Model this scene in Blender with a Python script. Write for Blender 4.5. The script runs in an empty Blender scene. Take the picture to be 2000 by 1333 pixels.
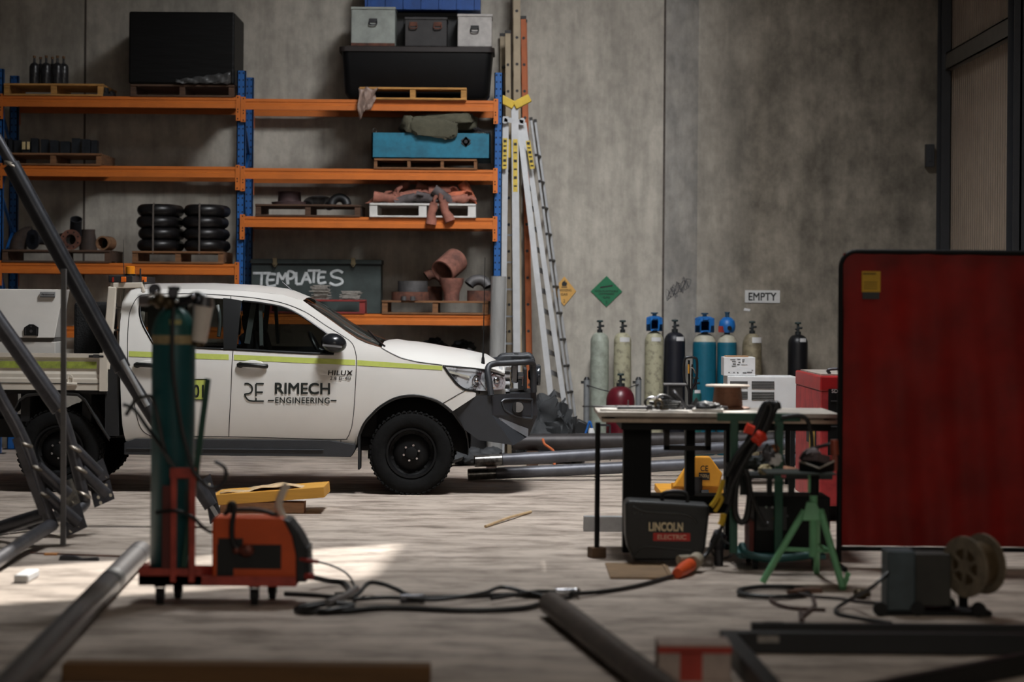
import bpy, bmesh, math, random
from mathutils import Vector, Matrix, noise
from mathutils.geometry import delaunay_2d_cdt

# ------------------------------------------------------------------ camera / photo frame
F = 4722.0          # focal length in photo pixels (85 mm on 36 mm, 2000 px wide)
HOR = 592.0         # horizon row under the principal point
H = 1.70            # camera height
ROLL = math.radians(0.45)
S = bpy.context.scene
cam = bpy.data.objects.new('camera', bpy.data.cameras.new('camera'))
S.collection.objects.link(cam)
cam.data.lens = 85.0; cam.data.sensor_width = 36.0
cam.data.shift_y = -(666.5 - HOR) / 2000.0
cam.matrix_world = Matrix.Translation((0, 0, H)) @ Matrix.Rotation(math.radians(90), 4, 'X') @ Matrix.Rotation(ROLL, 4, 'Z')
cam.data.dof.use_dof = True
cam.data.dof.focus_distance = 21.4
cam.data.dof.aperture_fstop = 1.45
cam.data.clip_end = 200
S.camera = cam
S.view_settings.view_transform = 'Standard'
S.view_settings.look = 'None'
S.view_settings.exposure = 0.0
S.view_settings.gamma = 1.0
S.view_settings.use_curve_mapping = False

# ------------------------------------------------------------------ light
world = bpy.data.worlds.new('world'); S.world = world
world.use_nodes = True
bg = world.node_tree.nodes['Background']
bg.inputs[0].default_value = (1.0, 0.97, 0.93, 1); bg.inputs[1].default_value = 0.032
SUN_D = Vector((-0.25, -0.66, -0.71)).normalized()
def lamp(name, kind, loc, direction, energy, color=(1, 1, 1), size=(1, 1), angle=0.01, spread=180):
    l = bpy.data.lights.new(name, kind); l.energy = energy; l.color = color
    if kind == 'AREA':
        l.shape = 'RECTANGLE'; l.size, l.size_y = size; l.spread = math.radians(spread)
    if kind == 'SUN': l.angle = angle
    o = bpy.data.objects.new(name, l); S.collection.objects.link(o)
    o.location = loc
    o.rotation_euler = Vector(direction).to_track_quat('-Z', 'Y').to_euler()
    return o
lamp('sun', 'SUN', (8, 40, 30), SUN_D, 7.0, (1.0, 0.95, 0.88), angle=0.012)
lamp('skylight_back', 'AREA', (1.3, 20.5, 8.7), (-0.2, 0.75, -1), 165, (0.98, 0.98, 1.0), (1.5, 1.5), spread=82)
lamp('skylight_middle', 'AREA', (0.4, 18.0, 8.7), (-0.1, 0.2, -1), 375, (0.96, 0.98, 1.0), (1.6, 1.6), spread=112)
lamp('floor_fill', 'AREA', (1.2, 10.0, 8.7), (0, 0.25, -1), 24, (1.0, 0.90, 0.78), (2.0, 1.6), spread=110)  # added fill lamp lifting the foreground floor; no roof light known there
lamp('skylight_side', 'AREA', (9.0, 22.0, 8.7), (-0.75, 0.45, -1), 40, (1.0, 0.98, 0.95), (1.2, 1.2), spread=120)
lamp('door_daylight', 'AREA', (3.0, -3.0, 5.2), (-0.12, 1, -0.16), 255, (1.0, 0.90, 0.78), (6, 4.5))

# ------------------------------------------------------------------ helpers: photo pixel -> metres
def un(px, py):
    x, y = px - 1000.0, py - HOR
    c, s = math.cos(ROLL), math.sin(ROLL)
    return x * c + y * s, -x * s + y * c
def W(px, py, D):
    x, y = un(px, py)
    return Vector((x * D / F, D, H - y * D / F))
def WZ(px, py, z):
    x, y = un(px, py)
    D = (H - z) * F / y
    return Vector((x * D / F, D, z))
def G(px, py): return WZ(px, py, 0.0)

# ------------------------------------------------------------------ materials
def lin(c):
    out = []
    for v in c[:3]:
        v /= 255.0
        out.append(v / 12.92 if v <= 0.04045 else ((v + 0.055) / 1.055) ** 2.4)
    return (*out, 1.0)
MATS = {}
def mat(name, col, rough=0.6, metal=0.0, var=0.12, vscale=6.0, bump=0.0, bscale=40.0, col2=None, trans=0.0, alpha=1.0, emit=0.0, coat=0.0, stretch=(1, 1, 1), contrast=(0.35, 0.65), spec=0.5):
    if name in MATS: return MATS[name]
    m = bpy.data.materials.new(name); m.use_nodes = True
    nt = m.node_tree; N = nt.nodes; L = nt.links
    b = N['Principled BSDF']
    c1 = lin(col)
    b.inputs['Base Color'].default_value = c1
    b.inputs['Roughness'].default_value = rough
    b.inputs['Metallic'].default_value = metal
    b.inputs['Specular IOR Level'].default_value = spec
    b.inputs['Coat Weight'].default_value = coat
    b.inputs['Coat Roughness'].default_value = 0.12
    if trans: b.inputs['Transmission Weight'].default_value = trans
    if alpha < 1: b.inputs['Alpha'].default_value = alpha
    if emit:
        b.inputs['Emission Color'].default_value = c1; b.inputs['Emission Strength'].default_value = emit
    if var or col2 or bump:
        tc = N.new('ShaderNodeTexCoord'); mp = N.new('ShaderNodeMapping')
        mp.inputs['Scale'].default_value = stretch
        L.new(tc.outputs['Object'], mp.inputs['Vector'])
    if var or col2:
        nz = N.new('ShaderNodeTexNoise'); nz.inputs['Scale'].default_value = vscale; nz.inputs['Detail'].default_value = 6; nz.inputs['Roughness'].default_value = 0.65
        L.new(mp.outputs[0], nz.inputs['Vector'])
        cr = N.new('ShaderNodeValToRGB')
        c2 = lin(col2) if col2 else tuple(min(1, x * (1 - 2.2 * var)) for x in c1[:3]) + (1,)
        cr.color_ramp.elements[0].color = c2; cr.color_ramp.elements[0].position = contrast[0]
        cr.color_ramp.elements[1].color = c1; cr.color_ramp.elements[1].position = contrast[1]
        L.new(nz.outputs['Fac'], cr.inputs['Fac']); L.new(cr.outputs['Color'], b.inputs['Base Color'])
    if bump:
        n2 = N.new('ShaderNodeTexNoise'); n2.inputs['Scale'].default_value = bscale; n2.inputs['Detail'].default_value = 5
        L.new(mp.outputs[0], n2.inputs['Vector'])
        bp = N.new('ShaderNodeBump'); bp.inputs['Strength'].default_value = bump; bp.inputs['Distance'].default_value = 0.01
        L.new(n2.outputs['Fac'], bp.inputs['Height']); L.new(bp.outputs[0], b.inputs['Normal'])
    MATS[name] = m
    return m

# ------------------------------------------------------------------ mesh builder
def pillow(mb, c, size, rot=None, amp=.08, freq=2.0, seed=0, e=.45, nu=32, nv=20):
    o = len(mb.v); mb.ell((0, 0, 0), (1, 1, 1), None, nu, nv)
    for v in mb.v[o:]:
        k = 1 + amp * noise.noise(v * freq + Vector((seed * 5.1, 0, seed)))
        p = Vector([math.copysign(abs(a) ** e, a) * s / 2 * k for a, s in zip(v, size)])
        p.z += amp * .12 * noise.noise(v * freq * 3 + Vector((seed, 3, 0)))
        if rot is not None: p = rot @ p
        v[:] = p + Vector(c)
    return mb
class MB:
    def __init__(s): s.v = []; s.f = []; s.mi = []; s.k = 0
    def m(s, k): s.k = k; return s
    def add(s, vs, fs):
        o = len(s.v); s.v += [Vector(v) for v in vs]
        for f in fs: s.f.append([i + o for i in f]); s.mi.append(s.k)
        return s
    def box(s, c, size, rot=None):
        hx, hy, hz = size[0] / 2, size[1] / 2, size[2] / 2
        c = Vector(c); vs = []
        for x in (-hx, hx):
            for y in (-hy, hy):
                for z in (-hz, hz):
                    p = Vector((x, y, z))
                    if rot is not None: p = rot @ p
                    vs.append(c + p)
        return s.add(vs, [(0, 1, 3, 2), (4, 6, 7, 5), (0, 4, 5, 1), (2, 3, 7, 6), (0, 2, 6, 4), (1, 5, 7, 3)])
    def bb(s, a, b):
        a, b = Vector(a), Vector(b)
        return s.box((a + b) / 2, [abs(b[i] - a[i]) for i in range(3)])
    def bar(s, p, q, w, h, up=(0, 0, 1)):
        p, q = Vector(p), Vector(q); d = (q - p).normalized(); up = Vector(up)
        if abs(d.dot(up)) > .98: up = Vector((0, 1, 0))
        sx = d.cross(up).normalized(); uz = sx.cross(d)
        vs = [e + sx * a * w / 2 + uz * b * h / 2 for e in (p, q) for a, b in ((-1, -1), (1, -1), (1, 1), (-1, 1))]
        return s.add(vs, [(3, 2, 1, 0), (4, 5, 6, 7), (0, 1, 5, 4), (1, 2, 6, 5), (2, 3, 7, 6), (3, 0, 4, 7)])
    def cyl(s, p, q, r, r2=None, n=20, caps=True):
        r2 = r if r2 is None else r2
        p, q = Vector(p), Vector(q); d = (q - p).normalized()
        a = d.orthogonal().normalized(); b = d.cross(a)
        vs = []
        for e, rr in ((p, r), (q, r2)):
            for i in range(n):
                t = 2 * math.pi * i / n; vs.append(e + (a * math.cos(t) + b * math.sin(t)) * rr)
        fs = [(i, (i + 1) % n, n + (i + 1) % n, n + i) for i in range(n)]
        if caps: fs += [tuple(range(n - 1, -1, -1)), tuple(range(n, 2 * n))]
        return s.add(vs, fs)
    def pipe(s, p, q, r, ri, n=24):           # open hollow pipe
        p, q = Vector(p), Vector(q); d = (q - p).normalized()
        a = d.orthogonal().normalized(); b = d.cross(a); vs = []
        for e, rr in ((p, r), (q, r), (q, ri), (p, ri)):
            for i in range(n):
                t = 2 * math.pi * i / n; vs.append(e + (a * math.cos(t) + b * math.sin(t)) * rr)
        fs = []
        for k in range(4):
            o, o2 = k * n, ((k + 1) % 4) * n
            fs += [(o + i, o + (i + 1) % n, o2 + (i + 1) % n, o2 + i) for i in range(n)]
        return s.add(vs, fs)
    def tube(s, pts, r, n=10, closed=False, radii=None):
        pts = [Vector(p) for p in pts]; m = len(pts); vs = []; prev = None
        for i, p in enumerate(pts):
            if closed: d = pts[(i + 1) % m] - pts[i - 1]
            else: d = pts[min(i + 1, m - 1)] - pts[max(i - 1, 0)]
            d = d.normalized() if d.length > 1e-9 else Vector((0, 0, 1))
            a = d.orthogonal().normalized() if prev is None else (prev - d * prev.dot(d)).normalized()
            prev = a; b = d.cross(a); rr = radii[i] if radii else r
            for k in range(n):
                t = 2 * math.pi * k / n; vs.append(p + (a * math.cos(t) + b * math.sin(t)) * rr)
        fs = []
        for i in range(m if closed else m - 1):
            j = (i + 1) % m
            fs += [(i * n + k, i * n + (k + 1) % n, j * n + (k + 1) % n, j * n + k) for k in range(n)]
        if not closed: fs += [tuple(range(n - 1, -1, -1)), tuple(range((m - 1) * n, m * n))]
        return s.add(vs, fs)
    def lathe(s, prof, o=(0, 0, 0), axis=(0, 0, 1), n=28, caps=True):
        o = Vector(o); d = Vector(axis).normalized(); a = d.orthogonal().normalized(); b = d.cross(a); vs = []
        for r, z in prof:
            for i in range(n):
                t = 2 * math.pi * i / n; vs.append(o + d * z + (a * math.cos(t) + b * math.sin(t)) * max(r, 1e-4))
        fs = []
        for k in range(len(prof) - 1):
            fs += [(k * n + i, k * n + (i + 1) % n, (k + 1) * n + (i + 1) % n, (k + 1) * n + i) for i in range(n)]
        if caps: fs += [tuple(range(n - 1, -1, -1)), tuple(range((len(prof) - 1) * n, len(prof) * n))]
        return s.add(vs, fs)
    def prism(s, poly, y0, y1):               # polygon in (x, z), extruded along y
        n = len(poly)
        vs = [(x, y0, z) for x, z in poly] + [(x, y1, z) for x, z in poly]
        return s.add(vs, [tuple(range(n)), tuple(range(2 * n - 1, n - 1, -1))] + [(i, n + i, n + (i + 1) % n, (i + 1) % n) for i in range(n)])
    def ell(s, c, r, rot=None, nu=16, nv=10, amp=0.0, freq=3.0, seed=0):
        c = Vector(c); vs = []
        for j in range(nv + 1):
            ph = math.pi * j / nv
            for i in range(nu):
                th = 2 * math.pi * i / nu
                u = Vector((math.sin(ph) * math.cos(th), math.sin(ph) * math.sin(th), math.cos(ph)))
                k = 1 + (amp * noise.noise(u * freq + Vector((seed * 7.3, seed * 3.1, 0))) if amp else 0)
                p = Vector((u.x * r[0], u.y * r[1], u.z * r[2])) * k
                if rot is not None: p = rot @ p
                vs.append(c + p)
        fs = [(j * nu + i, (j + 1) * nu + i, (j + 1) * nu + (i + 1) % nu, j * nu + (i + 1) % nu) for j in range(nv) for i in range(nu)]
        return s.add(vs, fs)
    def grid(s, rows):
        n = len(rows[0]); vs = [p for r in rows for p in r]
        return s.add(vs, [(j * n + i, j * n + i + 1, (j + 1) * n + i + 1, (j + 1) * n + i) for j in range(len(rows) - 1) for i in range(n - 1)])
    def build(s, name, mats, parent=None, bevel=0.0, smooth=True, solid=0.0, sub=0):
        off = Vector((0, 0, 0)); p = parent
        while p is not None: off += p.location; p = p.parent
        me = bpy.data.meshes.new(name)
        me.from_pydata([v - off for v in s.v], [], s.f)
        if not isinstance(mats, (list, tuple)): mats = [mats]
        for mm in mats: me.materials.append(mm)
        me.polygons.foreach_set('material_index', s.mi)
        bm = bmesh.new(); bm.from_mesh(me)
        bmesh.ops.remove_doubles(bm, verts=bm.verts, dist=1e-5)
        bmesh.ops.recalc_face_normals(bm, faces=bm.faces)
        for f in bm.faces: f.smooth = smooth
        if smooth:
            for e in bm.edges:
                if len(e.link_faces) == 2 and e.calc_face_angle(0) > math.radians(38): e.smooth = False
        bm.to_mesh(me); bm.free()
        o = bpy.data.objects.new(name, me); S.collection.objects.link(o)
        if parent is not None: o.parent = parent
        if solid:
            md = o.modifiers.new('solid', 'SOLIDIFY'); md.thickness = solid; md.offset = 0
        if bevel:
            md = o.modifiers.new('bevel', 'BEVEL'); md.width = bevel; md.segments = 2; md.limit_method = 'ANGLE'; md.angle_limit = math.radians(40)
            md.harden_normals = False
        if sub:
            md = o.modifiers.new('sub', 'SUBSURF'); md.levels = sub; md.render_levels = sub
        return o
def tag(o, label, cat, group=None):
    o['label'] = label; o['category'] = cat
    if group: o['group'] = group
    return o
def thing(name, label, cat, loc=(0, 0, 0), group=None):
    o = bpy.data.objects.new(name, None); S.collection.objects.link(o)
    o.empty_display_size = 0.1; o.location = loc
    return tag(o, label, cat, group)
def struct(o): o['kind'] = 'structure'; return o
def kids(o): return [c for c in bpy.data.objects if c.parent == o]
def dup(root, loc, label, group=None, rotz=None, scale=None):
    r = root.copy(); S.collection.objects.link(r); r.location = loc
    r['label'] = label
    if group: r['group'] = group
    if rotz is not None: r.rotation_euler = (0, 0, rotz)
    if scale is not None: r.scale = scale if hasattr(scale, '__len__') else (scale,) * 3
    for ch in kids(root):
        c = ch.copy(); S.collection.objects.link(c); c.parent = r
        for g in kids(ch):
            d = g.copy(); S.collection.objects.link(d); d.parent = c
    return r
def spline(pts, n=8, closed=False):
    pts = [Vector(p) for p in pts]; out = []; m = len(pts)
    for i in range(m if closed else m - 1):
        if closed: p0, p1, p2, p3 = pts[i - 1], pts[i], pts[(i + 1) % m], pts[(i + 2) % m]
        else: p0, p1, p2, p3 = pts[max(i - 1, 0)], pts[i], pts[i + 1], pts[min(i + 2, m - 1)]
        for k in range(n):
            t = k / n
            out.append(0.5 * ((2 * p1) + (p2 - p0) * t + (2 * p0 - 5 * p1 + 4 * p2 - p3) * t * t + (3 * p1 - p0 - 3 * p2 + p3) * t ** 3))
    if not closed: out.append(pts[-1])
    return out
def text_mesh(body, bold=0.0, shear=0.0, spacing=1.0):
    cu = bpy.data.curves.new('t', 'FONT'); cu.body = body; cu.offset = bold; cu.shear = shear; cu.space_character = spacing
    cu.align_x = 'LEFT'; cu.size = 1.0
    o = bpy.data.objects.new('t', cu); S.collection.objects.link(o)
    dg = bpy.context.evaluated_depsgraph_get(); dg.update()
    me = bpy.data.meshes.new_from_object(o.evaluated_get(dg))
    vs = [v.co.copy() for v in me.vertices]; fs = [list(p.vertices) for p in me.polygons]
    bpy.data.objects.remove(o); bpy.data.curves.remove(cu); bpy.data.meshes.remove(me)
    return vs, fs
def add_text(mb, body, fn, bold=0.0, shear=0.0, spacing=1.0):
    """fn(u, v): u, v in 0..1 over the text's own bounding box -> 3D point"""
    vs, fs = text_mesh(body, 0, shear, spacing)
    x0 = min(v.x for v in vs); x1 = max(v.x for v in vs); y0 = min(v.y for v in vs); y1 = max(v.y for v in vs)
    b = abs(bold)          # heavier weight: overlapping copies nudged sideways and up
    for i, (dx, dy) in enumerate([(0, 0)] if not b else [(-b, -b), (b, -b), (-b, b), (b, b), (0, 0)]):
        mb.add([Vector(fn((v.x - x0 + b + dx) / (x1 - x0 + 2 * b), (v.y - y0 + b + dy) / (y1 - y0 + 2 * b))) - Vector((0, .0005 * i, 0)) for v in vs], fs)
    return mb
def inside(p, poly):
    c = False; n = len(poly)
    for i in range(n):
        a, b = poly[i], poly[i - 1]
        if (a[1] > p[1]) != (b[1] > p[1]) and p[0] < (b[0] - a[0]) * (p[1] - a[1]) / (b[1] - a[1]) + a[0]: c = not c
    return c
def flat_tris(poly, step=0.1, holes=()):
    vs = [Vector(p) for p in poly]; n = len(vs); ed = [(i, (i + 1) % n) for i in range(n)]
    for h in holes:
        o = len(vs); vs += [Vector(p) for p in h]; ed += [(o + i, o + (i + 1) % len(h)) for i in range(len(h))]
    if step:
        xs = [p[0] for p in poly]; ys = [p[1] for p in poly]
        y = min(ys) + step * .5
        while y < max(ys):
            x = min(xs) + step * .5
            while x < max(xs):
                if inside((x, y), poly) and not any(inside((x, y), h) for h in holes): vs.append(Vector((x, y)))
                x += step
            y += step
    r = delaunay_2d_cdt(vs, ed, [], 0, 1e-6)
    V2, F2 = r[0], r[2]; out = []
    for f in F2:
        c = sum((V2[i] for i in f), Vector((0, 0))) / len(f)
        if inside(c, poly) and not any(inside(c, h) for h in holes): out.append(list(f))
    return V2, out
def resample(pts, d):
    out = []
    for a, b in zip(pts[:-1], pts[1:]):
        a, b = Vector(a), Vector(b); k = max(1, int((b - a).length / d))
        out += [a.lerp(b, i / k) for i in range(k)]
    return out + [Vector(pts[-1])]
R_ = math.radians
def rotm(x=0, y=0, z=0): return Matrix.Rotation(R_(z), 3, 'Z') @ Matrix.Rotation(R_(y), 3, 'Y') @ Matrix.Rotation(R_(x), 3, 'X')
rnd = random.Random(7)

# ------------------------------------------------------------------ palette
STEEL = mat('raw_steel', (84, 84, 89), 0.34, 0.5, .18, 9)
STEELDK = mat('dark_steel', (64, 64, 68), 0.42, 0.5, .2, 9)
CHROME = mat('chrome', (190, 190, 195), 0.15, 1.0, 0)
ALU = mat('aluminium', (168, 170, 172), 0.42, 0.55, .08, 12)
BLACK = mat('black_paint', (22, 23, 25), 0.5, 0, .1, 8)
RUBBER = mat('rubber', (24, 24, 25), 0.8, 0, .15, 20, bump=.2, bscale=60)
PLASTIC = mat('black_plastic', (26, 27, 29), 0.55, 0, .08, 10, bump=.08, bscale=200)
DARK = mat('dark_interior', (9, 9, 10), 0.9, 0, 0)
WHITE = mat('white_card', (205, 205, 205), 0.7, 0, .03, 10)
PALLET = mat('pallet_wood', (128, 88, 56), 0.85, 0, .22, 5, stretch=(1, 1, 6), bump=.15)
PALLETL = mat('yellow_pallet_wood', (188, 138, 74), 0.85, 0, .2, 5, stretch=(1, 1, 6), bump=.15)
PALLETD = mat('dark_pallet_wood', (84, 60, 44), 0.9, 0, .22, 5, stretch=(1, 1, 6), bump=.15)
PALLETW = mat('white_pallet_wood', (205, 203, 198), 0.85, 0, .1, 5)
PALLETR = mat('red_pallet_wood', (132, 44, 40), 0.8, 0, .2, 5)
RUST = mat('rusty_steel', (112, 70, 54), 0.85, .1, .25, 9, col2=(64, 42, 36), bump=.2)
RUSTPINK = mat('primer_brown', (140, 92, 78), 0.85, 0, .2, 9, col2=(88, 58, 50), bump=.2)
GREYFIT = mat('grey_fitting', (92, 90, 90), 0.6, .4, .2, 8)
ORANGE = mat('rack_orange', (196, 104, 30), 0.5, 0, .08, 3)
BLUE = mat('rack_blue', (20, 88, 156), 0.5, 0, .1, 4)
# ------------------------------------------------------------------ room
WALL_D = 27.6
WX = 4.86
def concrete_wall():
    m = bpy.data.materials.new('tilt_panel_concrete'); m.use_nodes = True
    nt = m.node_tree; N = nt.nodes; L = nt.links; b = N['Principled BSDF']; b.inputs['Roughness'].default_value = .85
    tc = N.new('ShaderNodeTexCoord')
    def nz(scale, stretch=(1, 1, 1), det=8, rough=.62):
        mp = N.new('ShaderNodeMapping'); mp.inputs['Scale'].default_value = stretch; L.new(tc.outputs['Object'], mp.inputs[0])
        n = N.new('ShaderNodeTexNoise'); n.inputs['Scale'].default_value = scale; n.inputs['Detail'].default_value = det; n.inputs['Roughness'].default_value = rough
        L.new(mp.outputs[0], n.inputs['Vector']); return n
    def ramp(src, p0, c0, p1, c1):
        r = N.new('ShaderNodeValToRGB'); r.color_ramp.elements[0].position = p0; r.color_ramp.elements[0].color = lin(c0)
        r.color_ramp.elements[1].position = p1; r.color_ramp.elements[1].color = lin(c1); L.new(src, r.inputs[0]); return r
    def mix(a, bb, fac, typ='MULTIPLY'):
        x = N.new('ShaderNodeMix'); x.data_type = 'RGBA'; x.blend_type = typ
        if isinstance(fac, float): x.inputs[0].default_value = fac
        else: L.new(fac, x.inputs[0])
        L.new(a, x.inputs[6]); L.new(bb, x.inputs[7]); return x
    base = ramp(nz(0.9).outputs['Fac'], .3, (172, 166, 155), .7, (192, 186, 174))
    fine = ramp(nz(9, (1, 1, .7)).outputs['Fac'],   .35, (222, 222, 222), .62, (255, 255, 255))
    streak = ramp(nz(3.0, (1.6, 1, .22)).outputs['Fac'], .38, (214, 214, 214), .58, (255, 255, 255))
    c = mix(base.outputs[0], fine.outputs[0], .8); c = mix(c.outputs[2], streak.outputs[0], .7)
    # weathered panel right of the joint: blotchier, greyer; fade also paints light falloff
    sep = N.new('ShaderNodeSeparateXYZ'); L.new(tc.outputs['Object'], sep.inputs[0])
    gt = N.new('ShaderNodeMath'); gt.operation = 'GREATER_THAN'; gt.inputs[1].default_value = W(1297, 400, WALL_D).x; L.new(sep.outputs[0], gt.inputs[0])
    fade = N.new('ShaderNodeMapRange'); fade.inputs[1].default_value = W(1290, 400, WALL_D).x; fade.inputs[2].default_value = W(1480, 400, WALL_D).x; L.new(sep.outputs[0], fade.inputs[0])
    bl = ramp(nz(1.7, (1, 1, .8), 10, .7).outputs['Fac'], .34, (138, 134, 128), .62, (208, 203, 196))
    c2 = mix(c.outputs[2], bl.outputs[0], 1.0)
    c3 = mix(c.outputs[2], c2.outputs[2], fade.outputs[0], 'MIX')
    # grey-blue slurry strip beside the joint
    gt2 = N.new('ShaderNodeMath'); gt2.operation = 'LESS_THAN'; gt2.inputs[1].default_value = W(1362, 400, WALL_D).x; L.new(sep.outputs[0], gt2.inputs[0])
    mu = N.new('ShaderNodeMath'); mu.operation = 'MULTIPLY'; L.new(gt.outputs[0], mu.inputs[0]); L.new(gt2.outputs[0], mu.inputs[1])
    sl = ramp(nz(5, (1, 1, .6)).outputs['Fac'], .3, (204, 208, 216), .7, (242, 244, 248))
    c4 = mix(c3.outputs[2], sl.outputs[0], mu.outputs[0])
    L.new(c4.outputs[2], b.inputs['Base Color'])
    bp = N.new('ShaderNodeBump'); bp.inputs['Strength'].default_value = .25; bp.inputs['Distance'].default_value = .01
    L.new(nz(30).outputs['Fac'], bp.inputs['Height']); L.new(bp.outputs[0], b.inputs['Normal'])
    return m
def floor_mat():
    m = bpy.data.materials.new('worn_concrete_floor'); m.use_nodes = True
    nt = m.node_tree; N = nt.nodes; L = nt.links; b = N['Principled BSDF']
    tc = N.new('ShaderNodeTexCoord')
    def nz(scale, stretch=(1, 1, 1), det=8, rough=.62):
        mp = N.new('ShaderNodeMapping'); mp.inputs['Scale'].default_value = stretch; L.new(tc.outputs['Object'], mp.inputs[0])
        n = N.new('ShaderNodeTexNoise'); n.inputs['Scale'].default_value = scale; n.inputs['Detail'].default_value = det; n.inputs['Roughness'].default_value = rough
        L.new(mp.outputs[0], n.inputs['Vector']); return n
    def ramp(src, p0, c0, p1, c1):
        r = N.new('ShaderNodeValToRGB'); r.color_ramp.elements[0].position = p0; r.color_ramp.elements[0].color = lin(c0)
        r.color_ramp.elements[1].position = p1; r.color_ramp.elements[1].color = lin(c1); L.new(src, r.inputs[0]); return r
    a = ramp(nz(1.3, (.7, 1, 1)).outputs['Fac'], .3, (168, 155, 143), .68, (201, 187, 174))
    st = ramp(nz(3.4, (.6, 1.2, 1), 9, .7).outputs['Fac'], .36, (158, 152, 147), .56, (255, 255, 255))
    x = N.new('ShaderNodeMix'); x.data_type = 'RGBA'; x.blend_type = 'MULTIPLY'; x.inputs[0].default_value = .9
    L.new(a.outputs[0], x.inputs[6]); L.new(st.outputs[0], x.inputs[7])
    tr = ramp(nz(2.2, (.12, 2.2, 1), 6, .6).outputs['Fac'], .34, (196, 192, 188), .55, (255, 255, 255))
    x2 = N.new('ShaderNodeMix'); x2.data_type = 'RGBA'; x2.blend_type = 'MULTIPLY'; x2.inputs[0].default_value = .4
    L.new(x.outputs[2], x2.inputs[6]); L.new(tr.outputs[0], x2.inputs[7]); L.new(x2.outputs[2], b.inputs['Base Color'])
    rr = N.new('ShaderNodeMapRange'); rr.inputs[3].default_value = .42; rr.inputs[4].default_value = .75
    L.new(nz(2.0).outputs['Fac'], rr.inputs[0]); L.new(rr.outputs[0], b.inputs['Roughness'])
    b.inputs['Specular IOR Level'].default_value = .35
    bp = N.new('ShaderNodeBump'); bp.inputs['Strength'].default_value = .15; bp.inputs['Distance'].default_value = .01
    L.new(nz(25).outputs['Fac'], bp.inputs['Height']); L.new(bp.outputs[0], b.inputs['Normal'])
    return m
def build_room():
    fl = MB().add([(-16, -6, 0), (16, -6, 0), (16, WALL_D + .2, 0), (-16, WALL_D + .2, 0)], [(0, 1, 2, 3)])
    struct(fl.build('floor', floor_mat(), smooth=False))
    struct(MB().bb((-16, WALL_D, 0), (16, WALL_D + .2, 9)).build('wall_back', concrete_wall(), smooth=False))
    # panel joints
    JM = mat('joint_sealant', (84, 76, 69), .8, 0, .2, 20)
    for i, px in enumerate((165, 1297)):
        x = W(px, 300, WALL_D).x
        struct(MB().bb((x - .012, WALL_D - .003, 0), (x + .012, WALL_D + .02, 9)).build('trim_%d' % (i + 1), JM, smooth=False))
    # corrugated side wall with girt and columns
    clad = mat('corrugated_cladding', (150, 134, 118), .55, .25, .08, 3)
    rows = [[], []]
    y = WALL_D; k = 0
    while y > 12.0:
        for dx, dy in ((0, 0), (0, .045), (.03, .06), (.03, .105)):
            rows[0].append((WX + .09 + dx, y - dy, 0)); rows[1].append((WX + .09 + dx, y - dy, 9))
        y -= .12
    struct(MB().grid(rows).build('wall_right', clad, smooth=False))
    CS = mat('grey_column_paint', (46, 48, 52), .5, .1, .1, 5)
    GS = mat('galvanised_girt', (98, 94, 88), .5, .3, .1, 5)
    def ibeam(mb, x, y, w, d, z0, z1):
        mb.bb((x - w / 2, y - d / 2, z0), (x + w / 2, y - d / 2 + .02, z1)); mb.bb((x - w / 2, y + d / 2 - .02, z0), (x + w / 2, y + d / 2, z1))
        mb.bb((x - .01, y - d / 2, z0), (x + .01, y + d / 2, z1))
    c = MB(); ibeam(c, WX + .02, WALL_D - .17, .1, .3, 0, 9); struct(c.build('trim_3', CS, smooth=False))
    c = MB(); ibeam(c, WX + .05, 23.55, .14, .32, 0, 9); struct(c.build('trim_4', CS, smooth=False))
    g = MB(); zg = 4.46
    g.bb((WX + .01, 23.7, zg - .1), (WX + .09, WALL_D - .32, zg - .085)); g.bb((WX + .01, 23.7, zg - .1), (WX + .025, WALL_D - .32, zg + .1))
    g.bb((WX + .01, 23.7, zg + .085), (WX + .09, WALL_D - .32, zg + .1)); struct(g.build('trim_5', GS, smooth=False))
    # ceiling; two added openings, outlined to throw the sun patches
    ZC = 9.0
    def up(poly, z0):
        k = (ZC - z0) / -SUN_D.z
        return [(x - SUN_D.x * k, y - SUN_D.y * k) for x, y in poly]
    h1 = up([(-.77, 17.0), (-.86, 14.85), (-5.2, 11.75), (-5.2, 13.86)], 0)
    h2 = up([(.61, 16.2), (1.62, 16.2), (1.62, 17.0), (.61, 17.0)], .975)
    V2, T = flat_tris([(-16, -6), (16, -6), (16, WALL_D + .2), (-16, WALL_D + .2)], 0, [h1, h2])
    struct(MB().add([(v.x, v.y, ZC) for v in V2], T).build('ceiling', mat('roof_sheet', (92, 92, 92), .7, 0, 0), smooth=False))
    # electrical box on the column edge of the wall
    a, b_ = W(1806, 283, WALL_D), W(1822, 327, WALL_D)
    e = MB().bb((a.x, WALL_D - .1, b_.z), (b_.x, WALL_D - .002, a.z)); e.bb((a.x + .03, WALL_D - .106, b_.z + .06), (b_.x - .03, WALL_D - .1, a.z - .06))
    tag(e.build('junction_box', CS, bevel=.006), 'small dark grey electrical box on the concrete wall beside the corner column', 'electrical box')
build_room()

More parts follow.
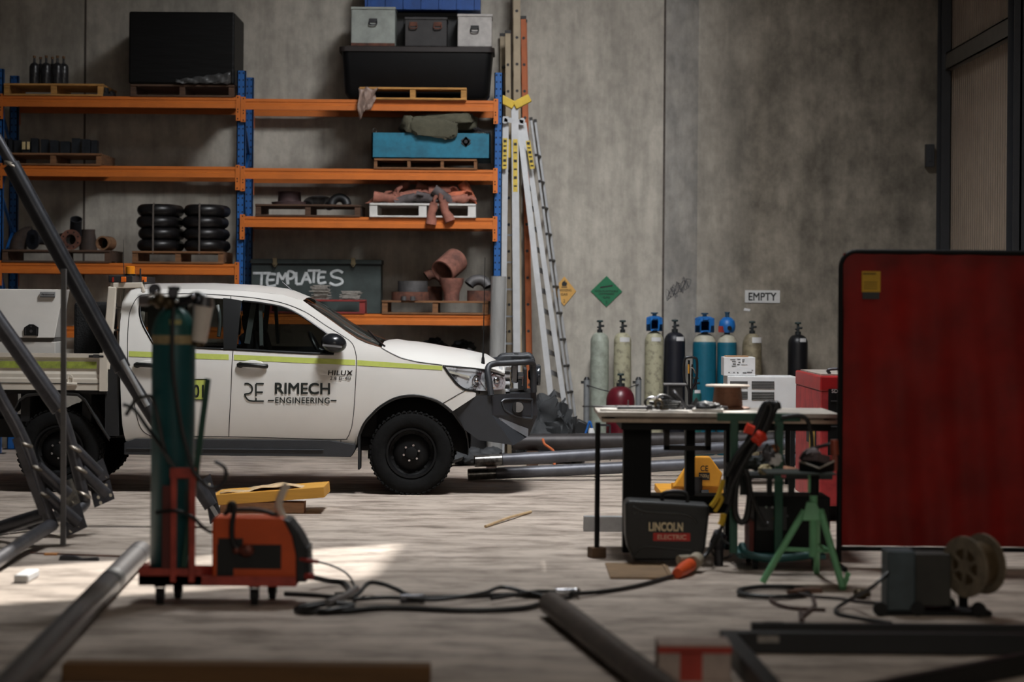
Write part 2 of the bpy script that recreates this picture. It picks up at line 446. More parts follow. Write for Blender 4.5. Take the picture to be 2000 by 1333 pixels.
# ------------------------------------------------------------------ wall signs
def sign_board(a, b, name, m, label, cat, diamond=False):
    D = WALL_D - .004
    p, q = W(a[0], a[1], D), W(b[0], b[1], D)
    if diamond:
        cx, cz = (p.x + q.x) / 2, (p.z + q.z) / 2; hx, hz = (q.x - p.x) / 2, (p.z - q.z) / 2
        root = thing(name, label, cat, (cx, D, cz))
        MB().prism([(cx - hx, cz), (cx, cz - hz), (cx + hx, cz), (cx, cz + hz)], D - .008, D).build('board', m, root, smooth=False)
        return root, cx, cz, hx, hz
    root = thing(name, label, cat, ((p.x + q.x) / 2, D, (p.z + q.z) / 2))
    MB().bb((p.x, D - .008, q.z), (q.x, D, p.z)).build('board', m, root, smooth=False)
    return root, p, q
INK = mat('sign_ink', (24, 26, 26), .6, 0, 0)
def sign_text(root, body, x0, x1, z0, z1, y, bold=.0, m=None, name='lettering'):
    mb = MB(); add_text(mb, body, lambda u, v: (x0 + (x1 - x0) * u, y, z0 + (z1 - z0) * v), bold)
    return mb.build(name, m or INK, root, smooth=False)
YS = WALL_D - .0135
r, p, q = sign_board((1455, 567), (1523, 592), 'wall_sign', mat('sign_white', (190, 190, 188), .6, 0, .04, 30), 'white rectangular EMPTY sign on the concrete wall above the gas cylinders', 'sign')
w_, h_ = q.x - p.x, p.z - q.z
sign_text(r, 'EMPTY', p.x + w_ * .1, q.x - w_ * .1, q.z + h_ * .17, p.z - h_ * .2, YS, .02)
r, cx, cz, hx, hz = sign_board((1079, 540), (1125, 598), 'hazard_sign', mat('sign_yellow', (208, 160, 84), .6, 0, .05, 20), 'yellow diamond OXIDIZING GAS hazard sign beside the leaning ladders', 'sign', True)
sign_text(r, 'OXIDIZING', cx - hx * .62, cx + hx * .62, cz - hz * .02, cz + hz * .13, YS, .01)
sign_text(r, 'GAS', cx - hx * .28, cx + hx * .28, cz - hz * .3, cz - hz * .14, YS, .01)
sign_text(r, '2', cx - hx * .08, cx + hx * .08, cz - hz * .78, cz - hz * .56, YS)
mb = MB(); fl = [(-.2, 0), (.2, 0), (.26, .14), (.2, .3), (.12, .24), (.06, .44), (-.03, .3), (-.1, .36), (-.24, .16)]
mb.prism([(cx + a * hx * .9, cz + hz * .34 + b * hz) for a, b in fl], YS - .001, YS); mb.bb((cx - hx * .24, YS - .001, cz + hz * .24), (cx + hx * .24, YS, cz + hz * .29))
mb.build('flame_symbol', INK, r, smooth=False)
SG = mat('sign_green', (22, 108, 70), .55, 0, .05, 20)
r, cx, cz, hx, hz = sign_board((1154, 539), (1215, 600), 'hazard_sign', SG, 'green diamond compressed gas hazard sign on the wall above the pale cylinders', 'sign', True)
sign_text(r, 'NON-FLAMMABLE', cx - hx * .74, cx + hx * .74, cz - hz * .04, cz + hz * .08, YS, .01)
sign_text(r, 'COMPRESSED', cx - hx * .5, cx + hx * .5, cz - hz * .22, cz - hz * .1, YS, .01)
sign_text(r, 'GAS', cx - hx * .22, cx + hx * .22, cz - hz * .46, cz - hz * .32, YS, .01)
sign_text(r, '2', cx - hx * .06, cx + hx * .06, cz - hz * .8, cz - hz * .62, YS)
mb = MB(); mb.prism([(cx - hx * .42, cz + hz * .2), (cx + hx * .36, cz + hz * .32), (cx + hx * .4, cz + hz * .42), (cx - hx * .38, cz + hz * .3)], YS - .001, YS)
mb.build('cylinder_symbol', INK, r, smooth=False)
# black spray scrawl and a torn white sticker
mb = MB(); D = WALL_D - .004; pts = []
for i in range(46):
    t = i / 45; pts.append(W(1304 + 40 * t + 7 * math.sin(i * 1.9), 577 - 26 * t + 13 * math.sin(i * 2.35 + .6), D))
mb.tube(spline(pts, 4), .0022, 5)
tag(mb.build('graffiti_scrawl', mat('spray_black', (78, 78, 82), .9, 0, 0)), 'looping dark scrawl marked on the concrete beside the panel joint', 'graffiti')
a = W(1459, 605, WALL_D)
mb = MB(); mb.prism([(a.x - .04, a.z - .012), (a.x + .03, a.z - .02), (a.x + .04, a.z + .005), (a.x - .03, a.z + .018)], WALL_D - .004, WALL_D - .001)
tag(mb.build('torn_sticker', WHITE, smooth=False), 'small torn white sticker on the wall just under the EMPTY sign', 'sticker')
# ------------------------------------------------------------------ pallet rack
RD = 26.5
RB = 27.3
def rx(px): return W(px, 400, RD).x
ZL1, ZL2, ZL3, ZL4 = (W(700, y, RD - .04).z for y in (194.7, 330, 424.3, 613.4))
ZM3 = W(230, 514.2, RD - .04).z; ZM4 = 1.40
ZM1, ZM2 = W(230, 188.5, RD - .04).z, W(230, 324.3, RD - .04).z
def build_rack():
    root = thing('pallet_rack', 'tall blue and orange steel pallet racking along the concrete wall', 'rack', (rx(469), RD, 0))
    hole = DARK
    ztop = W(469, 138, RD).z
    xs = [rx(-4), rx(469.5), rx(972)]
    BW = .094
    for x in xs:
        for D in (RD, RB):
            mb = MB()
            mb.bb((x - BW / 2, D, 0), (x + BW / 2, D + .012, ztop)); mb.bb((x - BW / 2, D, 0), (x - BW / 2 + .012, D + .08, ztop)); mb.bb((x + BW / 2 - .012, D, 0), (x + BW / 2, D + .08, ztop))
            mb.bb((x - .006, D - .004, 0), (x + .006, D, ztop))
            mb.m(1); z = .15
            while z < ztop - .03:
                for s in (-.022, .022):
                    mb.bb((x + s - .007, D - .0015, z), (x + s + .007, D + .001, z + .018))
                z += .0762
            mb.bb((x - .09, D - .03, 0), (x + .09, D + .1, .008))
            mb.build('upright', [BLUE, hole], root, smooth=False)
        mb = MB(); z = .2; k = 0
        while z < ztop - .5:
            a, b = (RD + .08, RB) if k % 2 == 0 else (RB, RD + .08)
            mb.bar((x, a, z), (x, b, z + .45), .03, .03, (1, 0, 0)); z += .45; k += 1
        mb.build('bracing', BLUE, root, smooth=False)
    def beam(x0, x1, zt, D, sign):
        mb = MB(); h = .118
        prof = [(0, 0), (0, -.03), (.008, -.038), (.008, -.06), (0, -.068), (0, -h), (.045, -h), (.045, 0)]
        vs = [(x, D + a, zt + b) for x in (x0, x1) for a, b in prof]; n = len(prof)
        mb.add(vs, [tuple(range(n)), tuple(range(2 * n - 1, n - 1, -1))] + [(i, (i + 1) % n, n + (i + 1) % n, n + i) for i in range(n)])
        for x, d in ((x0, -1), (x1, 1)):
            y0 = D - .008 if sign < 0 else D + .045
            mb.m(0).bb((x - .002, y0, zt - .255), (x + d * .047, y0 + .006, zt + .02))
            mb.bb((x - .003, D, zt - .255), (x + .003, D + .045, zt + .02))
            if sign < 0:
                mb.m(1)
                for zz in (zt - .0, zt - .235, zt - .13, zt - .16):
                    mb.bb((x + d * .018 - .006, y0 - .0015, zz - .008), (x + d * .018 + .006, y0, zz + .008))
        mb.build('beam', [ORANGE, DARK], root, smooth=False)
    e = .049
    for zt in (ZM1, ZM2, ZM3, ZM4): beam(xs[0] + e, xs[1] - e, zt, RD - .045, -1); beam(xs[0] + e, xs[1] - e, zt, RB + .08, 1)
    for zt in (ZL1, ZL2, ZL3, ZL4): beam(xs[1] + e, xs[2] - e, zt, RD - .045, -1); beam(xs[1] + e, xs[2] - e, zt, RB + .08, 1)
build_rack()

# ------------------------------------------------------------------ pallets
def pallet(pxl, pxr, z, m, label, D0=26.44, D1=27.34, h=.135, nb=3, name='pallet', closed=False, group=None, bw=.06):
    x0, x1 = W(pxl, 400, D0).x, W(pxr, 400, D0).x
    root = thing(name, label, 'pallet', ((x0 + x1) / 2, (D0 + D1) / 2, z), group)
    for nm, za, zb in (('top_deck', z + h - .022, z + h), ('bottom_deck', z + .001, z + .02)):
        mb = MB(); n = 6 if nm[0] == 't' else 3; w = (D1 - D0) / n * (.86 if n == 6 else .4)
        for i in range(n):
            c = D0 + w / 2 + i * (D1 - D0 - w) / (n - 1)
            mb.bb((x0 + rnd.uniform(0, .008), c - w / 2, za), (x1 - rnd.uniform(0, .008), c + w / 2, zb))
        mb.build(nm, m, root, smooth=False, bevel=.003)
    for i in range(nb):
        c = x0 + bw / 2 + .004 + i * (x1 - x0 - bw - .008) / (nb - 1)
        MB().bb((c - bw / 2, D0 + .012, z + .02), (c + bw / 2, D1 - .012, z + h - .022)).build('bearer', m, root, smooth=False)
    return root, x0, x1, z + h
P = {}
P['t1'] = pallet(5, 200, ZM1, PALLETL, 'weathered boarded pallet at the left end of the top shelf', nb=3)
P['t2'] = pallet(252, 456, ZM1, PALLETD, 'dark pallet under the big black wrapped load on the top shelf')
P['t3'] = pallet(699, 910, ZL1, PALLETL, 'bright yellow timber pallet on the top shelf in front of the black tub', D0=26.40, D1=26.72)
P['s1'] = pallet(7, 198, ZM2, PALLET, 'brown pallet under the upright steel plates on the second shelf')
P['s2'] = pallet(729, 932, ZL2, PALLET, 'brown pallet under the teal metal chest', h=.115, nb=4, bw=.035)
P['m1'] = pallet(4, 216, ZM3, PALLETD, 'dark pallet carrying the flanges and elbows on the left shelf', h=.14)
P['m2'] = pallet(258, 438, ZM3, PALLET, 'orange-brown pallet under two strapped stacks of black elbows', h=.135)
P['c1'] = pallet(498, 704, ZL3, PALLETD, 'dark grey pallet with a few dusty fittings beside the white pallet', h=.135)
P['c2'] = pallet(721, 930, ZL3, PALLETW, 'white painted pallet heaped with leather gloves', h=.155, bw=.085, D0=26.42)
P['b1'] = pallet(520, 715, ZL4, PALLETR, 'red painted pallet in front of the TEMPLATES chest', D0=26.44, D1=26.80, h=.155)
P['b2'] = pallet(747, 956, ZL4, PALLET, 'brown pallet heaped with rusty reducers on the lowest visible shelf', h=.15)

# ------------------------------------------------------------------ top shelf
def at(px, py, D): return W(px, py, D)
BLKWRAP = mat('black_stretch_wrap', (10, 10, 11), .5, 0, .3, 4, bump=.4, bscale=9, stretch=(.4, 1, 3), spec=.2)
a, b = at(252, 22, 26.42), at(457, 166, 26.42)
zt = P['t2'][3]
root = thing('wrapped_load', 'huge black plastic wrapped cube on a pallet at the top of the rack', 'crate', ((a.x + b.x) / 2, 26.9, zt))
mb = MB(); mb.bb((a.x, 26.42, zt + .005), (b.x, 27.36, a.z)); mb.build('wrapped_box', BLKWRAP, root, bevel=.02, smooth=False)
mb = MB(); rows = []
for j in range(5):
    rows.append([(a.x + (b.x - a.x) * (.45 + .52 * i / 14), 26.405 - .012 * math.sin(i * 1.7 + j), zt + .01 + (.04 + .085 * i / 14) * j / 4 + .01 * math.sin(i * 2.3 + j * 2)) for i in range(15)])
mb.grid(rows); mb.build('loose_wrap', mat('loose_film', (70, 70, 70), .3, 0, .2, 8), root, solid=.004)
# wrapped bottles on the left pallet
zt = P['t1'][3]
FILM = mat('film_wrapped_black', (58, 58, 60), .28, 0, .35, 14, bump=.4, bscale=25)
grp = 'film wrapped bottles on the top shelf'
mb = MB(); hb = W(90, 122, 26.8).z - zt
mb.lathe([(.052, 0), (.055, .02), (.055, hb * .75), (.045, hb * .85), (.014, hb * .93), (.012, hb + .03)], (0, 0, 0), n=14)
bot = thing('bottle', 'film wrapped dark bottle, leftmost of the cluster on the top shelf pallet', 'bottle', (0, 0, 0), grp)
mb.build('body', FILM, bot); MB().cyl((0, 0, hb + .03), (0, 0, hb + .055), .016).build('cap', mat('amber_cap', (120, 84, 50), .5), bot)
spots = [(67, 26.62), (79, 26.75), (90, 26.6), (102, 26.72), (112, 26.6), (124, 26.66)]
txt = ['', 'second from left', 'third from left', 'fourth from left', 'fifth from left', 'rightmost']
for i, (px, D) in enumerate(spots):
    p = W(px, 160, D)
    if i == 0: bot.location = (p.x, D, zt)
    else: dup(bot, (p.x, D, zt), 'film wrapped dark bottle, %s of the cluster on the top shelf' % txt[i], grp)
# small dark castings right of the left pallet
for i, (px, w, h) in enumerate(((207, .07, .1), (219, .06, .07))):
    p = W(px, 187, 26.55); mb = MB(); mb.ell((p.x, 26.55, ZM1 + h * .5), (w * .55, .07, h * .5), amp=.5, seed=i); mb.bb((p.x - w * .5, 26.46, ZM1 + .001), (p.x + w * .5, 26.64, ZM1 + h * .45))
    tag(mb.build('casting', BLACK), ('taller' if i == 0 else 'lower') + ' black metal casting on the top beam right of the boarded pallet', 'metal part')
# black tub with boxes
BT = mat('black_tub_plastic', (11, 12, 14), .5, 0, .2, 3, bump=.1, bscale=60, spec=.25)
p0, p1 = at(662, 92, 26.75), at(966, 100, 26.75); zb = ZL1 + .05
root = thing('storage_tub', 'long black plastic tub sitting behind the yellow pallet on the top shelf', 'tub', ((p0.x + p1.x) / 2, 27.0, zb))
mb = MB(); x0, x1 = p0.x + .03, p1.x - .02; zt = p0.z - .04
vs = []
def rr(x0, x1, y0, y1, z, r=.08, n=4):
    out = []
    for cx, cy, a0 in ((x1 - r, y1 - r, 0), (x0 + r, y1 - r, 90), (x0 + r, y0 + r, 180), (x1 - r, y0 + r, 270)):
        for k in range(n + 1):
            t = R_(a0 + 90 * k / n); out.append((cx + r * math.cos(t), cy + r * math.sin(t), z))
    return out
rings = [rr(x0 + .07, x1 - .07, 26.80, 27.26, zb), rr(x0 + .035, x1 - .035, 26.765, 27.3, zb + .05), rr(x0, x1, 26.74, 27.33, zt)]
n = len(rings[0])
for ring in rings: vs += ring
mb.add(vs, [tuple(range(n))] + [(k * n + i, k * n + (i + 1) % n, (k + 1) * n + (i + 1) % n, (k + 1) * n + i) for k in range(2) for i in range(n)])
mb.build('tub_body', BT, root)
mb = MB(); lo = rr(x0 - .03, x1 + .02, 26.72, 27.35, zt - .005); hi = rr(x0 - .03, x1 + .02, 26.72, 27.35, zt + .045); hi2 = rr(x0 + .02, x1 - .03, 26.77, 27.3, zt + .06)
mb.add(lo + hi + hi2, [tuple(range(n - 1, -1, -1)), tuple(range(2 * n, 3 * n))] + [(k * n + i, k * n + (i + 1) % n, (k + 1) * n + (i + 1) % n, (k + 1) * n + i) for k in range(2) for i in range(n)])
mb.build('lid', mat('tub_lid', (38, 30, 28), .6, 0, .15, 6), root)
LIDZ = zt + .061
def metal_box(name, pxl, pyt, pxr, D, dep, m, label, lidm=None, handle=None, rust=None, z=None, cat='box'):
    a, b = at(pxl, pyt, D), at(pxr, pyt, D); z = LIDZ if z is None else z
    root = thing(name, label, cat, ((a.x + b.x) / 2, D + dep / 2, z))
    mb = MB(); mb.bb((a.x, D, z), (b.x, D + dep, a.z - .03)); mb.build('body', m, root, bevel=.008, smooth=False)
    MB().bb((a.x - .006, D - .008, a.z - .03), (b.x + .006, D + dep + .004, a.z)).build('lid', lidm or m, root, bevel=.006, smooth=False)
    if rust: MB().bb((a.x + .002, D - .003, z), (b.x - .002, D - .0005, z + .03)).build('rusty_edge', rust, root, smooth=False)
    for (fx, fz) in handle or ():
        hx, hz = a.x + (b.x - a.x) * fx, z + (a.z - z) * fz
        mb = MB(); mb.bb((hx - .045, D - .008, hz - .01), (hx + .045, D - .001, hz + .035))
        mb.tube(spline([(hx - .04, D - .012, hz + .01), (hx - .036, D - .03, hz - .035), (hx + .036, D - .03, hz - .035), (hx + .04, D - .012, hz + .01)], 5), .007, 8)
        mb.build('handle', handle_m, root)
    return root
handle_m = STEELDK
SILV = mat('worn_silver_paint', (150, 156, 150), .5, .15, .12, 8, bump=.05)
metal_box('tool_case', 686, 13, 772, 26.78, .45, SILV, 'pale grey metal case with a rusty bottom edge, leftmost on the black tub', handle=[(.5, .62)], rust=RUST)
handle_m = RUST
r = metal_box('tool_case', 791, 33, 873, 26.8, .42, mat('charcoal_paint', (52, 50, 50), .6, .1, .15, 9), 'dark charcoal case with two rusty catches between the pale cases', handle=[(.2, .72), (.78, .72)])
handle_m = BLACK
metal_box('tool_case', 894, 27, 961, 26.79, .43, mat('offwhite_paint', (178, 174, 170), .5, .05, .12, 9), 'off-white square case with a black recessed handle, rightmost on the black tub', handle=[(.5, .55)])
a, b = at(752, 20, 27.0), at(893, 20, 27.0)
mb = MB(); mb.bb((a.x, 27.235, LIDZ), (b.x, 27.5, a.z)); mb.bb((a.x - .01, 27.23, a.z - .04), (b.x + .01, 27.51, a.z + .005))
mb.bb((a.x + .2, 27.22, LIDZ + .1), (a.x + .24, 27.235, a.z - .05)); mb.bb((b.x - .24, 27.22, LIDZ + .1), (b.x - .2, 27.235, a.z - .05))
tag(mb.build('crate', BLACK, bevel=.006, smooth=False), 'black crate behind the row of metal cases and under the blue crate', 'crate')
a, b = at(712, 24, 27.0), at(938, 24, 27.0); z0 = at(800, 19, 27.0).z + .01
BLC = mat('blue_crate_paint', (28, 78, 150), .5, .1, .15, 7)
root = thing('crate', 'bright blue ribbed metal crate at the very top of the stack', 'crate', ((a.x + b.x) / 2, 27.28, z0))
mb = MB(); mb.bb((a.x, 27.05, z0), (b.x, 27.5, z0 + .4)); mb.build('body', BLC, root, smooth=False)
for i in range(7):
    x = a.x + .05 + i * (b.x - a.x - .1) / 6; MB().bb((x - .016, 27.03, z0), (x + .016, 27.05, z0 + .4)).build('rib', BLC, root, smooth=False)
# torn shopping bag rag hanging off the yellow pallet
RAG = mat('pale_plastic_rag', (150, 128, 116), .5, 0, .2, 12)
mb = MB(); rows = []
for j in range(9):
    y = 172 + 62 * j / 8
    rows.append([W(700 + 38 * i / 8 * (1 - .2 * j / 8) + 2 * math.sin(j + i), y - i * (.5 * j) + 3 * math.sin(i * 1.3), 26.385 - .02 * math.sin(i * 1.9 + j * .6)) for i in range(9)])
mb.grid(rows)
tag(mb.build('plastic_rag', RAG, solid=.004), 'torn pale plastic bag hanging from the left end of the yellow pallet', 'rag')

# ------------------------------------------------------------------ second shelf
zt = P['s1'][3]; grp = 'upright steel plates on the second shelf'
xs = [(9, 13), (15, 24), (28, 42), (44, 58), (60, 74), (80, 95), (98, 114), (118, 136), (140, 157), (160, 176), (178, 190)]
PLATE = mat('dark_plate_steel', (46, 50, 56), .4, .5, .2, 8)
ords = ['leftmost', 'second', 'third', 'fourth', 'fifth', 'sixth', 'seventh', 'eighth', 'ninth', 'tenth', 'last']
for i, (u, v) in enumerate(xs):
    D = 26.5 + .03 * (i % 3); p, q = W(u, 270 + (i % 4) * 2, D), W(v, 270, D)
    mb = MB(); mb.bb((p.x, D, zt), (q.x, D + .02, p.z)); mb.bb((p.x, D, zt), (p.x + .012, D + .12, p.z)); mb.bb((q.x - .006, D - .001, zt), (q.x, D + .12, p.z - .004))
    tag(mb.build('steel_channel', PLATE, smooth=False, bevel=.002), 'short upright steel channel, %s from the left on the second shelf pallet' % ords[i] if 0 < i < 10 else 'short upright steel channel, %s of the row on the second shelf pallet' % ords[i], 'steel section', grp)
LBL = mat('cream_label', (196, 176, 130), .7, 0, .1, 30)
for i, (u, v) in enumerate(((43.5, 50), (53, 58.5))):
    p, q = W(u, 277, 26.48), W(v, 292, 26.48)
    mb = MB(); mb.bb((p.x, 26.47, q.z), (q.x, 26.474, p.z))
    tag(mb.build('label_tag', LBL, smooth=False), 'cream paper tag on the upright steel channels, %s of two' % ('left' if i == 0 else 'right'), 'label')
# teal chest, tarp and chain
TEAL = mat('teal_paint', (22, 112, 138), .5, .05, .12, 6, col2=(18, 88, 110))
a, b = at(726, 259, 26.46), at(958, 262, 26.46); zt = P['s2'][3]
root = thing('metal_chest', 'teal blue metal chest on a pallet on the second shelf', 'chest', ((a.x + b.x) / 2, 26.85, zt))
mb = MB()
for lo, hi in (((a.x, 26.46, zt), (b.x, 26.475, a.z)), ((a.x, 27.2, zt), (b.x, 27.215, a.z)), ((a.x, 26.46, zt), (a.x + .015, 27.215, a.z)), ((b.x - .015, 26.46, zt), (b.x, 27.215, a.z)), ((a.x, 26.46, zt), (b.x, 27.215, zt + .015))): mb.bb(lo, hi)
mb.build('chest_body', TEAL, root, smooth=False)
p = at(910, 277, 26.455)
mb = MB(); mb.cyl((p.x, 26.46, p.z), (p.x, 26.43, p.z), .02); mb.box((p.x, 26.455, p.z), (.07, .008, .09), rotm(0, 35, 0)); mb.box((p.x, 26.455, p.z), (.07, .008, .09), rotm(0, -35, 0)); mb.build('latch', STEELDK, root, smooth=False)
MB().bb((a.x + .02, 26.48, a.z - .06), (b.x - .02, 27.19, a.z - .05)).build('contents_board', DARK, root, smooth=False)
OLV = mat('olive_canvas', (84, 82, 66), .9, 0, .15, 9, bump=.3, bscale=70)
mb = MB(); q = at(856, 250, 26.72)
pillow(mb, (q.x + .0, 26.80, a.z + .105), (.82, .6, .22), rotm(0, -4, 3), .16, 1.5, 3, .5)
pillow(mb, (q.x + .02, 26.62, a.z + .15), (.72, .36, .13), rotm(4, -5, -2), .16, 1.8, 5, .5)
pillow(mb, (q.x - .30, 26.60, a.z + .09), (.22, .36, .19), rotm(0, 18, 10), .2, 1.5, 7, .6)
pillow(mb, (q.x - .04, 26.415, a.z + .055), (.52, .07, .2), rotm(0, 7, 0), .2, 1.7, 9, .55)
for v in mb.v: v.z = max(v.z, a.z + .004) if v.y > 26.455 else v.z; v += Vector((0, 0, .008 * noise.noise(v * 7)))
tag(mb.build('canvas_tarp', OLV), 'folded olive canvas tarp draped over the teal chest', 'tarp')
mb = MB()
for i in range(14):
    t = i / 13; c = W(928 + 30 * t, 252 + 10 * t + 3 * math.sin(i * 2), 26.5 + .05 * math.sin(i)); c.z = max(c.z, a.z + .012)
    mb.tube([c + Vector((.018 * math.cos(k * 1.05), .01 * math.sin(k * 1.05 + i % 2 * 1.5), .010 * math.sin(k * 1.05))) for k in range(6)], .004, 5, True)
tag(mb.build('chain', STEELDK), 'dark steel chain lying on the right rim of the teal chest', 'chain')
mb = MB(); c = W(732, 256, 26.5); mb.tube(spline([c + Vector((.02 * math.cos(k), 0, .028 * math.sin(k) + .004)) for k in range(6)], 3, True), .005, 6, True)
tag(mb.build('shackle', CHROME), 'bright steel shackle on the left rim of the teal chest', 'shackle')

# ------------------------------------------------------------------ third shelf, right bay
zt = P['c1'][3]
p = W(562, 399, 26.8)
mb = MB(); mb.lathe([(.19, 0), (.2, .035), (.13, .045), (.125, .12), (.13, .15), (.115, .155)], (p.x + .02, 26.8, zt), n=30)
tag(mb.build('flanged_bowl', mat('dusty_mauve_iron', (82, 62, 62), .8, .1, .2, 8)), 'dusty brown flanged cap on the dark pallet beside the gloves', 'pipe fitting')
def elbow(r, R, a0, a1, o, ex, ez, m, label=None, name='pipe_elbow', hollow=True, group=None, n=12):
    """bend centred on o, sweeping in the plane ex/ez"""
    o, ex, ez = Vector(o), Vector(ex).normalized(), Vector(ez).normalized(); pts = []
    for k in range(n + 1):
        t = R_(a0 + (a1 - a0) * k / n); pts.append(o + ex * R * math.cos(t) + ez * R * math.sin(t))
    mb = MB(); mb.tube(pts, r, 20)
    if hollow:
        mb.m(1)
        for e, d in ((pts[0], (pts[0] - pts[1]).normalized()), (pts[-1], (pts[-1] - pts[-2]).normalized())): mb.cyl(e + d * .001, e + d * .002, r * .82)
    return tag(mb.build(name, [m, DARK]), label, 'pipe fitting', group)
p = W(622, 398, 26.75); elbow(.062, .12, 0, 180, (p.x, 26.75, zt + .003), (1, 0, 0), (0, .9, .45), GREYFIT, 'dark bent elbow in the middle of the dark pallet on the third shelf')
p = W(664, 398, 26.8); elbow(.05, .085, 0, 180, (p.x, 26.7, zt + .004), (1, 0, 0), (0, .2, 1), BLACK, 'small black return bend at the right of the dark pallet on the third shelf')
# heap of leather gloves on the white pallet
zt = P['c2'][3]; grp = 'leather gloves heaped on the white pallet'
L1 = mat('tan_leather', (156, 100, 84), .85, 0, .2, 9, bump=.3, bscale=50); L2 = mat('orange_leather', (186, 104, 74), .85, 0, .2, 9, bump=.3, bscale=50); L3 = mat('grey_leather', (92, 84, 84), .85, 0, .2, 9, bump=.3, bscale=50)
GL = [(742, 396, 26.62, 40, L1, 'faded brown leather glove lying at the left end of the white pallet'), (772, 392, 26.55, 75, L1, 'dusty tan leather glove standing up against the heap, left of centre'),
      (788, 366, 26.75, 50, L1, 'tan leather glove at the top left of the heap, fingers up'), (812, 379, 26.6, 15, L1, 'long tan gauntlet lying across the middle of the heap'),
      (842, 374, 26.68, -20, L1, 'pinkish tan glove at the top centre of the heap'), (868, 372, 26.6, 5, L1, 'pinkish gauntlet reaching right from the top of the heap'),
      (800, 404, 26.5, 20, L3, 'grey glove tucked low in the front of the heap'), (842, 400, 26.55, -10, L3, 'charcoal grey glove low in the heap, right of centre'),
      (872, 388, 26.5, -35, L3, 'grey blue glove sagging to the right of the heap'), (846, 408, 26.42, 82, L1, 'brown glove hanging over the front edge of the white pallet'),
      (868, 404, 26.42, 112, L1, 'brown cuff hanging over the front edge beside the other hanging glove'), (896, 382, 26.55, 15, L2, 'orange leather glove at the right of the heap'),
      (918, 384, 26.6, -60, L2, 'bright orange glove standing at the far right of the heap'), (902, 398, 26.52, 10, L1, 'dull brown glove at the lower right of the heap'),
      (760, 406, 26.5, -5, L1, 'flat brown glove at the lower left edge of the white pallet')]
for i, (px, py, D, ang, m, lab) in enumerate(GL):
    c = W(px, py, D); mb = MB(); q = Matrix.Rotation(R_(-ang), 3, 'Y') @ Matrix.Rotation(R_(25 * math.sin(i)), 3, 'X')
    if 'hanging' not in lab: c.z = max(c.z, zt + .055)
    f = lambda v: c + q @ Vector(v)
    mb.tube([f((-.17, 0, .0)), f((-.12, 0, .0)), f((-.05, 0, .012)), f((.02, 0, 0)), f((.07, 0, 0))], .05, 12, radii=[.062, .058, .045, .052, .04])
    for k in range(4):
        y = -.036 + .024 * k; l = (.085, .1, .095, .075)[k]
        mb.tube([f((.055, y, 0)), f((.055 + l * .5, y * 1.15, .008)), f((.055 + l, y * 1.2, -.02 - .01 * math.sin(i + k)))], .014, 8, radii=[.016, .015, .011])
    mb.tube([f((.0, .045, 0)), f((.04, .078, .005)), f((.075, .085, -.005))], .015, 8, radii=[.02, .016, .012])
    for v in mb.v:
        v += Vector((0, 0, .014 * noise.noise(v * 14)))
        if 'hanging' not in lab: v.z = max(v.z, zt + .003)
    tag(mb.build('leather_glove', m), lab, 'glove', grp)

# ------------------------------------------------------------------ third shelf, left bay: elbows and flanges
zt = P['m1'][3]
IRON = mat('brown_iron', (74, 60, 52), .75, .2, .2, 8, col2=(50, 42, 38))
p = W(45, 487, 26.75); elbow(.095, .155, 90, 185, (p.x + .1, 26.75, zt + .02), (1, 0, 0), (0, 0, 1), IRON, 'large brown pipe elbow standing at the left end of the flange pallet')
p = W(66, 487, 26.7); mb = MB(); mb.cyl((p.x, 26.6, zt + .115), (p.x + .12, 26.75, zt + .115), .055); mb.cyl((p.x - .0, 26.6, zt + .115), (p.x + .012, 26.615, zt + .115), .112)
tag(mb.build('pipe_stub', STEELDK), 'short dark pipe stub beside the large elbow on the flange pallet', 'pipe fitting')
p = W(139, 467, 26.55); zc = zt + .115
root = thing('pipe_flange', 'rusty red round bolted flange facing out, in the middle of the flange pallet', 'flange', (p.x, 26.55, zt + .001))
mb = MB(); mb.pipe((p.x, 26.52, zc), (p.x, 26.55, zc), .112, .056, 32)
mb.m(1)
for k in range(8): t = R_(45 * k + 22); mb.cyl((p.x + .086 * math.cos(t), 26.519, zc + .086 * math.sin(t)), (p.x + .086 * math.cos(t), 26.5205, zc + .086 * math.sin(t)), .0095, n=10)
mb.build('flange_ring', [RUST, DARK], root)
mb = MB(); mb.pipe((p.x, 26.55, zc), (p.x, 26.75, zc), .07, .056); mb.build('neck', STEELDK, root)
p = W(118, 462, 26.8); elbow(.08, .12, 40, 150, (p.x, 27.0, zt + .0), (1, 0, 0), (0, 0, 1), IRON, 'brown pipe bend behind the red bolted flange')
p = W(149, 432, 26.72); mb = MB(); mb.pipe((p.x - .0, 26.72, p.z + .02), (p.x - .03, 26.85, p.z - .16), .066, .054)
tag(mb.build('pipe_stub', STEELDK), 'upright pipe stub with an open bright mouth rising behind the red flange', 'pipe fitting')
p = W(168, 470, 26.8); mb = MB(); mb.lathe([(.1, 0), (.1, .06), (.075, .2), (.075, .24)], (p.x, 26.95, zt), n=24)
tag(mb.build('pipe_reducer', IRON), 'dull brown reducer between the red flange and the tan ring', 'pipe fitting')
p = W(201, 474, 26.5); mb = MB(); mb.pipe((p.x, 26.47, zt + .078), (p.x + .04, 26.72, zt + .078), .078, .062); mb.m(1).cyl((p.x + .03, 26.64, zt + .078), (p.x + .031, 26.65, zt + .078), .061)
tag(mb.build('pipe_ring', [mat('tan_ring', (134, 98, 70), .7, .1, .15, 9), DARK]), 'short pipe with a tan rim at the right end of the flange pallet', 'pipe fitting')
zt = P['m2'][3]; grp = 'black elbows strapped in two stacks'
EB = mat('black_elbow_paint', (26, 24, 25), .38, .1, .2, 8)
names = ('bottom', 'second from the bottom', 'third from the bottom', 'top')
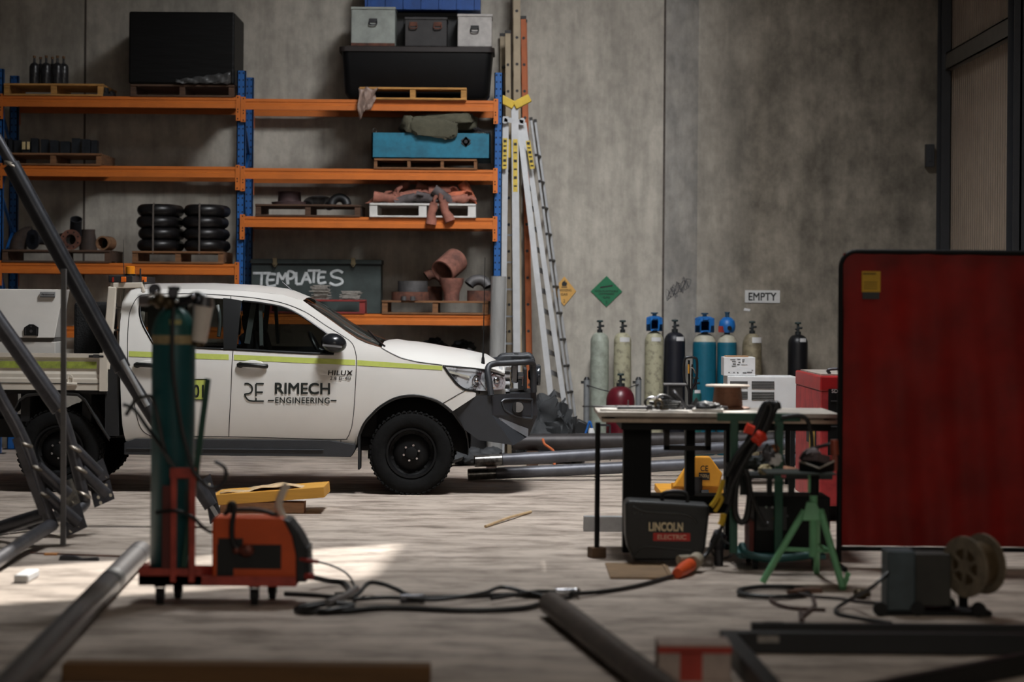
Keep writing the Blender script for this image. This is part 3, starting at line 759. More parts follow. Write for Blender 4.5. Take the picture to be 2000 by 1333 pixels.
for col, (u, v) in enumerate(((263, 345), (353, 435))):
    xa, xb = W(u, 470, 26.5).x, W(v, 470, 26.5).x; r = .066; Rm = (xb - xa) / 2 - r
    for k in range(4):
        z = zt + r + .001 + k * .129; cx = (xa + xb) / 2 + .012 * math.sin(k * 2 + col)
        pts = [(cx - (xb - xa) / 2 + .035, 26.92, z)] + [(cx + Rm * 1.0 * math.cos(R_(180 + 18 * j)), 26.68 + .16 * math.sin(R_(180 + 18 * j)), z) for j in range(11)] + [(cx + (xb - xa) / 2 - .035, 26.92, z)]
        mb = MB(); mb.tube(spline(pts, 3), r, 16)
        tag(mb.build('pipe_elbow', EB), 'black painted return bend, %s in the %s strapped stack' % (names[k], ('left', 'right')[col]), 'pipe fitting', grp)
    xs_ = (xa + xb) / 2 - .02
    zz = zt + 4 * .129 + .012
    mb = MB(); pts = [(xs_, 26.442, zt - .03), (xs_, 26.442, zz - .04), (xs_, 26.48, zz), (xs_, 26.8, zz)]
    for s_, e_ in zip(pts[:-1], pts[1:]): mb.bar(s_, e_, .018, .003, (0, -1, .2))
    tag(mb.build('strap', mat('grey_strap', (88, 80, 74), .6, 0, .1, 20), smooth=False), 'thin grey strap binding the %s stack of black elbows' % ('left', 'right')[col], 'strap')
# ------------------------------------------------------------------ fourth shelf, right bay
DG = mat('dark_green_chest', (58, 68, 66), .6, .1, .18, 5)
a, b = at(491, 506, 26.95), at(744, 512, 26.95)
root = thing('metal_chest', 'grey green steel chest painted TEMPLATES in white on the lower shelf', 'chest', ((a.x + b.x) / 2, 27.15, ZL4 + .001))
mb = MB(); mb.bb((a.x, 26.95, ZL4 + .001), (b.x, 27.36, a.z - .05)); mb.build('chest_body', DG, root, smooth=False, bevel=.006)
mb = MB(); mb.bb((a.x - .01, 26.93, a.z - .05), (b.x + .01, 27.37, a.z)); mb.build('lid', DG, root, smooth=False, bevel=.006)
for px in (537, 690):
    q = at(px, 509, 26.92); mb = MB(); mb.bb((q.x - .022, 26.9, q.z - .05), (q.x + .022, 26.93, q.z + .03)); mb.tube(spline([(q.x - .03, 26.91, q.z - .03), (q.x, 26.89, q.z - .07), (q.x + .03, 26.91, q.z - .03)], 4), .005, 6)
    mb.build('latch', mat('brass_catch', (126, 112, 84), .5, .4, .1, 20), root)
MB().bb((a.x, 26.935, a.z - .062), (b.x, 26.95, a.z - .052)).build('lid_shadow_gap', DARK, root, smooth=False)
# hand painted capitals, brushed strokes
STR = {'T': [[(0, 1), (1, 1)], [(.5, 1), (.45, 0)]], 'E': [[(.9, .95), (.1, .9), (.05, .05), (.9, .1)], [(.1, .5), (.75, .52)]], 'M': [[(0, 0), (.12, 1), (.5, .4), (.85, 1), (1, 0)]],
       'P': [[(.1, 0), (.1, 1), (.7, 1), (.85, .75), (.6, .5), (.1, .45)]], 'L': [[(.1, 1), (.1, .02), (.9, .05)]], 'A': [[(0, 0), (.5, 1), (1, 0)], [(.2, .35), (.8, .35)]],
       'S': [[(.95, .85), (.6, 1.02), (.15, .85), (.25, .58), (.8, .42), (.9, .15), (.45, -.02), (.02, .15)]]}
LET = [('T', 494, 529, 534, 563), ('E', 522, 541, 535, 560), ('M', 541, 562, 533, 556), ('P', 561, 577, 532, 556), ('L', 577, 592, 532, 556), ('A', 589, 607, 532, 554), ('T', 601, 626, 529, 553), ('E', 622, 639, 531, 554), ('S', 643, 671, 529, 557)]
mb = MB()
for ch, u0, u1, v0, v1 in LET:
    for st in STR[ch]:
        pts = [W(u0 + (u1 - u0) * s, v1 + (v0 - v1) * t, 26.945) for s, t in st]
        if ch in 'SPE': pts = spline(pts, 4)
        for s_, e_ in ([(None, None)] if ch in 'SPE' else zip(pts[:-1], pts[1:])): mb.tube(pts if s_ is None else [s_, e_], .0145, 10)
for v in mb.v: v.y = 26.945 + (v.y - 26.945) * .15
mb.build('painted_lettering', mat('brushed_white_paint', (205, 210, 210), .8, 0, .15, 25), root, smooth=False)
zt = P['b1'][3]; SHEET = mat('crumpled_bright_steel', (186, 180, 172), .4, .5, .25, 40)
for i, (u, v, yt, lab) in enumerate(((606, 645, 557, 'taller ragged stack of bright cut plates on the red pallet'), (664, 706, 568, 'lower ragged stack of bright cut plates on the red pallet'))):
    x0, x1 = W(u, 580, 26.55).x, W(v, 580, 26.55).x; ztop = W(u, yt, 26.55).z; n = int((ztop - zt) / .012); mb = MB()
    for k in range(n):
        z = zt + k * .012; j = lambda: rnd.uniform(-.03, .03)
        mb.box(((x0 + x1) / 2 + j() * .6, 26.62 + j(), z + .006), ((x1 - x0) * rnd.uniform(.8, 1), .24, .009), rotm(0, 0, rnd.uniform(-8, 8)))
    tag(mb.build('plate_stack', SHEET, smooth=False), lab, 'steel plates')['kind'] = 'stuff'
zt = P['b2'][3]
def ring(px, D, R, Ri, z0, z1, m, lab, tilt=(0, 0, 1), name='pipe_ring'):
    c = W(px, 580, D); c.z = z0; d = Vector(tilt).normalized(); mb = MB(); mb.pipe(c, c + d * (z1 - z0), R, Ri, 30)
    return tag(mb.build(name, m), lab, 'pipe fitting')
zz = lambda py, D: W(850, py, D).z
ring(801, 26.62, .205, .185, zt + .001, zt + .095, RUST, 'wide flat rusty ring at the left of the reducer pallet')
ring(806, 26.62, .165, .15, zt + .097, zt + .215, GREYFIT, 'pale grey ring sitting on the wide rusty ring')
ring(845, 26.95, .11, .09, zt + .001, zt + .16, RUST, 'rust brown ring behind the wide flat ring')
c = W(882, 560, 26.6); mb = MB(); mb.lathe([(.085, 0), (.088, .09), (.13, .2), (.135, .25), (.125, .25), (.12, .2), (.08, .1)], (c.x, 26.6, zt + .001), n=26, caps=False)
tag(mb.build('pipe_reducer', RUSTPINK), 'dusty brown cone reducer standing in the middle of its pallet', 'pipe fitting')
mb = MB(); q = c + Vector((-.01, 0, 0)); q.z = zt + .385
mb.pipe(q + Vector((-.09, -.1, -.07)), q + Vector((.06, .1, .07)), .14, .125, 30)
tag(mb.build('pipe_ring', RUSTPINK), 'brown pipe ring tipped on top of the cone reducer', 'pipe fitting')
ring(937, 26.6, .14, .12, zt + .001, zt + .115, RUST, 'rusty ring at the right end of the reducer pallet')
c = W(938, 552, 26.62); elbow(.06, .12, 20, 150, (c.x - .02, 26.62, zt + .12), (1, 0, 0), (0, .3, 1), GREYFIT, 'grey elbow lying on the right hand rusty ring')
c = W(838, 532, 26.9); elbow(.06, .13, 10, 130, (c.x + .05, 26.95, zt + .17), (1, .2, 0), (0, 0, 1), RUST, 'rusty elbow on the ring behind the cone reducer')
for i, (px, w) in enumerate(((789, .05), (806, .045))):
    c = W(px, 585, 26.5); ring(px + 0, 26.4 + .03, .03, .022, zt + .001, zt + .045, GREYFIT, ('left' if i == 0 else 'right') + ' small grey collar on the front edge of the reducer pallet')
# below the bottom beam: dark bundle with pale lumps (sacks on the floor pallet, behind the bonnet)
SACK = mat('grey_sack', (118, 118, 120), .6, 0, .3, 7, col2=(40, 42, 46), bump=.3, bscale=20); SACKD = mat('dark_sack', (34, 37, 42), .6, 0, .3, 7, bump=.3, bscale=20)
root = thing('stillage', 'dark steel bin standing under the lowest shelf behind the bonnet', 'bin', (W(850, 700, 26.9).x, 26.9, 0))
x0, x1 = W(760, 700, 26.7).x, W(950, 700, 26.7).x
mb = MB(); mb.bb((x0, 26.65, .1), (x1, 27.3, 1.06)); mb.bb((x0, 26.65, 0), (x0 + .08, 27.3, .1)); mb.bb((x1 - .08, 26.65, 0), (x1, 27.3, .1)); mb.build('body', BLACK, root, smooth=False)
for i, (px, py, rx_, rz_, m, lab) in enumerate(((850, 662, .15, .11, SACKD, 'black plastic bag at the left of the bin under the shelf'), (852, 676, .12, .075, SACK, 'pale grey bundle on the left of the bin under the shelf'), (905, 672, .13, .1, SACKD, 'dark blue black bag at the right of the bin under the shelf'), (912, 688, .1, .06, SACK, 'speckled grey bundle at the right of the bin under the shelf'))):
    c = W(px, py, 26.99 - .2 * (i % 2)); c.z = 1.06 + rz_ * 1.12
    mb = MB(); mb.ell(c, (rx_, .12, rz_), nu=22, nv=14, amp=.55, freq=2.6, seed=i + 3)
    tag(mb.build('plastic_bag' if i % 2 == 0 else 'bundle', m), lab, 'bag' if i % 2 == 0 else 'bundle')
# ------------------------------------------------------------------ ladders beside the rack
def W2(p, D): return W(p[0], p[1], D)
CAPP = mat('black_end_cap', (40, 38, 38), .6, 0, 0)
def edge_ladder(top, bot, Dt, Db, m, label, w=.075, gap=.38, rung_py=0.3, shift=.03):
    """ladder standing edge-on: one stile towards the camera, the other behind it"""
    a, b = W2(top, Dt), W2(bot, Db); b.z = max(b.z, 0)
    root = thing('ladder', label, 'ladder', b)
    off = Vector((shift, gap, 0)); d = (a - b)
    for o in (Vector((0, 0, 0)), off):
        mb = MB(); mb.bar(b + o, a + o, w, .028, (0, 1, 0)); mb.build('stile', m, root, smooth=False, bevel=.004)
    L = d.length; n = int(L / .3)
    for k in range(n):
        c = b + d * ((k + .6) * .3 / L) if (k + .6) * .3 < L else None
        if c is None: break
        mb = MB(); mb.cyl(c + off, c + Vector((0, -.0165, 0)), .017, n=10); mb.build('rung', CAPP if k >= 0 else m, root)
    for o in (Vector((0, 0, 0)), off):
        MB().bar(a + o - d.normalized() * .02, a + o + d.normalized() * .015, w + .008, .034, (0, 1, 0)).build('end_cap', CAPP, root, smooth=False)
BEIGE = mat('weathered_fibreglass', (168, 152, 126), .6, 0, .1, 6)
ORF = mat('orange_fibreglass', (176, 92, 44), .6, 0, .1, 6)
edge_ladder((1009, -45), (1013, 890), 27.14, 26.98, BEIGE, 'tall beige ladder standing edge on, its top beyond the picture', w=.08, shift=-.01)
edge_ladder((992, 62), (996, 890), 27.2, 27.16, BEIGE, 'shorter beige ladder between the rack post and the tall beige ladder', w=.062, gap=.3, shift=-.06)
edge_ladder((1022, 34), (1036, 888), 27.22, 27.05, ORF, 'orange fibreglass ladder standing edge on behind the white stepladder', w=.06, gap=.34, shift=.012)
YEL = mat('yellow_cap_plastic', (214, 180, 58), .5, 0, .08, 10)
STK = mat('yellow_sticker', (212, 184, 74), .6, 0, .15, 60)
ALW = mat('bright_aluminium', (188, 190, 192), .42, .35, .06, 8)
D = 26.72
root = thing('stepladder', 'white aluminium stepladder with yellow top cap leaning beside the rack', 'stepladder', (W(1010, 400, D).x, D, 0))
def rail(p, q, Da, Db, w, nm='rail', m=ALW):
    a, b = W2(p, Da), W2(q, Db); b.z = max(b.z, .002); mb = MB()
    mb.bar(a, b, w, .03, (0, 1, 0)); mb.bar(a + Vector((w * .42, .02, 0)), b + Vector((w * .42, .02, 0)), w * .14, .06, (0, 1, 0)); mb.bar(a + Vector((-w * .42, .02, 0)), b + Vector((-w * .42, .02, 0)), w * .14, .06, (0, 1, 0))
    mb.build(nm, m, root, smooth=False); return a, b
rails = [((988, 228), (979, 885), D, D - .05, .066), ((1005.5, 208), (1011, 888), D - .05, D - .15, .078), ((1014, 236), (1085, 855), D + .02, D - .2, .064), ((1023, 240), (1111, 850), D + .06, D - .1, .055)]
for r_ in rails: rail(*r_)
mb = MB(); a = W(1005, 204, D)
for s in (-1, 1):
    q = W(1005 + s * 30, 197, D); mb.bar(a + Vector((0, -.04, -.02)), q + Vector((0, -.04 + .03 * (s < 0), .03)), .09, .11, (0, 1, 0))
mb.build('top_cap', YEL, root, smooth=False, bevel=.008)
mb = MB(); mb.bar(W(985, 233, D - .06), W(1022, 240, D - .06), .055, .02, (0, 1, 0))
for px in (986, 1020): c = W(px, 236, D - .07); mb.cyl(c, c + Vector((0, .03, 0)), .032)
mb.build('hinge_plate', ALW, root)
for k in range(14):
    t = (k + 1.2) / 15
    a = W(1012 + 70 * t, 236 + 600 * t, D + .03); b = W(1023 + 88 * t, 240 + 610 * t, D + .05)
    MB().bar(a, b + Vector((0, .1, 0)), .02, .05, (0, 0, 1)).build('step', ALU, root, smooth=False)
for k in range(8):
    z = .35 + k * .3
    a = W(988 - 9 * (1 - z / 4), 592, D); a.z = z; b = W(1008, 592, D - .08); b.z = z
    MB().bar(a + Vector((0, .04, 0)), b + Vector((0, .06, 0)), .03, .02).build('step', ALU, root, smooth=False)
for (px, y0, y1, dx) in ((986.5, 270, 330, -1), (1006.5, 272, 375, 0), (1031, 275, 330, 9)):
    a = W(px, y0, D - .09); b = W(px + dx, y1, D - .09); mb = MB(); mb.bar(a, b, .05, .003, (0, 1, 0))
    mb.m(1)
    for k in range(6):
        c = a.lerp(b, (k + .6) / 6.3) + Vector((0, -.003, 0)); mb.box(c, (.034, .001, .016 if k % 2 else .03))
    mb.build('warning_sticker', [STK, INK], root, smooth=False)
for (px, y0, y1) in ((995.5, 272, 308), (1019.5, 272, 345)):
    mb = MB(); mb.bar(W(px, y0, D + .02), W(px + (4 if px > 1000 else 0), y1, D + .02), .04, .01, (0, 1, 0)); mb.build('spreader', YEL, root, smooth=False)
# orange long rail visible low, extra silver ladder edge-on far right
edge_ladder((1037, 232), (1121, 850), 27.28, 27.1, ALU, 'thin grey ladder leaning right of the stepladder, rungs seen edge on', w=.03, gap=.28, shift=.05)
# rolled clear sheet tube
a = W(974, 540, 26.2); x = a.x
root = thing('sheet_roll', 'tall grey translucent roll of sheeting standing at the rack end', 'roll', (x, 26.2, 0))
RL = mat('grey_film_roll', (150, 150, 148), .35, .1, .12, 6, stretch=(3, 3, .3))
mb = MB(); mb.pipe((x - .03, 26.2, .01), (x, 26.2, a.z), .083, .07, 30); mb.build('roll_body', RL, root)
mb = MB(); mb.cyl((x - .03, 26.2, 0), (x, 26.2, a.z - .1), .069); mb.build('core', mat('roll_core', (96, 96, 94), .6), root)

# ------------------------------------------------------------------ crumpled tarp heap by the ladders
HEAP = mat('dark_grey_sheeting', (56, 58, 60), .75, 0, .25, 6, col2=(40, 42, 44), bump=.3, bscale=20)
mb = MB()
for k, (px, w, d_, h, tl) in enumerate(((1058, .34, .4, .66, 8), (1078, .24, .34, .68, 16), (1092, .26, .36, .5, -22), (1104, .22, .4, .3, 20), (1050, .3, .5, .4, -10), (1112, .2, .3, .16, 0))):
    x = W(px, 800, 25.9).x; pillow(mb, (x, 25.85 + .06 * math.sin(k * 2), h * .48), (w, d_, h), rotm(6 * math.sin(k), tl, 30 * k), .5, 2.6, k + 2, .62)
for v in mb.v: v += Vector((.05 * noise.noise(v * 7), .05 * noise.noise(v * 7 + Vector((9, 0, 0))), .05 * noise.noise(v * 6 + Vector((0, 5, 0))))); v.z = max(v.z, .003)
tag(mb.build('sheeting_heap', HEAP), 'crumpled heap of dark grey sheeting at the foot of the stepladder', 'tarp')

# ------------------------------------------------------------------ gas cylinders along the wall
BRASS = mat('dull_brass', (92, 78, 58), .45, .7, .2, 20)
VALVE = mat('valve_dark', (50, 54, 56), .5, .4, .2, 20)
CDn = 27.3
def gas_cylinder(px, pytop_neck, pyshoulder, width, mats, label, group='gas cylinders against the wall', guard=None, band=None, D=CDn, valve=True, collar=None, label_m=None):
    """pytop_neck = top of the steel shoulder; pyshoulder = where the straight side starts"""
    c = W(px, pytop_neck, D); r = width * D / F / 2; zt = c.z; zs = W(px, pyshoulder, D).z
    root = thing('gas_cylinder', label, 'gas cylinder', (c.x, D, 0), group)
    prof = [(r * .86, 0), (r * .97, .012), (r, .03), (r, zs)]; dome = []
    for k in range(1, 9):
        t = k / 8 * math.pi / 2; dome.append((r * (.24 + .76 * math.cos(t)), zs + (zt - zs) * math.sin(t)))
    bodyp = prof + dome
    mb = MB()
    if band is not None:      # shoulder in a second colour below/above pixel row band
        zb = W(px, band, D).z; lo = [p for p in bodyp if p[1] < zb]; hi = [p for p in bodyp if p[1] >= zb]
        rb = lo[-1][0] + (hi[0][0] - lo[-1][0]) * (zb - lo[-1][1]) / max(1e-6, hi[0][1] - lo[-1][1])
        mb.m(0).lathe(lo + [(rb, zb)], (c.x, D, 0), n=30); mb.m(1).lathe([(rb, zb)] + hi, (c.x, D, 0), n=30)
    else: mb.lathe(bodyp, (c.x, D, 0), n=30)
    mb.build('body', mats, root)
    mb = MB(); mb.cyl((c.x, D, zt - .01), (c.x, D, zt + .035), r * .3, n=16); mb.build('neck_ring', VALVE, root)
    if valve:
        mb = MB(); mb.cyl((c.x, D, zt + .03), (c.x, D, zt + .12), .018, .014, n=12); mb.cyl((c.x, D, zt + .075), (c.x + .045, D - .02, zt + .075), .013, n=10); mb.cyl((c.x, D, zt + .06), (c.x - .03, D - .01, zt + .06), .01, n=10); mb.build('valve', VALVE, root)
        mb = MB(); mb.lathe([(.01, 0), (.034, .004), (.038, .014), (.034, .024), (.012, .028)], (c.x, D, zt + .115), n=16); mb.build('handwheel', mat('handwheel_green', (34, 54, 54), .6), root)
    if guard:
        gm, gw, g0, g1, round_ = guard
        rg = gw * D / F / 2; z0, z1 = W(px, g0, D).z, W(px, g1, D).z; h = z1 - z0; mb = MB()
        if not round_:
            n = 28; ro = [(rg * .92, 0), (rg, h * .12), (rg, h * .8), (rg * .9, h)]
            # shroud with two openings: build wall panels around an open slot band
            for k in range(n):
                t0, t1 = 2 * math.pi * k / n, 2 * math.pi * (k + 1) / n; ph = ((k + .5) / n * 360 - 250) % 120
                segs = [(0, .14), (.78, 1.0)] if ph < 44 else [(0, 1.0)]
                for s0, s1 in segs:
                    vs = [(c.x + rr * math.cos(t), D + rr * math.sin(t), z0 + h * s) for rr in (rg, rg * .9) for s in (s0, s1) for t in (t0, t1)]
                    mb.add(vs, [(0, 1, 3, 2), (4, 6, 7, 5), (0, 4, 5, 1), (2, 3, 7, 6), (0, 2, 6, 4), (1, 5, 7, 3)])
            mb.lathe([(rg * .9, 0), (rg * .9, .02), (rg * .3, .025)], (c.x, D, z0), n=28)
            mb.lathe([(rg, 0), (rg, .01), (rg * .55, .03), (rg * .3, .03)], (c.x, D, z1 - .01), n=28)
        else:
            prof = [(rg * .75, 0), (rg * .95, h * .2), (rg, h * .45), (rg * .9, h * .75), (rg * .5, h * .97), (rg * .3, h)]
            mb.lathe(prof, (c.x, D, z0), n=28)
            mb.m(1); mb.cyl((c.x + .02, D - rg * .99, z0 + h * .3), (c.x + .02, D - rg * .9, z0 + h * .3), .026); mb.m(2); mb.box((c.x - rg * .72, D - rg * .66, z0 + h * .22), (.05, .05, .07), rotm(0, 0, -45))
        mb.build('valve_guard', [gm, DARK, mat('red_mark', (170, 60, 50), .6)], root)
        mb = MB(); mb.cyl((c.x, D, z1), (c.x, D, z1 + .05), .024); mb.cyl((c.x, D, z1 + .045), (c.x, D, z1 + .06), .042 if not round_ else .03); mb.build('handwheel', mat('handwheel_blue', (30, 70, 96), .6), root)
    if label_m:
        w2, y0, y1, ang = label_m; z0, z1 = W(px, y1, D).z, W(px, y0, D).z; mb = MB(); n = 8
        rows = [[(c.x + (r + .002) * math.sin(R_(ang + w2 * (i / n - .5))), D - (r + .002) * math.cos(R_(ang + w2 * (i / n - .5))), z) for i in range(n + 1)] for z in (z0, z1)]
        mb.grid(rows); mb.build('label', WHITE, root)
    return root
PALEG = mat('pale_green_grey', (168, 176, 164), .5, .05, .12, 10, col2=(132, 138, 126)); CREAM = mat('scuffed_cream', (170, 166, 140), .55, .05, .2, 18, col2=(112, 108, 92), contrast=(.3, .5))
NAVY = mat('near_black_navy', (22, 24, 34), .45, .05, .1, 10); TEALC = mat('teal_cylinder', (18, 98, 120), .45, .05, .1, 8); BLKC = mat('black_cylinder', (17, 18, 22), .4, .05, .1, 10)
CREAMS = mat('cream_shoulder', (186, 182, 164), .5, 0, .1, 16); BLUEG = mat('blue_guard_plastic', (24, 104, 178), .45, 0, .08, 10)
BEIGEC = mat('dirty_beige', (152, 142, 116), .6, 0, .25, 9, col2=(94, 84, 66))
gas_cylinder(1171.5, 650, 668, 36, [PALEG], 'pale green cylinder, furthest left along the wall, under the yellow sign')
gas_cylinder(1216, 650, 668, 34, [CREAM], 'slim scuffed cream cylinder under the green diamond sign', label_m=(70, 659, 668, 15))
gas_cylinder(1278, 648, 670, 37, [CREAM], 'scuffed cream cylinder with a blue valve guard', guard=(BLUEG, 32, 647, 621, False), valve=False, label_m=(60, 659, 667, 10))
gas_cylinder(1318, 649, 668, 41, [NAVY], 'dark navy cylinder between the cream one and the wide teal one', label_m=(50, 658, 666, 30))
gas_cylinder(1376, 652, 676, 46, [TEALC, CREAMS], 'wide teal cylinder with cream shoulder and a square blue valve guard', guard=(BLUEG, 38, 650, 622, False), valve=False, band=668)
gas_cylinder(1420, 654, 675, 38, [TEALC, CREAMS], 'slimmer teal cylinder with a round blue cap', guard=(BLUEG, 33, 650, 620, True), valve=False, band=669)
gas_cylinder(1469, 652, 678, 38, [BEIGEC], 'dirty beige cylinder behind the white carton', label_m=(70, 659, 670, 30))
gas_cylinder(1558.5, 654, 672, 39, [BLKC], 'black cylinder standing apart at the far right, under no sign', label_m=(40, 661, 668, 25))
# maroon acetylene bottle and small green one in front
MAROON = mat('maroon_paint', (96, 22, 34), .35, .05, .15, 9)
gas_cylinder(1212, 755, 785, 56, [MAROON], 'short fat maroon cylinder in front of the pale cylinders', group='small cylinders in front of the row', D=26.5)
gas_cylinder(1358, 762, 772, 24, [mat('sea_green_cylinder', (28, 96, 92), .5, 0, .15, 10)], 'small sea green cylinder just left of the copper wire spool', group='small cylinders in front of the row', D=26.6, valve=True, label_m=(60, 762, 768, 20))
# low bollard rail with a chain in front of the pale cylinders
GR = mat('galvanised_post', (140, 144, 146), .5, .4, .1, 10)
root = thing('post_rail', 'galvanised twin post rail with slack wire around the pale cylinders', 'rail', (W(1195, 800, 26.9).x, 26.9, 0))
tops = []
for px in (1146, 1247):
    c = W(px, 742, 26.9); mb = MB(); mb.cyl((c.x, 26.9, 0), (c.x, 26.9, c.z), .034, n=18); mb.build('post', GR, root); tops.append(c)
    mb = MB(); mb.cyl((c.x, 26.9, c.z), (c.x, 26.9, c.z + .03), .036, .02, n=18); mb.box((c.x - .04, 26.9, c.z - .03), (.05, .02, .03)); mb.build('post_cap', BLACK, root)
mb = MB(); a, b = tops; mb.tube(spline([a + Vector((0, -.04, -.06)), a.lerp(b, .5) + Vector((0, -.06, -.13)), b + Vector((0, -.04, -.05))], 8), .006, 6); mb.build('wire', STEELDK, root)
# black bag, crate and blue strap at the foot of the wall by the table's left end
mb = MB(); a, b = W(1113, 824, 26.3), W(1150, 850, 26.3)
mb.prism([(a.x, 0), (b.x, 0), (b.x - .01, a.z - .02), (a.x + .09, a.z + .03), (a.x + .03, a.z - .05)], 26.2, 26.5)
tag(mb.build('tool_bag', BLACK, bevel=.015), 'black bag on the floor between the ladders and the work table', 'bag')
mb = MB(); c = W(1152, 842, 26.0); mb.tube(spline([c + Vector(v) for v in ((-.06, 0, -.1), (-.03, 0, .02), (0, 0, .1), (.03, 0, .0), (.07, .03, -.1), (.0, .02, -.13))], 6, True), .012, 8)
tag(mb.build('blue_strap', mat('bright_blue_webbing', (26, 98, 176), .6)), 'bright blue looped strap by the black bag near the wall', 'strap')
mb = MB(); c = W(1155, 846, 25.9); mb.ell((c.x, 25.9, c.z - .0), (.035, .03, .05), amp=.3); tag(mb.build('white_rag', WHITE), 'small white rag caught in the bright blue strap', 'rag')
a, b = W(1171, 832, 26.1), W(1192, 850, 26.1)
mb = MB(); t = .012
for p_, q_ in (((a.x, a.z), (b.x, a.z)), ((a.x, b.z), (b.x, b.z)), ((a.x, a.z), (a.x, 0)), ((b.x, a.z), (b.x, 0))):
    for y in (26.1, 26.35): mb.bar((p_[0], y, p_[1]), (q_[0], y, q_[1]), t, t)
for x_ in (a.x, b.x): mb.bar((x_, 26.1, a.z), (x_, 26.35, a.z), t, t); mb.bar((x_, 26.1, b.z), (x_, 26.35, b.z), t, t)
tag(mb.build('wire_stand', STEELDK, smooth=False), 'small dark square wire stand below the maroon cylinder', 'stand')

# ------------------------------------------------------------------ long pipes on the floor behind the table
def floor_pipe(pa, pb, r, m, label, za, zb, ends=True, group='long steel pipes behind the work table'):
    a, b = W(pa[0], pa[1], za), W(pb[0], pb[1], zb)
    root = thing('steel_pipe', label, 'steel pipe', (a.x, a.y, 0), group)
    mb = MB(); d = (b - a).normalized(); mb.pipe(a + d * .27, b, r, r * .86, 28); mb.build('tube', m, root)
    mb = MB(); mb.pipe(a, a + d * .265, r * .985, r * .86, 28); mb.build('ground_end', mat('ground_bright_steel', (150, 148, 144), .3, .85, .3, 14, col2=(70, 68, 66)), root)
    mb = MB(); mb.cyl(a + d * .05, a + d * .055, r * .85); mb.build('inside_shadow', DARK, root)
    return root
PST = mat('long_pipe_steel', (98, 99, 105), .45, .35, .15, 7)
floor_pipe((914, 927.5), (1720, 891), .056, PST, 'long grey pipe on the floor, the nearest of the pipes behind the table', 23.1, 23.5)
floor_pipe((927, 901.5), (1720, 858), .058, PST, 'long grey pipe lying just behind the nearest one', 23.5, 24.1)
# timber bearers under the raised pipe
a = W(960, 900, 23.55); mb = MB(); mb.bb((a.x - .05, 23.38, 0), (a.x + .05, 23.8, a.z - .062)); tag(mb.build('timber_bearer', PALLETD, smooth=False), 'dark timber bearer under the left end of the raised pipe', 'timber')
a = W(1690, 861, 24.1); a2 = W(1690, 892.3, 23.5); mb = MB(); mb.bb((a.x - .05, 23.84, 0), (a.x + .05, 24.9, a.z - .064)); mb.bb((a.x - .05, 23.3, 0), (a.x + .05, 23.84, a2.z - .06)); tag(mb.build('timber_bearer', PALLETD, smooth=False), 'dark stepped timber bearer under the right ends of the grey pipes', 'timber')
a, b = W(1000, 864, 25.4), W(1740, 857, 25.8)
root = thing('steel_pipe', 'thick dark brown pipe lying along the wall behind the grey pipes', 'steel pipe', (a.x, a.y, 0), 'long steel pipes behind the work table')
mb = MB(); mb.pipe(a, b, .085, .075, 28); mb.build('tube', mat('dark_brown_pipe', (66, 62, 62), .5, .4, .2, 6), root)
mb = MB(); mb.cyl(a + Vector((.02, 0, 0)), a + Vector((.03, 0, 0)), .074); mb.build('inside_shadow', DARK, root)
for px in (1040, 1500):
    c = W(px, 864, 25.45); mb = MB(); mb.bb((c.x - .06, 25.25, 0), (c.x + .06, 25.75, a.z - .09)); tag(mb.build('timber_bearer', PALLETD, smooth=False), 'timber block under the %s end of the thick brown pipe' % ('left' if px < 1200 else 'right'), 'timber')
a, b = W(1540, 872, 24.6), W(1800, 869, 24.7)
root = thing('steel_pipe', 'grey pipe seen through the green cable frame, above the others', 'steel pipe', (a.x, a.y, 0), 'long steel pipes behind the work table')
mb = MB(); mb.pipe(a, b, .056, .048, 24); mb.build('tube', PST, root)
# loose offcuts and an orange hose among the pipes
mb = MB(); mb.tube(spline([W(1060, 858, 25.2), W(1064, 868, 25.15), W(1072, 874, 25.1), W(1082, 884, 25.0), Vector((W(1084, 890, 24.9).x, 24.9, .014)), Vector((W(1094, 890, 24.8).x, 24.8, .014))], 6), .013, 8)
tag(mb.build('gas_hose', mat('orange_hose', (190, 100, 56), .6)), 'short orange hose poking out between the floor pipes', 'hose')
for i, (px, py, D) in enumerate(((945, 905, 25.3), (905, 893, 25.2), (880, 905, 25.5))):
    c = W(px, py, D); mb = MB()
    for k in range(5): mb.ell((c.x + .1 * math.sin(k * 2.1), D + .1 * math.cos(k * 1.7), .05 + .02 * k), (.11, .09, .05), rotm(rnd.uniform(-20, 20), 0, rnd.uniform(0, 180)), amp=.4, seed=i * 7 + k)
    tag(mb.build('scrap_sheet', HEAP), ('crumpled grey scrap just behind the left end of the raised pipe', 'low grey scrap between the front wheel and the floor pipes', 'dark scrap behind the front wheel of the ute')[i], 'scrap')
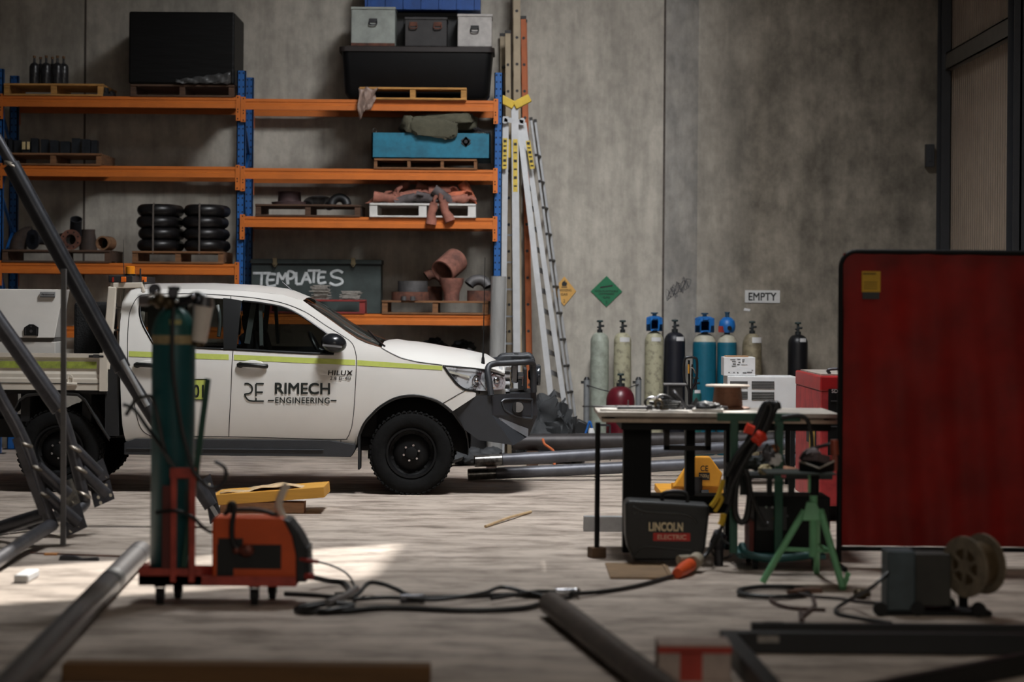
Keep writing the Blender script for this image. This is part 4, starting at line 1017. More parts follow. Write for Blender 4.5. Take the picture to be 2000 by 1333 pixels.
# ------------------------------------------------------------------ the white ute
CDC = 22.17                       # depth of the truck's centre line
WHT = mat('white_car_paint', (212, 209, 204), .3, 0, .02, 2, coat=.25, spec=.45)
WHTT = mat('white_tray_paint', (205, 196, 182), .45, 0, .05, 4)
CBLK = mat('bumper_texture_black', (44, 46, 50), .5, .1, .06, 8, bump=.15, bscale=160)
TRIM = mat('black_trim', (14, 15, 16), .35, 0, 0)
LIME = mat('lime_tape', (182, 192, 92), .5, 0, .06, 12)
def glass_mat():
    m = bpy.data.materials.new('tinted_glass'); m.use_nodes = True; nt = m.node_tree; N = nt.nodes; L = nt.links
    out = N['Material Output']; N.remove(N['Principled BSDF'])
    t = N.new('ShaderNodeBsdfTransparent'); t.inputs[0].default_value = (.42, .45, .44, 1)
    g = N.new('ShaderNodeBsdfGlossy'); g.inputs['Roughness'].default_value = .02; g.inputs[0].default_value = (1, 1, 1, 1)
    lw = N.new('ShaderNodeLayerWeight'); lw.inputs[0].default_value = .12; fr = N.new('ShaderNodeMath'); fr.operation = 'MULTIPLY_ADD'; fr.inputs[1].default_value = .5; fr.inputs[2].default_value = .04; L.new(lw.outputs['Facing'], fr.inputs[0])
    x = N.new('ShaderNodeMixShader'); L.new(fr.outputs[0], x.inputs[0]); L.new(t.outputs[0], x.inputs[1]); L.new(g.outputs[0], x.inputs[2]); L.new(x.outputs[0], out.inputs[0])
    return m
GLASS = glass_mat()
def clear_lens():
    m = GLASS.copy(); m.name = 'clear_lens'
    for n in m.node_tree.nodes:
        if n.type == 'BSDF_TRANSPARENT': n.inputs[0].default_value = (.93, .94, .95, 1)
    return m
FX0 = W(862, 700, CDC - .9).x
def hw(x, z):                     # half width of the body at height z, tapering to the nose
    pts = [(.40, .80), (.50, .845), (.65, .88), (.85, .90), (1.08, .90), (1.2, .888), (1.30, .862), (1.45, .815), (1.62, .755), (1.76, .695), (1.84, .62), (2.0, .5)]
    w = pts[-1][1]
    if z <= pts[0][0]: w = pts[0][1]
    else:
        for i, ((a, b), (c, d)) in enumerate(zip(pts[:-1], pts[1:])):
            if z <= c:        # cubic through the stations, so the side has no creases
                t = (z - a) / (c - a); h = c - a
                m0 = (d - pts[max(i - 1, 0)][1]) / (c - pts[max(i - 1, 0)][0]); j = min(i + 2, len(pts) - 1); m1 = (pts[j][1] - b) / (pts[j][0] - a)
                w = (2 * t**3 - 3 * t * t + 1) * b + (t**3 - 2 * t * t + t) * h * m0 + (3 * t * t - 2 * t**3) * d + (t**3 - t * t) * h * m1; break
    if x > FX0: w -= .30 * ((x - FX0) / .65) ** 1.8
    return w
def CP(px, py, inset=0.0, maxw=None):
    D = CDC - .9
    for _ in range(4):
        p = W(px, py, D); D = CDC - hw(p.x, p.z) + inset
    return W(px, py, D)
def xz(poly): return [(p.x, p.z) for p in (CP(a, b) for a, b in poly)]
def dense(poly, d=.05): return [(v.x, v.y) for v in resample([(a, b, 0) for a, b in poly] + [(*poly[0], 0)], d)[:-1]]
truck = thing('pickup_truck', 'white dual cab ute with black bullbar and lime stripe in front of the rack', 'car', (W(640, 900, CDC).x, CDC, 0))
def crisp(o):                     # keep the sheet-metal rims from bending the face normals
    md = o.modifiers.new('rim', 'EDGE_SPLIT'); md.split_angle = R_(50)
    return o
def panel(name, poly, m, inset=0.0, sides=(-1, 1), step=.09, solid=.008, parent=None, label=None):
    q = dense(xz(poly)); V2, T = flat_tris(q, step); res = []
    for s in sides:
        mb = MB(); mb.add([(v.x, CDC + s * (hw(v.x, v.y) - inset), v.y) for v in V2], T)
        o = mb.build(name, m, parent or truck, solid=solid)
        if label: o['label'] = label
        for poly_ in o.data.polygons: poly_.use_smooth = True
        if solid: crisp(o)
        res.append(o)
    return res
def strip(name, pts, w, m, inset=-.005, sides=(-1, 1), parent=None, smoothn=6):
    p3 = [CP(a, b) for a, b in pts]; line = spline([(p.x, p.z, 0) for p in p3], smoothn) if smoothn else [Vector((p.x, p.z, 0)) for p in p3]
    for s in sides:
        mb = MB(); L = []; Rr = []
        for i, p in enumerate(line):
            d = (line[min(i + 1, len(line) - 1)] - line[max(i - 1, 0)]).normalized(); nn = Vector((-d.y, d.x, 0)) * w / 2
            for arr, q in ((L, p + nn), (Rr, p - nn)): arr.append((q.x, CDC + s * (hw(q.x, q.y) - inset), q.y))
        mb.grid([L, Rr]); mb.build(name, m, parent or truck, solid=.002)
Tseam = [(271, 580), (292, 575.5), (375, 574), (451, 578), (505, 583.5), (551, 592), (596, 609.5), (638, 637), (666, 654), (687, 670)]
Wfront = [(472, 588), (505, 591.5), (551, 600), (582, 613.6), (610, 632), (642, 655)]
arch = [(698, 873), (701, 855), (708, 835), (716, 822), (726, 811), (738, 799), (752, 789), (768, 780.5), (785, 775.5), (803, 773.5), (820, 774), (836, 777.5), (852, 783.5), (868, 793), (882, 805)]
fdoor = [(447, 853), (560, 856), (666, 858.5), (678, 855), (684, 843), (688.5, 826), (692.6, 785), (696, 716), (695, 691), (687, 670)] + Tseam[::-1][1:7] + [(451, 578), (451, 587)] + Wfront + [(655, 668), (652, 691), (631, 690.6), (545, 686.5), (456, 682.5), (454, 700), (451, 770)]
rdoor = [(294, 851), (370, 852), (447, 853), (451, 770), (454, 700), (456, 682.5), (436, 681.5), (390, 679.5), (300, 672), (290, 655), (277.5, 630), (273, 605), (278, 588), (300, 582), (375, 580.5), (451, 585), (451, 578), (375, 574), (292, 575.5), (271, 580), (260, 595), (253, 615), (250, 650), (250, 707), (255, 745), (260, 775), (270, 824), (280, 843)]
quarter = [(246, 862), (292, 861), (294, 851), (280, 843), (270, 824), (260, 775), (255, 745), (250, 707), (250, 650), (253, 615), (260, 595), (271, 580), (268, 566), (256, 567), (246, 575), (239, 598), (235, 630), (233, 675), (235, 740), (239, 830)]
rail_ = Tseam + [(745, 680), (715, 671), (698, 663), (673, 646), (645, 625.5), (617, 606), (592, 588), (551, 576.5), (488, 570), (400, 566), (292, 565.5), (268, 566)]
fender = [(687, 670), (745, 680), (765, 691), (785, 700), (805, 705), (820, 708), (864, 713.5), (878, 735), (892, 752), (908, 761.5), (929, 768), (929, 774), (905, 790), (882, 805)] + arch[::-1][1:] + [(698, 873), (690, 872), (666, 866), (666, 858.5), (678, 855), (684, 843), (688.5, 826), (692.6, 785), (696, 716), (695, 691)]
rocker = [(246, 862), (292, 861), (294, 851), (447, 853), (560, 856), (666, 858.5), (666, 866), (690, 872), (600, 870), (400, 865.5)]
FD = panel('front_door', fdoor, WHT)
RDO = panel('rear_door', rdoor, WHT)
panel('rear_quarter', quarter, WHT); panel('roof_rail', rail_, WHT); FND = panel('front_fender', fender, WHT); panel('rocker_panel', rocker, WHT)
for pts in ([(447, 853), (451, 770), (454, 700), (456, 682)], [(292, 852), (447, 853.5), (560, 856.5), (666, 859), (678, 855.5), (684, 843), (688.5, 826), (692.6, 785), (696, 716), (695, 691), (687, 670), (666, 654), (638, 637), (596, 609.5), (551, 592), (505, 583.5), (451, 578), (375, 574), (292, 575.5), (271, 580), (260, 595), (253, 615), (250, 650), (250, 707), (255, 745), (260, 775), (270, 824), (280, 843), (294, 852)], [(451, 578), (451, 588)], [(666, 859), (666, 867)], [(929, 752), (893, 772), (862, 790)]):
    strip('door_seam', pts, .006, TRIM)
# glass, pillars and belt moulding
panel('front_window', [(472, 588)] + Wfront[1:] + [(652, 668), (652, 691), (631, 690.6), (545, 686.5), (462, 682.5)], GLASS, inset=.012, solid=0)
panel('rear_window', [(436, 584), (375, 580.5), (300, 582), (278, 588), (273, 605), (277.5, 630), (290, 655), (300, 672), (390, 679.5), (437, 681.5)], GLASS, inset=.012, solid=0)
panel('door_pillar', [(436, 583), (451, 584), (472, 588), (462, 683), (451, 682.5), (437, 682)], TRIM, inset=-.0055)
panel('quarter_pillar', [(319, 581), (323, 581), (319, 674), (314, 673.5)], TRIM, inset=.004)
strip('belt_moulding', [(436, 682), (470, 683.5), (545, 687.5), (631, 691.5), (652, 692)], .022, TRIM, inset=-.0065)
strip('belt_moulding', [(300, 672), (345, 676.5), (390, 680), (437, 682)], .018, TRIM, inset=-.0065)
strip('window_surround', [(300, 672), (290, 655), (277.5, 630), (273, 605), (278, 588), (300, 582)], .02, TRIM, inset=-.0055)
strip('window_surround', [(474, 588.5)] + Wfront[1:] + [(654, 666)], .016, TRIM, inset=-.0055)
panel('mirror_sail', [(636, 657), (652, 668), (653, 691), (636, 690)], TRIM, inset=-.0055)
# lime stripe, on each panel
for a, b in (((252, 691.5), (447, 698)), ((457, 698.5), (694, 708.5)), ((698, 709), (864, 719.5))):
    n = 10; top = []; bot = []
    for i in range(n + 1):
        t = i / n; x = a[0] + (b[0] - a[0]) * t; y = a[1] + (b[1] - a[1]) * t; h = 10.5 if x < 690 else 10.5 - 2.5 * (x - 690) / 174
        top.append((x, y - h / 2)); bot.append((x, y + h / 2))
    panel('lime_stripe', top + bot[::-1], LIME, inset=-.0062, solid=.001, parent=None)
# handles
for px in (493, 292):
    for s in (-1, 1):
        c = CP(px, 714.5); y = CDC + s * (hw(c.x, c.z))
        mb = MB(); mb.ell((c.x, y - s * .002, c.z + .005), (.11, .012, .045), nu=20); mb.build('handle_cup', WHT, truck)
        mb = MB(); mb.tube(spline([(c.x - .125, y + s * .012, c.z + .002), (c.x - .09, y + s * .03, c.z + .008), (c.x, y + s * .04, c.z + .004), (c.x + .1, y + s * .03, c.z - .004), (c.x + .13, y + s * .012, c.z - .004)], 6), .02, 12, radii=None)
        mb.ell((c.x - .105, y + s * .018, c.z + .004), (.03, .02, .026)); o = mb.build('door_handle', TRIM, truck)
# lettering on the front door and number plate sticker on the rear door
def dtext(mb, body, x0, x1, y0, y1, bold=0, shear=0, sp=1.0, inset=-.0085):
    a, b = CP(x0, y1), CP(x1, y0)
    def fn(u, v):
        x, z = a.x + (b.x - a.x) * u, a.z + (b.z - a.z) * v
        return (x, CDC - hw(x, z) + inset, z)
    add_text(mb, body, fn, bold, shear, sp)
GRN = mat('logo_black_green', (18, 26, 24), .5, 0, 0)
mb = MB(); dtext(mb, 'RIMECH', 537, 645, 748.5, 770, .02); dtext(mb, 'ENGINEERING', 538, 644, 777, 788, .012, 0, 1.1)
for u, v in ((523.5, 535.5), (646, 657.5)):
    a, b = CP(u, 781.6), CP(v, 783.6); mb.bb((a.x, CDC - hw(a.x, a.z) - .009, b.z), (b.x, CDC - hw(a.x, a.z) - .006, a.z))
o = mb.build('lettering', GRN, FD[0], smooth=False); o['label'] = 'black RIMECH ENGINEERING lettering'
mb = MB()
def stroke(pts, w=.0135, n=5):
    pts = [CP(*p, inset=-.0085) for p in pts]; pts = spline(pts, n) if len(pts) > 2 else pts
    for a, b in zip(pts[:-1], pts[1:]): mb.bar(a, b + (b - a).normalized() * .002, .0015, w, (b - a).cross(Vector((0, 1, 0))))
stroke([(477.5, 750), (485, 750), (491.5, 755), (492.5, 763), (488, 768.5), (480, 770), (478, 771)]); stroke([(478, 770), (480.5, 777), (486, 782.5), (494, 784), (498, 784)]); stroke([(496, 784), (515, 784)], .013)
stroke([(500, 750), (515, 750)]); stroke([(500, 750), (500, 774)]); stroke([(500, 766.5), (513, 766.5)]); stroke([(500, 778), (500, 785)])
mb.build('logo', GRN, FD[0], smooth=False)
BADGE = mat('badge_chrome', (82, 76, 74), .25, .8, .2, 30)
mb = MB(); dtext(mb, 'HILUX', 640.5, 689, 724, 733.5, .02, .1, 1.1, -.0085); dtext(mb, '2.8 D-4D', 645, 685.5, 736, 742.5, .006, 0, 1.15, -.0085); mb.build('badge', BADGE, FD[0], smooth=False)
panel('number_sticker', [(352, 740.5), (405, 741), (404.5, 782), (352, 781.5)], LIME, inset=-.0062, sides=(-1,), solid=.001, parent=None)
for o in [k for k in kids(truck) if k.name.startswith('number_sticker')]:
    mb = MB(); dtext(mb, '01', 377, 398.5, 752, 777, .02)
    for p_, q_ in (((352, 741), (405, 741.5)), ((352, 781), (405, 781.5))):
        a, b = CP(*p_, inset=-.0085), CP(*q_, inset=-.0085); mb.bar(a, b, .0015, .007, (0, 0, 1))
    mb.build('number_lettering', GRN, o, smooth=False)
# mirrors
for s in (-1, 1):
    c = CP(656, 671); y = CDC + s * (hw(c.x, c.z) + .12)
    mb = MB(); mb.m(0).ell((c.x - .01, y, c.z + .005), (.115, .10, .085), rotm(0, 12, 0), nu=22, nv=14); mb.m(1).bar((c.x - .1, y + s * .0 - .104 * (s < 0) + .104 * (s > 0), c.z - .012), (c.x + .07, y + s * .1, c.z - .028), .006, .018)
    mb.m(0).bar((c.x + .02, CDC + s * hw(c.x, c.z), c.z - .055), (c.x + .01, y, c.z - .045), .07, .035)
    mb.build('side_mirror', [mat('mirror_shell_black', (30, 31, 34), .22, .2, 0), mat('indicator_grey', (130, 130, 132), .3, .3)], truck)
# roof, windscreen, bonnet
def across(edge_px, zc, n=13, k=2.0, inset=0):
    rows = []
    for (px, py), dz in zip(edge_px, zc):
        p = CP(px, py); w = hw(p.x, p.z) - inset
        rows.append([(p.x, CDC + w * (2 * i / (n - 1) - 1), p.z + dz * (1 - abs(2 * i / (n - 1) - 1) ** k)) for i in range(n)])
    return rows
mb = MB(); mb.grid(across([(236, 612), (240, 590), (247, 574), (268, 566), (292, 565.5), (400, 566), (488, 570), (551, 576.5), (592, 588)], [.02, .03, .04, .05, .055, .06, .06, .055, .03], inset=.0)); crisp(mb.build('roof', WHT, truck, solid=.008))
mb = MB(); mb.grid(across([(592, 588), (617, 606), (645, 625.5), (673, 646), (698, 663), (715, 671), (745, 680)], [.03, .05, .06, .065, .07, .07, .06], inset=.012, k=2.4)); mb.build('windscreen', GLASS, truck)
bonnet_e = [(745, 680), (765, 691), (785, 700), (805, 705), (820, 708), (864, 713.5), (900, 717), (947, 722), (985, 733)]
bonnet_c = [.05, .11, .135, .15, .155, .145, .135, .115, .06]
mb = MB(); mb.grid(across(bonnet_e, bonnet_c, n=21, k=2.6)); crisp(mb.build('bonnet', WHT, truck, solid=.01))
mb = MB()
for s in (-.5, .25): a = W(748, 676, CDC - .2 + s); mb.tube([(a.x + .02, CDC - .3 + s, a.z - .0), (a.x - .05, CDC - .1 + s, a.z + .04), (a.x - .16, CDC + .28 + s, a.z + .13)], .009, 6)
mb.grid(across([(738, 677), (756, 685)], [.055, .075], inset=.03)); mb.build('wiper_cowl', TRIM, truck)
strip('bonnet_seam', [(745, 680), (765, 691), (785, 700), (805, 705), (820, 708), (864, 713.5)], .007, TRIM)
# cab interior and dark inner shell
def Xc(px): return W(px, 700, CDC - .88).x
mb = MB(); mb.bb((Xc(250), CDC - .74, .45), (Xc(690), CDC + .74, .52)); mb.bb((Xc(262), CDC - .74, .5), (Xc(275), CDC + .74, 1.3)); mb.bb((Xc(655), CDC - .72, .5), (Xc(735), CDC + .72, 1.20))
for s in (-1, 1): mb.bb((Xc(262), CDC + s * .80 - .01, .5), (Xc(700), CDC + s * .80 + .01, 1.27))
mb.build('inner_shell', DARK, truck, smooth=False)
INT = mat('interior_grey', (38, 38, 40), .8, 0, .1, 10)
mb = MB(); mb.bb((Xc(640), CDC - .70, 1.0), (Xc(718), CDC + .7, 1.27)); mb.build('dashboard', INT, truck, bevel=.05)
for y in (-.38, .38):
    mb = MB(); mb.box((Xc(545), CDC + y, .82), (.52, .5, .16), rotm(0, -8, 0)); mb.box((Xc(492), CDC + y, 1.12), (.14, .48, .62), rotm(0, -16, 0)); mb.box((Xc(473), CDC + y, 1.50), (.1, .26, .17), rotm(0, -10, 0)); mb.build('front_seat', INT, truck, bevel=.04)
mb = MB(); mb.bb((Xc(290), CDC - .68, .7), (Xc(390), CDC + .68, .9)); mb.box((Xc(300), CDC, 1.1), (.14, 1.3, .55), rotm(0, -14, 0)); mb.build('rear_seat', INT, truck, bevel=.04)
for y in (-.36, .36):
    mb = MB(); c = Vector((Xc(600), CDC + y, 1.25))
    if y > 0:
        pts = [c + rotm(0, 62, 0) @ Vector((.18 * math.cos(R_(k * 15)), .18 * math.sin(R_(k * 15)), 0)) for k in range(24)]
        mb.tube(pts, .016, 8, True); mb.cyl(c, c + Vector((.25, 0, -.14)), .03); mb.bar(pts[0], pts[12], .03, .02); mb.build('steering_wheel', TRIM, truck)
BELT = mat('belt_trim_grey', (120, 124, 122), .5)
for s in (-1, 1):
    mb = MB(); mb.bar((Xc(478), CDC + s * .70, 1.32), (Xc(490), CDC + s * .62, 1.72), .004, .05, (1, 0, 0)); mb.bar((Xc(508), CDC + s * .76, 1.3), (Xc(503), CDC + s * .66, 1.72), .03, .05, (0, 1, 0)); mb.build('seat_belt', BELT, truck, smooth=False)
    mb = MB(); mb.tube(spline([(Xc(420), CDC + s * .72, 1.66), (Xc(426), CDC + s * .75, 1.52), (Xc(424), CDC + s * .78, 1.38)], 4), .018, 8); mb.build('grab_handle', BELT, truck)
# wheels
TYRE = mat('dusty_tyre', (22, 22, 22), .9, 0, .2, 14, bump=.25, bscale=50, spec=.15); RIM = mat('black_steel_rim', (13, 13, 14), .6, 0, .1, 10, spec=.2)
wc = W(803, 886, CDC - .9)
RW = wc.z
def wheel(x, y, s, rot=0):
    z = RW; ax = Vector((0, s, 0)); o = Vector((x, y, z)); wd = .265
    mb = MB(); prof = [(.215, -.03), (.235, -.008), (.262, .004), (.31, .006), (.345, -.004), (.366, -.026), (RW - .004, -.052), (RW - .003, -wd + .052), (.366, -wd + .026), (.345, -wd + .004), (.262, -wd), (.22, -wd + .03)]
    mb.lathe([(r, t) for r, t in prof], o, ax, n=56, caps=False)
    for k in range(46):
        t = 2 * math.pi * k / 46
        for row, (d0, tw) in enumerate(((-.034, 14), (-.098, -12), (-.167, 12), (-.231, -14))):
            tt = t + (row % 2) * .068
            q = Matrix.Rotation(tt, 3, 'Y'); c = o + q @ Vector((RW - .006, 0, 0)) + ax * d0
            mb.box(c, (.014, .05, .036), q @ rotm(tw, 0, 0))
    for k in range(46):
        t = 2 * math.pi * k / 46 + .03; q = Matrix.Rotation(t, 3, 'Y'); mb.box(o + q @ Vector((.362, 0, 0)) + ax * (-.018), (.022, .02, .02), q @ rotm(0, 0, 45 * s))
    ty = mb.build('tyre', TYRE, truck)
    mb = MB(); mb.lathe([(.218, -.035), (.222, -.004), (.205, -.006), (.195, -.07), (.165, -.088), (.14, -.062), (.085, -.05), (.055, -.05), (.052, -.012), (.03, -.006), (.0, -.006)], o, ax, n=48, caps=False)
    mb.lathe([(.22, -.03), (.2, -.14), (.0, -.15)], o, ax, n=32, caps=False)
    for k in range(12):
        t = R_(30 * k + 15); c = o + Vector((.175 * math.cos(t), 0, .175 * math.sin(t))) + ax * -.079; mb.m(1).cyl(c, c + ax * .003, .014, n=12)
    mb.m(0); rim = mb.build('rim', [RIM, DARK], truck)
    for k in range(6):
        t = R_(60 * k + 15 + rot); c = o + Vector((.069 * math.cos(t), 0, .069 * math.sin(t))) + ax * -.05
        mb = MB(); mb.cyl(c, c + ax * .022, .0105, n=6); mb.build('wheel_nut', CHROME, rim, smooth=False)
    return ty
wr = W(113.5, 877, CDC - .9)
for x, r0 in ((wc.x, 0), (wr.x, 10)):
    for s in (-1, 1): wheel(x, CDC + s * .885, s, r0)
# wheel arch liners, chassis and step
for s in (-1, 1):
    mb = MB()
    pts = [(wc.x + .5 * math.cos(R_(a)), .40 + .50 * math.sin(R_(a))) for a in range(-8, 190, 9)]
    mb.grid([[(x, CDC + s * .86, z) for x, z in pts], [(x, CDC + s * .42, z) for x, z in pts]]); 
    mb.grid([[(x, CDC + s * .5, z) for x, z in pts], [(wc.x, CDC + s * .5, .5)] * len(pts)])
    mb.build('wheel_arch_liner', DARK, truck)
for s in (-1, 1):
    pts = [CP(a, b) for a, b in arch]; mb = MB(); mb.tube([(p.x, CDC + s * (hw(p.x, p.z) + .004), p.z) for p in spline(pts, 3)], .013, 8); mb.build('arch_lip', TRIM, truck)
CH = mat('chassis_black', (26, 26, 27), .75, .1, .15, 8)
mb = MB(); x0, x1 = Xc(-140), Xc(900)
for s in (-1, 1): mb.bb((x0, CDC + s * .45 - .05, .46), (x1, CDC + s * .45 + .05, .62))
mb.bb((Xc(380), CDC - .2, .34), (Xc(520), CDC + .2, .5)); mb.bb((Xc(700), CDC - .4, .36), (Xc(860), CDC + .4, 1.0)); mb.cyl((wr.x, CDC - .7, RW), (wr.x, CDC + .7, RW), .06); mb.cyl((wc.x, CDC - .7, RW), (wc.x, CDC + .7, RW), .05); mb.ell((wr.x, CDC, RW), (.17, .17, .16)); mb.bb((Xc(400), CDC - .6, .40), (Xc(432), CDC - .2, .46))
for px in (635, 640): mb.tube([(Xc(px), CDC - .5, .45), (Xc(px) + .02, CDC - .5, .33)], .012, 6)
mb.build('chassis', CH, truck, smooth=False)
for s in (-1, 1):
    mb = MB(); n0, n1 = Xc(243), Xc(700); yb = CDC + s * .86
    mb.prism([(n0, .335), (n0, .44), (n0 + .1, .475), (n1 - .25, .475), (n1 - .02, .44), (n1 - .02, .40), (n1 - .06, .33)], min(yb, yb - s * .19), max(yb, yb - s * .19))
    mb.bb((n0 + .02, yb + s * .005 - .01, .385), (n1 - .3, yb + s * .005 + .01, .395)); mb.build('side_step', CBLK, truck, bevel=.012, smooth=False)
    mb = MB(); a = CP(700, 868); mb.prism([(a.x - .0, .22), (a.x + .016, .22), (a.x + .02, .52), (a.x - .0, .52)], min(CDC + s * .88, CDC + s * .62), max(CDC + s * .88, CDC + s * .62)); mb.build('mud_flap', RUBBER, truck, smooth=False)
# nose: headlights, grille, bumper with bullbar
LAMP = mat('headlight_chrome', (205, 207, 210), .3, .1, .2, 7, col2=(70, 71, 75), contrast=(.4, .48)); LENS = clear_lens()
hl = [(866, 714.5), (905, 718), (947, 723.5), (985, 735), (988, 750), (984, 761), (965, 763.5), (947, 764), (925, 763), (908, 761), (893, 751), (879, 734)]
panel('headlight', hl, LAMP, inset=.016)
panel('headlight_reflector', [(942, 727), (960, 731), (985, 739), (986, 750), (982, 760), (950, 762.5), (938, 745)], mat('clear_reflector', (226, 228, 230), .2, .2, .2, 14, col2=(120, 122, 126)), inset=.009)
for o in panel('headlight_lens', hl, LENS, inset=-.001, solid=0): pass
strip('headlight_trim', [(866, 714.5), (905, 718), (947, 723.5), (985, 735)], .012, TRIM, inset=-.0065); strip('headlight_trim', [(866, 715), (879, 734), (893, 751), (908, 761), (925, 763)], .02, TRIM, inset=-.0065)
for s in (-1, 1):
    for px, py, r in ((968, 744, .075), (930, 744, .05)):
        c = CP(px, py); y = CDC + s * (hw(c.x, c.z) - .02); mb = MB(); mb.lathe([(.01, -.03), (r * .7, -.02), (r * .95, 0), (r, .012), (r * .9, .014)], (c.x, y, c.z), (.55, s * .8, 0), n=24, caps=False); mb.ell((c.x, y, c.z), (r * .5,) * 3); mb.build('headlight_projector', CHROME, truck)
    a = CP(902, 737); mb = MB(); mb.bar(CP(878, 727, -.0) if s < 0 else CP(878, 727), CP(917, 737), .004, .018) if s < 0 else None
    if s < 0: mb.build('light_strip', mat('lamp_white', (210, 205, 190), .3), truck)
nose_x = W(992, 740, CDC - .6).x
mb = MB(); zc0, zc1 = .92, 1.12
for i in range(4):
    z = .90 + i * .065; mb.bb((nose_x - .03, CDC - .52, z), (nose_x + .02, CDC + .52, z + .03))
mb.bb((nose_x - .08, CDC - .55, .8), (nose_x - .05, CDC + .55, 1.15)); mb.bb((nose_x - .02, CDC - .56, 1.12), (nose_x + .03, CDC + .56, 1.15)); mb.build('grille', LAMP, truck, bevel=.006, smooth=False)
mb = MB(); a = CP(940, 764); mb.bb((Xc(905), CDC - .62, .55), (nose_x - .02, CDC + .62, .95)); mb.build('nose_panel', WHT, truck, bevel=.03, smooth=False)
# steel bumper: side profile lofted across, chamfered corners
def bx(px, py): p = W(px, py, CDC - .82); return p.x, p.z
top, fr, bot_, bk = bx(929, 773.5), bx(1048, 769), bx(1003, 871), bx(882, 806)
prof_side = [bx(882, 806), bx(929, 773.5), bx(958, 772), bx(961, 812), bx(1002, 870), bx(935, 860), bx(905, 838)]
prof_mid = [bx(925, 806), bx(960, 772.5), bx(1048, 769.5), bx(1050, 815), bx(1034, 855), bx(1003, 871), bx(940, 850)]
mb = MB(); secs = []
for y, pr in ((-.83, prof_side), (-.80, [(x + .01, z) for x, z in prof_side]), (-.52, prof_mid), (.52, prof_mid), (.80, [(x + .01, z) for x, z in prof_side]), (.83, prof_side)):
    secs.append([(x, CDC + y, z) for x, z in pr])
n = len(prof_side); vs = [p for s_ in secs for p in s_]
mb.add(vs, [tuple(range(n)), tuple(range(6 * n - 1, 5 * n - 1, -1))] + [(k * n + i, (k + 1) * n + i, (k + 1) * n + (i + 1) % n, k * n + (i + 1) % n) for k in range(5) for i in range(n)])
mb.build('steel_bumper', CBLK, truck, smooth=False)
for s in (-1, 1):   # angled corner: fog lamp recess, lower strip
    def cor(px, py, out=.006):
        # point on the angled corner plane from (961, y=-.80) to (1048, y=-.52), as seen from the camera
        x0 = bx(960, 780)[0]; x1 = bx(1048, 780)[0]
        D = CDC - .7
        for _ in range(6):
            p = W(px, py, D); t = min(1, max(0, (p.x - x0) / (x1 - x0))); yy = -.80 + .28 * t; D = CDC + yy - out
        return Vector((p.x, CDC + s * -(yy - out), p.z))
    fr_ = [(984, 781), (1036, 780.5), (1039, 785), (1039, 813), (1034, 818), (1005, 812), (988, 803), (984, 796)]
    mb = MB(); mb.tube([cor(*p) for p in spline([(a, b, 0) for a, b in fr_], 3, True) for p in [(p.x, p.y)]], .011, 8, True); mb.build('fog_lamp_surround', mat('bumper_grey_edge', (58, 61, 66), .4, .2), truck)
    mb = MB(); mb.add([cor(*p, out=.002) for p in fr_], [tuple(range(len(fr_)))]); mb.build('fog_lamp_recess', mat('recess_black', (16, 17, 19), .6), truck, smooth=False)
    c = cor(1010, 796); c2 = cor(1012, 796, .045); mb = MB(); mb.cyl(c, c2, .05, .055, n=24); mb.m(1).cyl(c2, cor(1012, 796, .05), .046, n=24); mb.build('fog_lamp', [BLACK, CHROME], truck)
    mb = MB(); mb.add([cor(*p, out=.005) for p in ((959, 813), (965, 812), (1032, 838), (1031, 855))] + [cor(*p, out=-.01) for p in ((959, 813), (965, 812), (1032, 838), (1031, 855))], [(0, 1, 2, 3), (0, 4, 5, 1), (1, 5, 6, 2), (2, 6, 7, 3), (3, 7, 4, 0)]); mb.build('bumper_strip', mat('satin_grey', (132, 136, 142), .45, .1), truck, smooth=False)
    mb = MB()
    for px, py in ((979, 821.5), (992, 838), (1004, 846), (974, 829)): q = cor(px, py, .004); mb.cyl(q, q + Vector((0, s * .012, 0)), .006, n=8)
    mb.build('bumper_bolt', CHROME, truck)
    # hoop
    ya, yb = CDC + s * .84, CDC + s * .56
    pts = [bx(959, 773), bx(956, 748), bx(952.5, 727), bx(955, 716), bx(965, 711.5), bx(980, 710.5), bx(1022, 708.5), bx(1034, 708), bx(1040.5, 712), bx(1042, 722), bx(1043, 769)]
    mb = MB(); mb.tube(spline([(x, ya + (yb - ya) * i / 10, z) for i, (x, z) in enumerate(pts)], 5), .028, 14); mb.build('bullbar_hoop', CBLK, truck)
mb = MB(); x, z = bx(1040, 708); mb.tube([(x, CDC - .53, z - .005), (x, CDC, z + .0), (x, CDC + .53, z - .005)], .027, 14); x2, z2 = bx(1000, 703)
for s in (-.28, .28): mb.tube(spline([(bx(1044, 770)[0], CDC + s, bx(1044, 770)[1]), (x, CDC + s, z + .01), (x - .1, CDC + s, z + .035), (x - .26, CDC + s, z + .03), (x - .3, CDC + s, z - .0)], 5), .027, 12)
mb.tube([(x - .14, CDC - .3, z + .035), (x - .14, CDC + .3, z + .035)], .03, 10); mb.build('bullbar_hoop', CBLK, truck)
SPOT = mat('spotlight_dark_glass', (70, 74, 80), .15, .6, .2, 20)
for y in (-.2, .2):
    mb = MB(); x, z = bx(1055, 738); mb.lathe([(.03, -.1), (.085, -.05), (.095, 0), (.09, .01), (.0, .012)], (x, CDC + y, z), (1, 0, 0), n=28); mb.build('spotlight', [SPOT], truck)
    mb = MB(); x, z = bx(1003, 735); mb.bb((x - .02, CDC + y - .06, z - .08), (x + .04, CDC + y + .06, z + .1)); mb.build('winch_box', CHROME if y < 0 else BLACK, truck, bevel=.01)
mb = MB(); xa, za = bx(1012, 764); xb, zb2 = bx(1030, 724)
mb.bb((xa, CDC - .42, za), (xb - .02, CDC + .42, zb2 - .05))
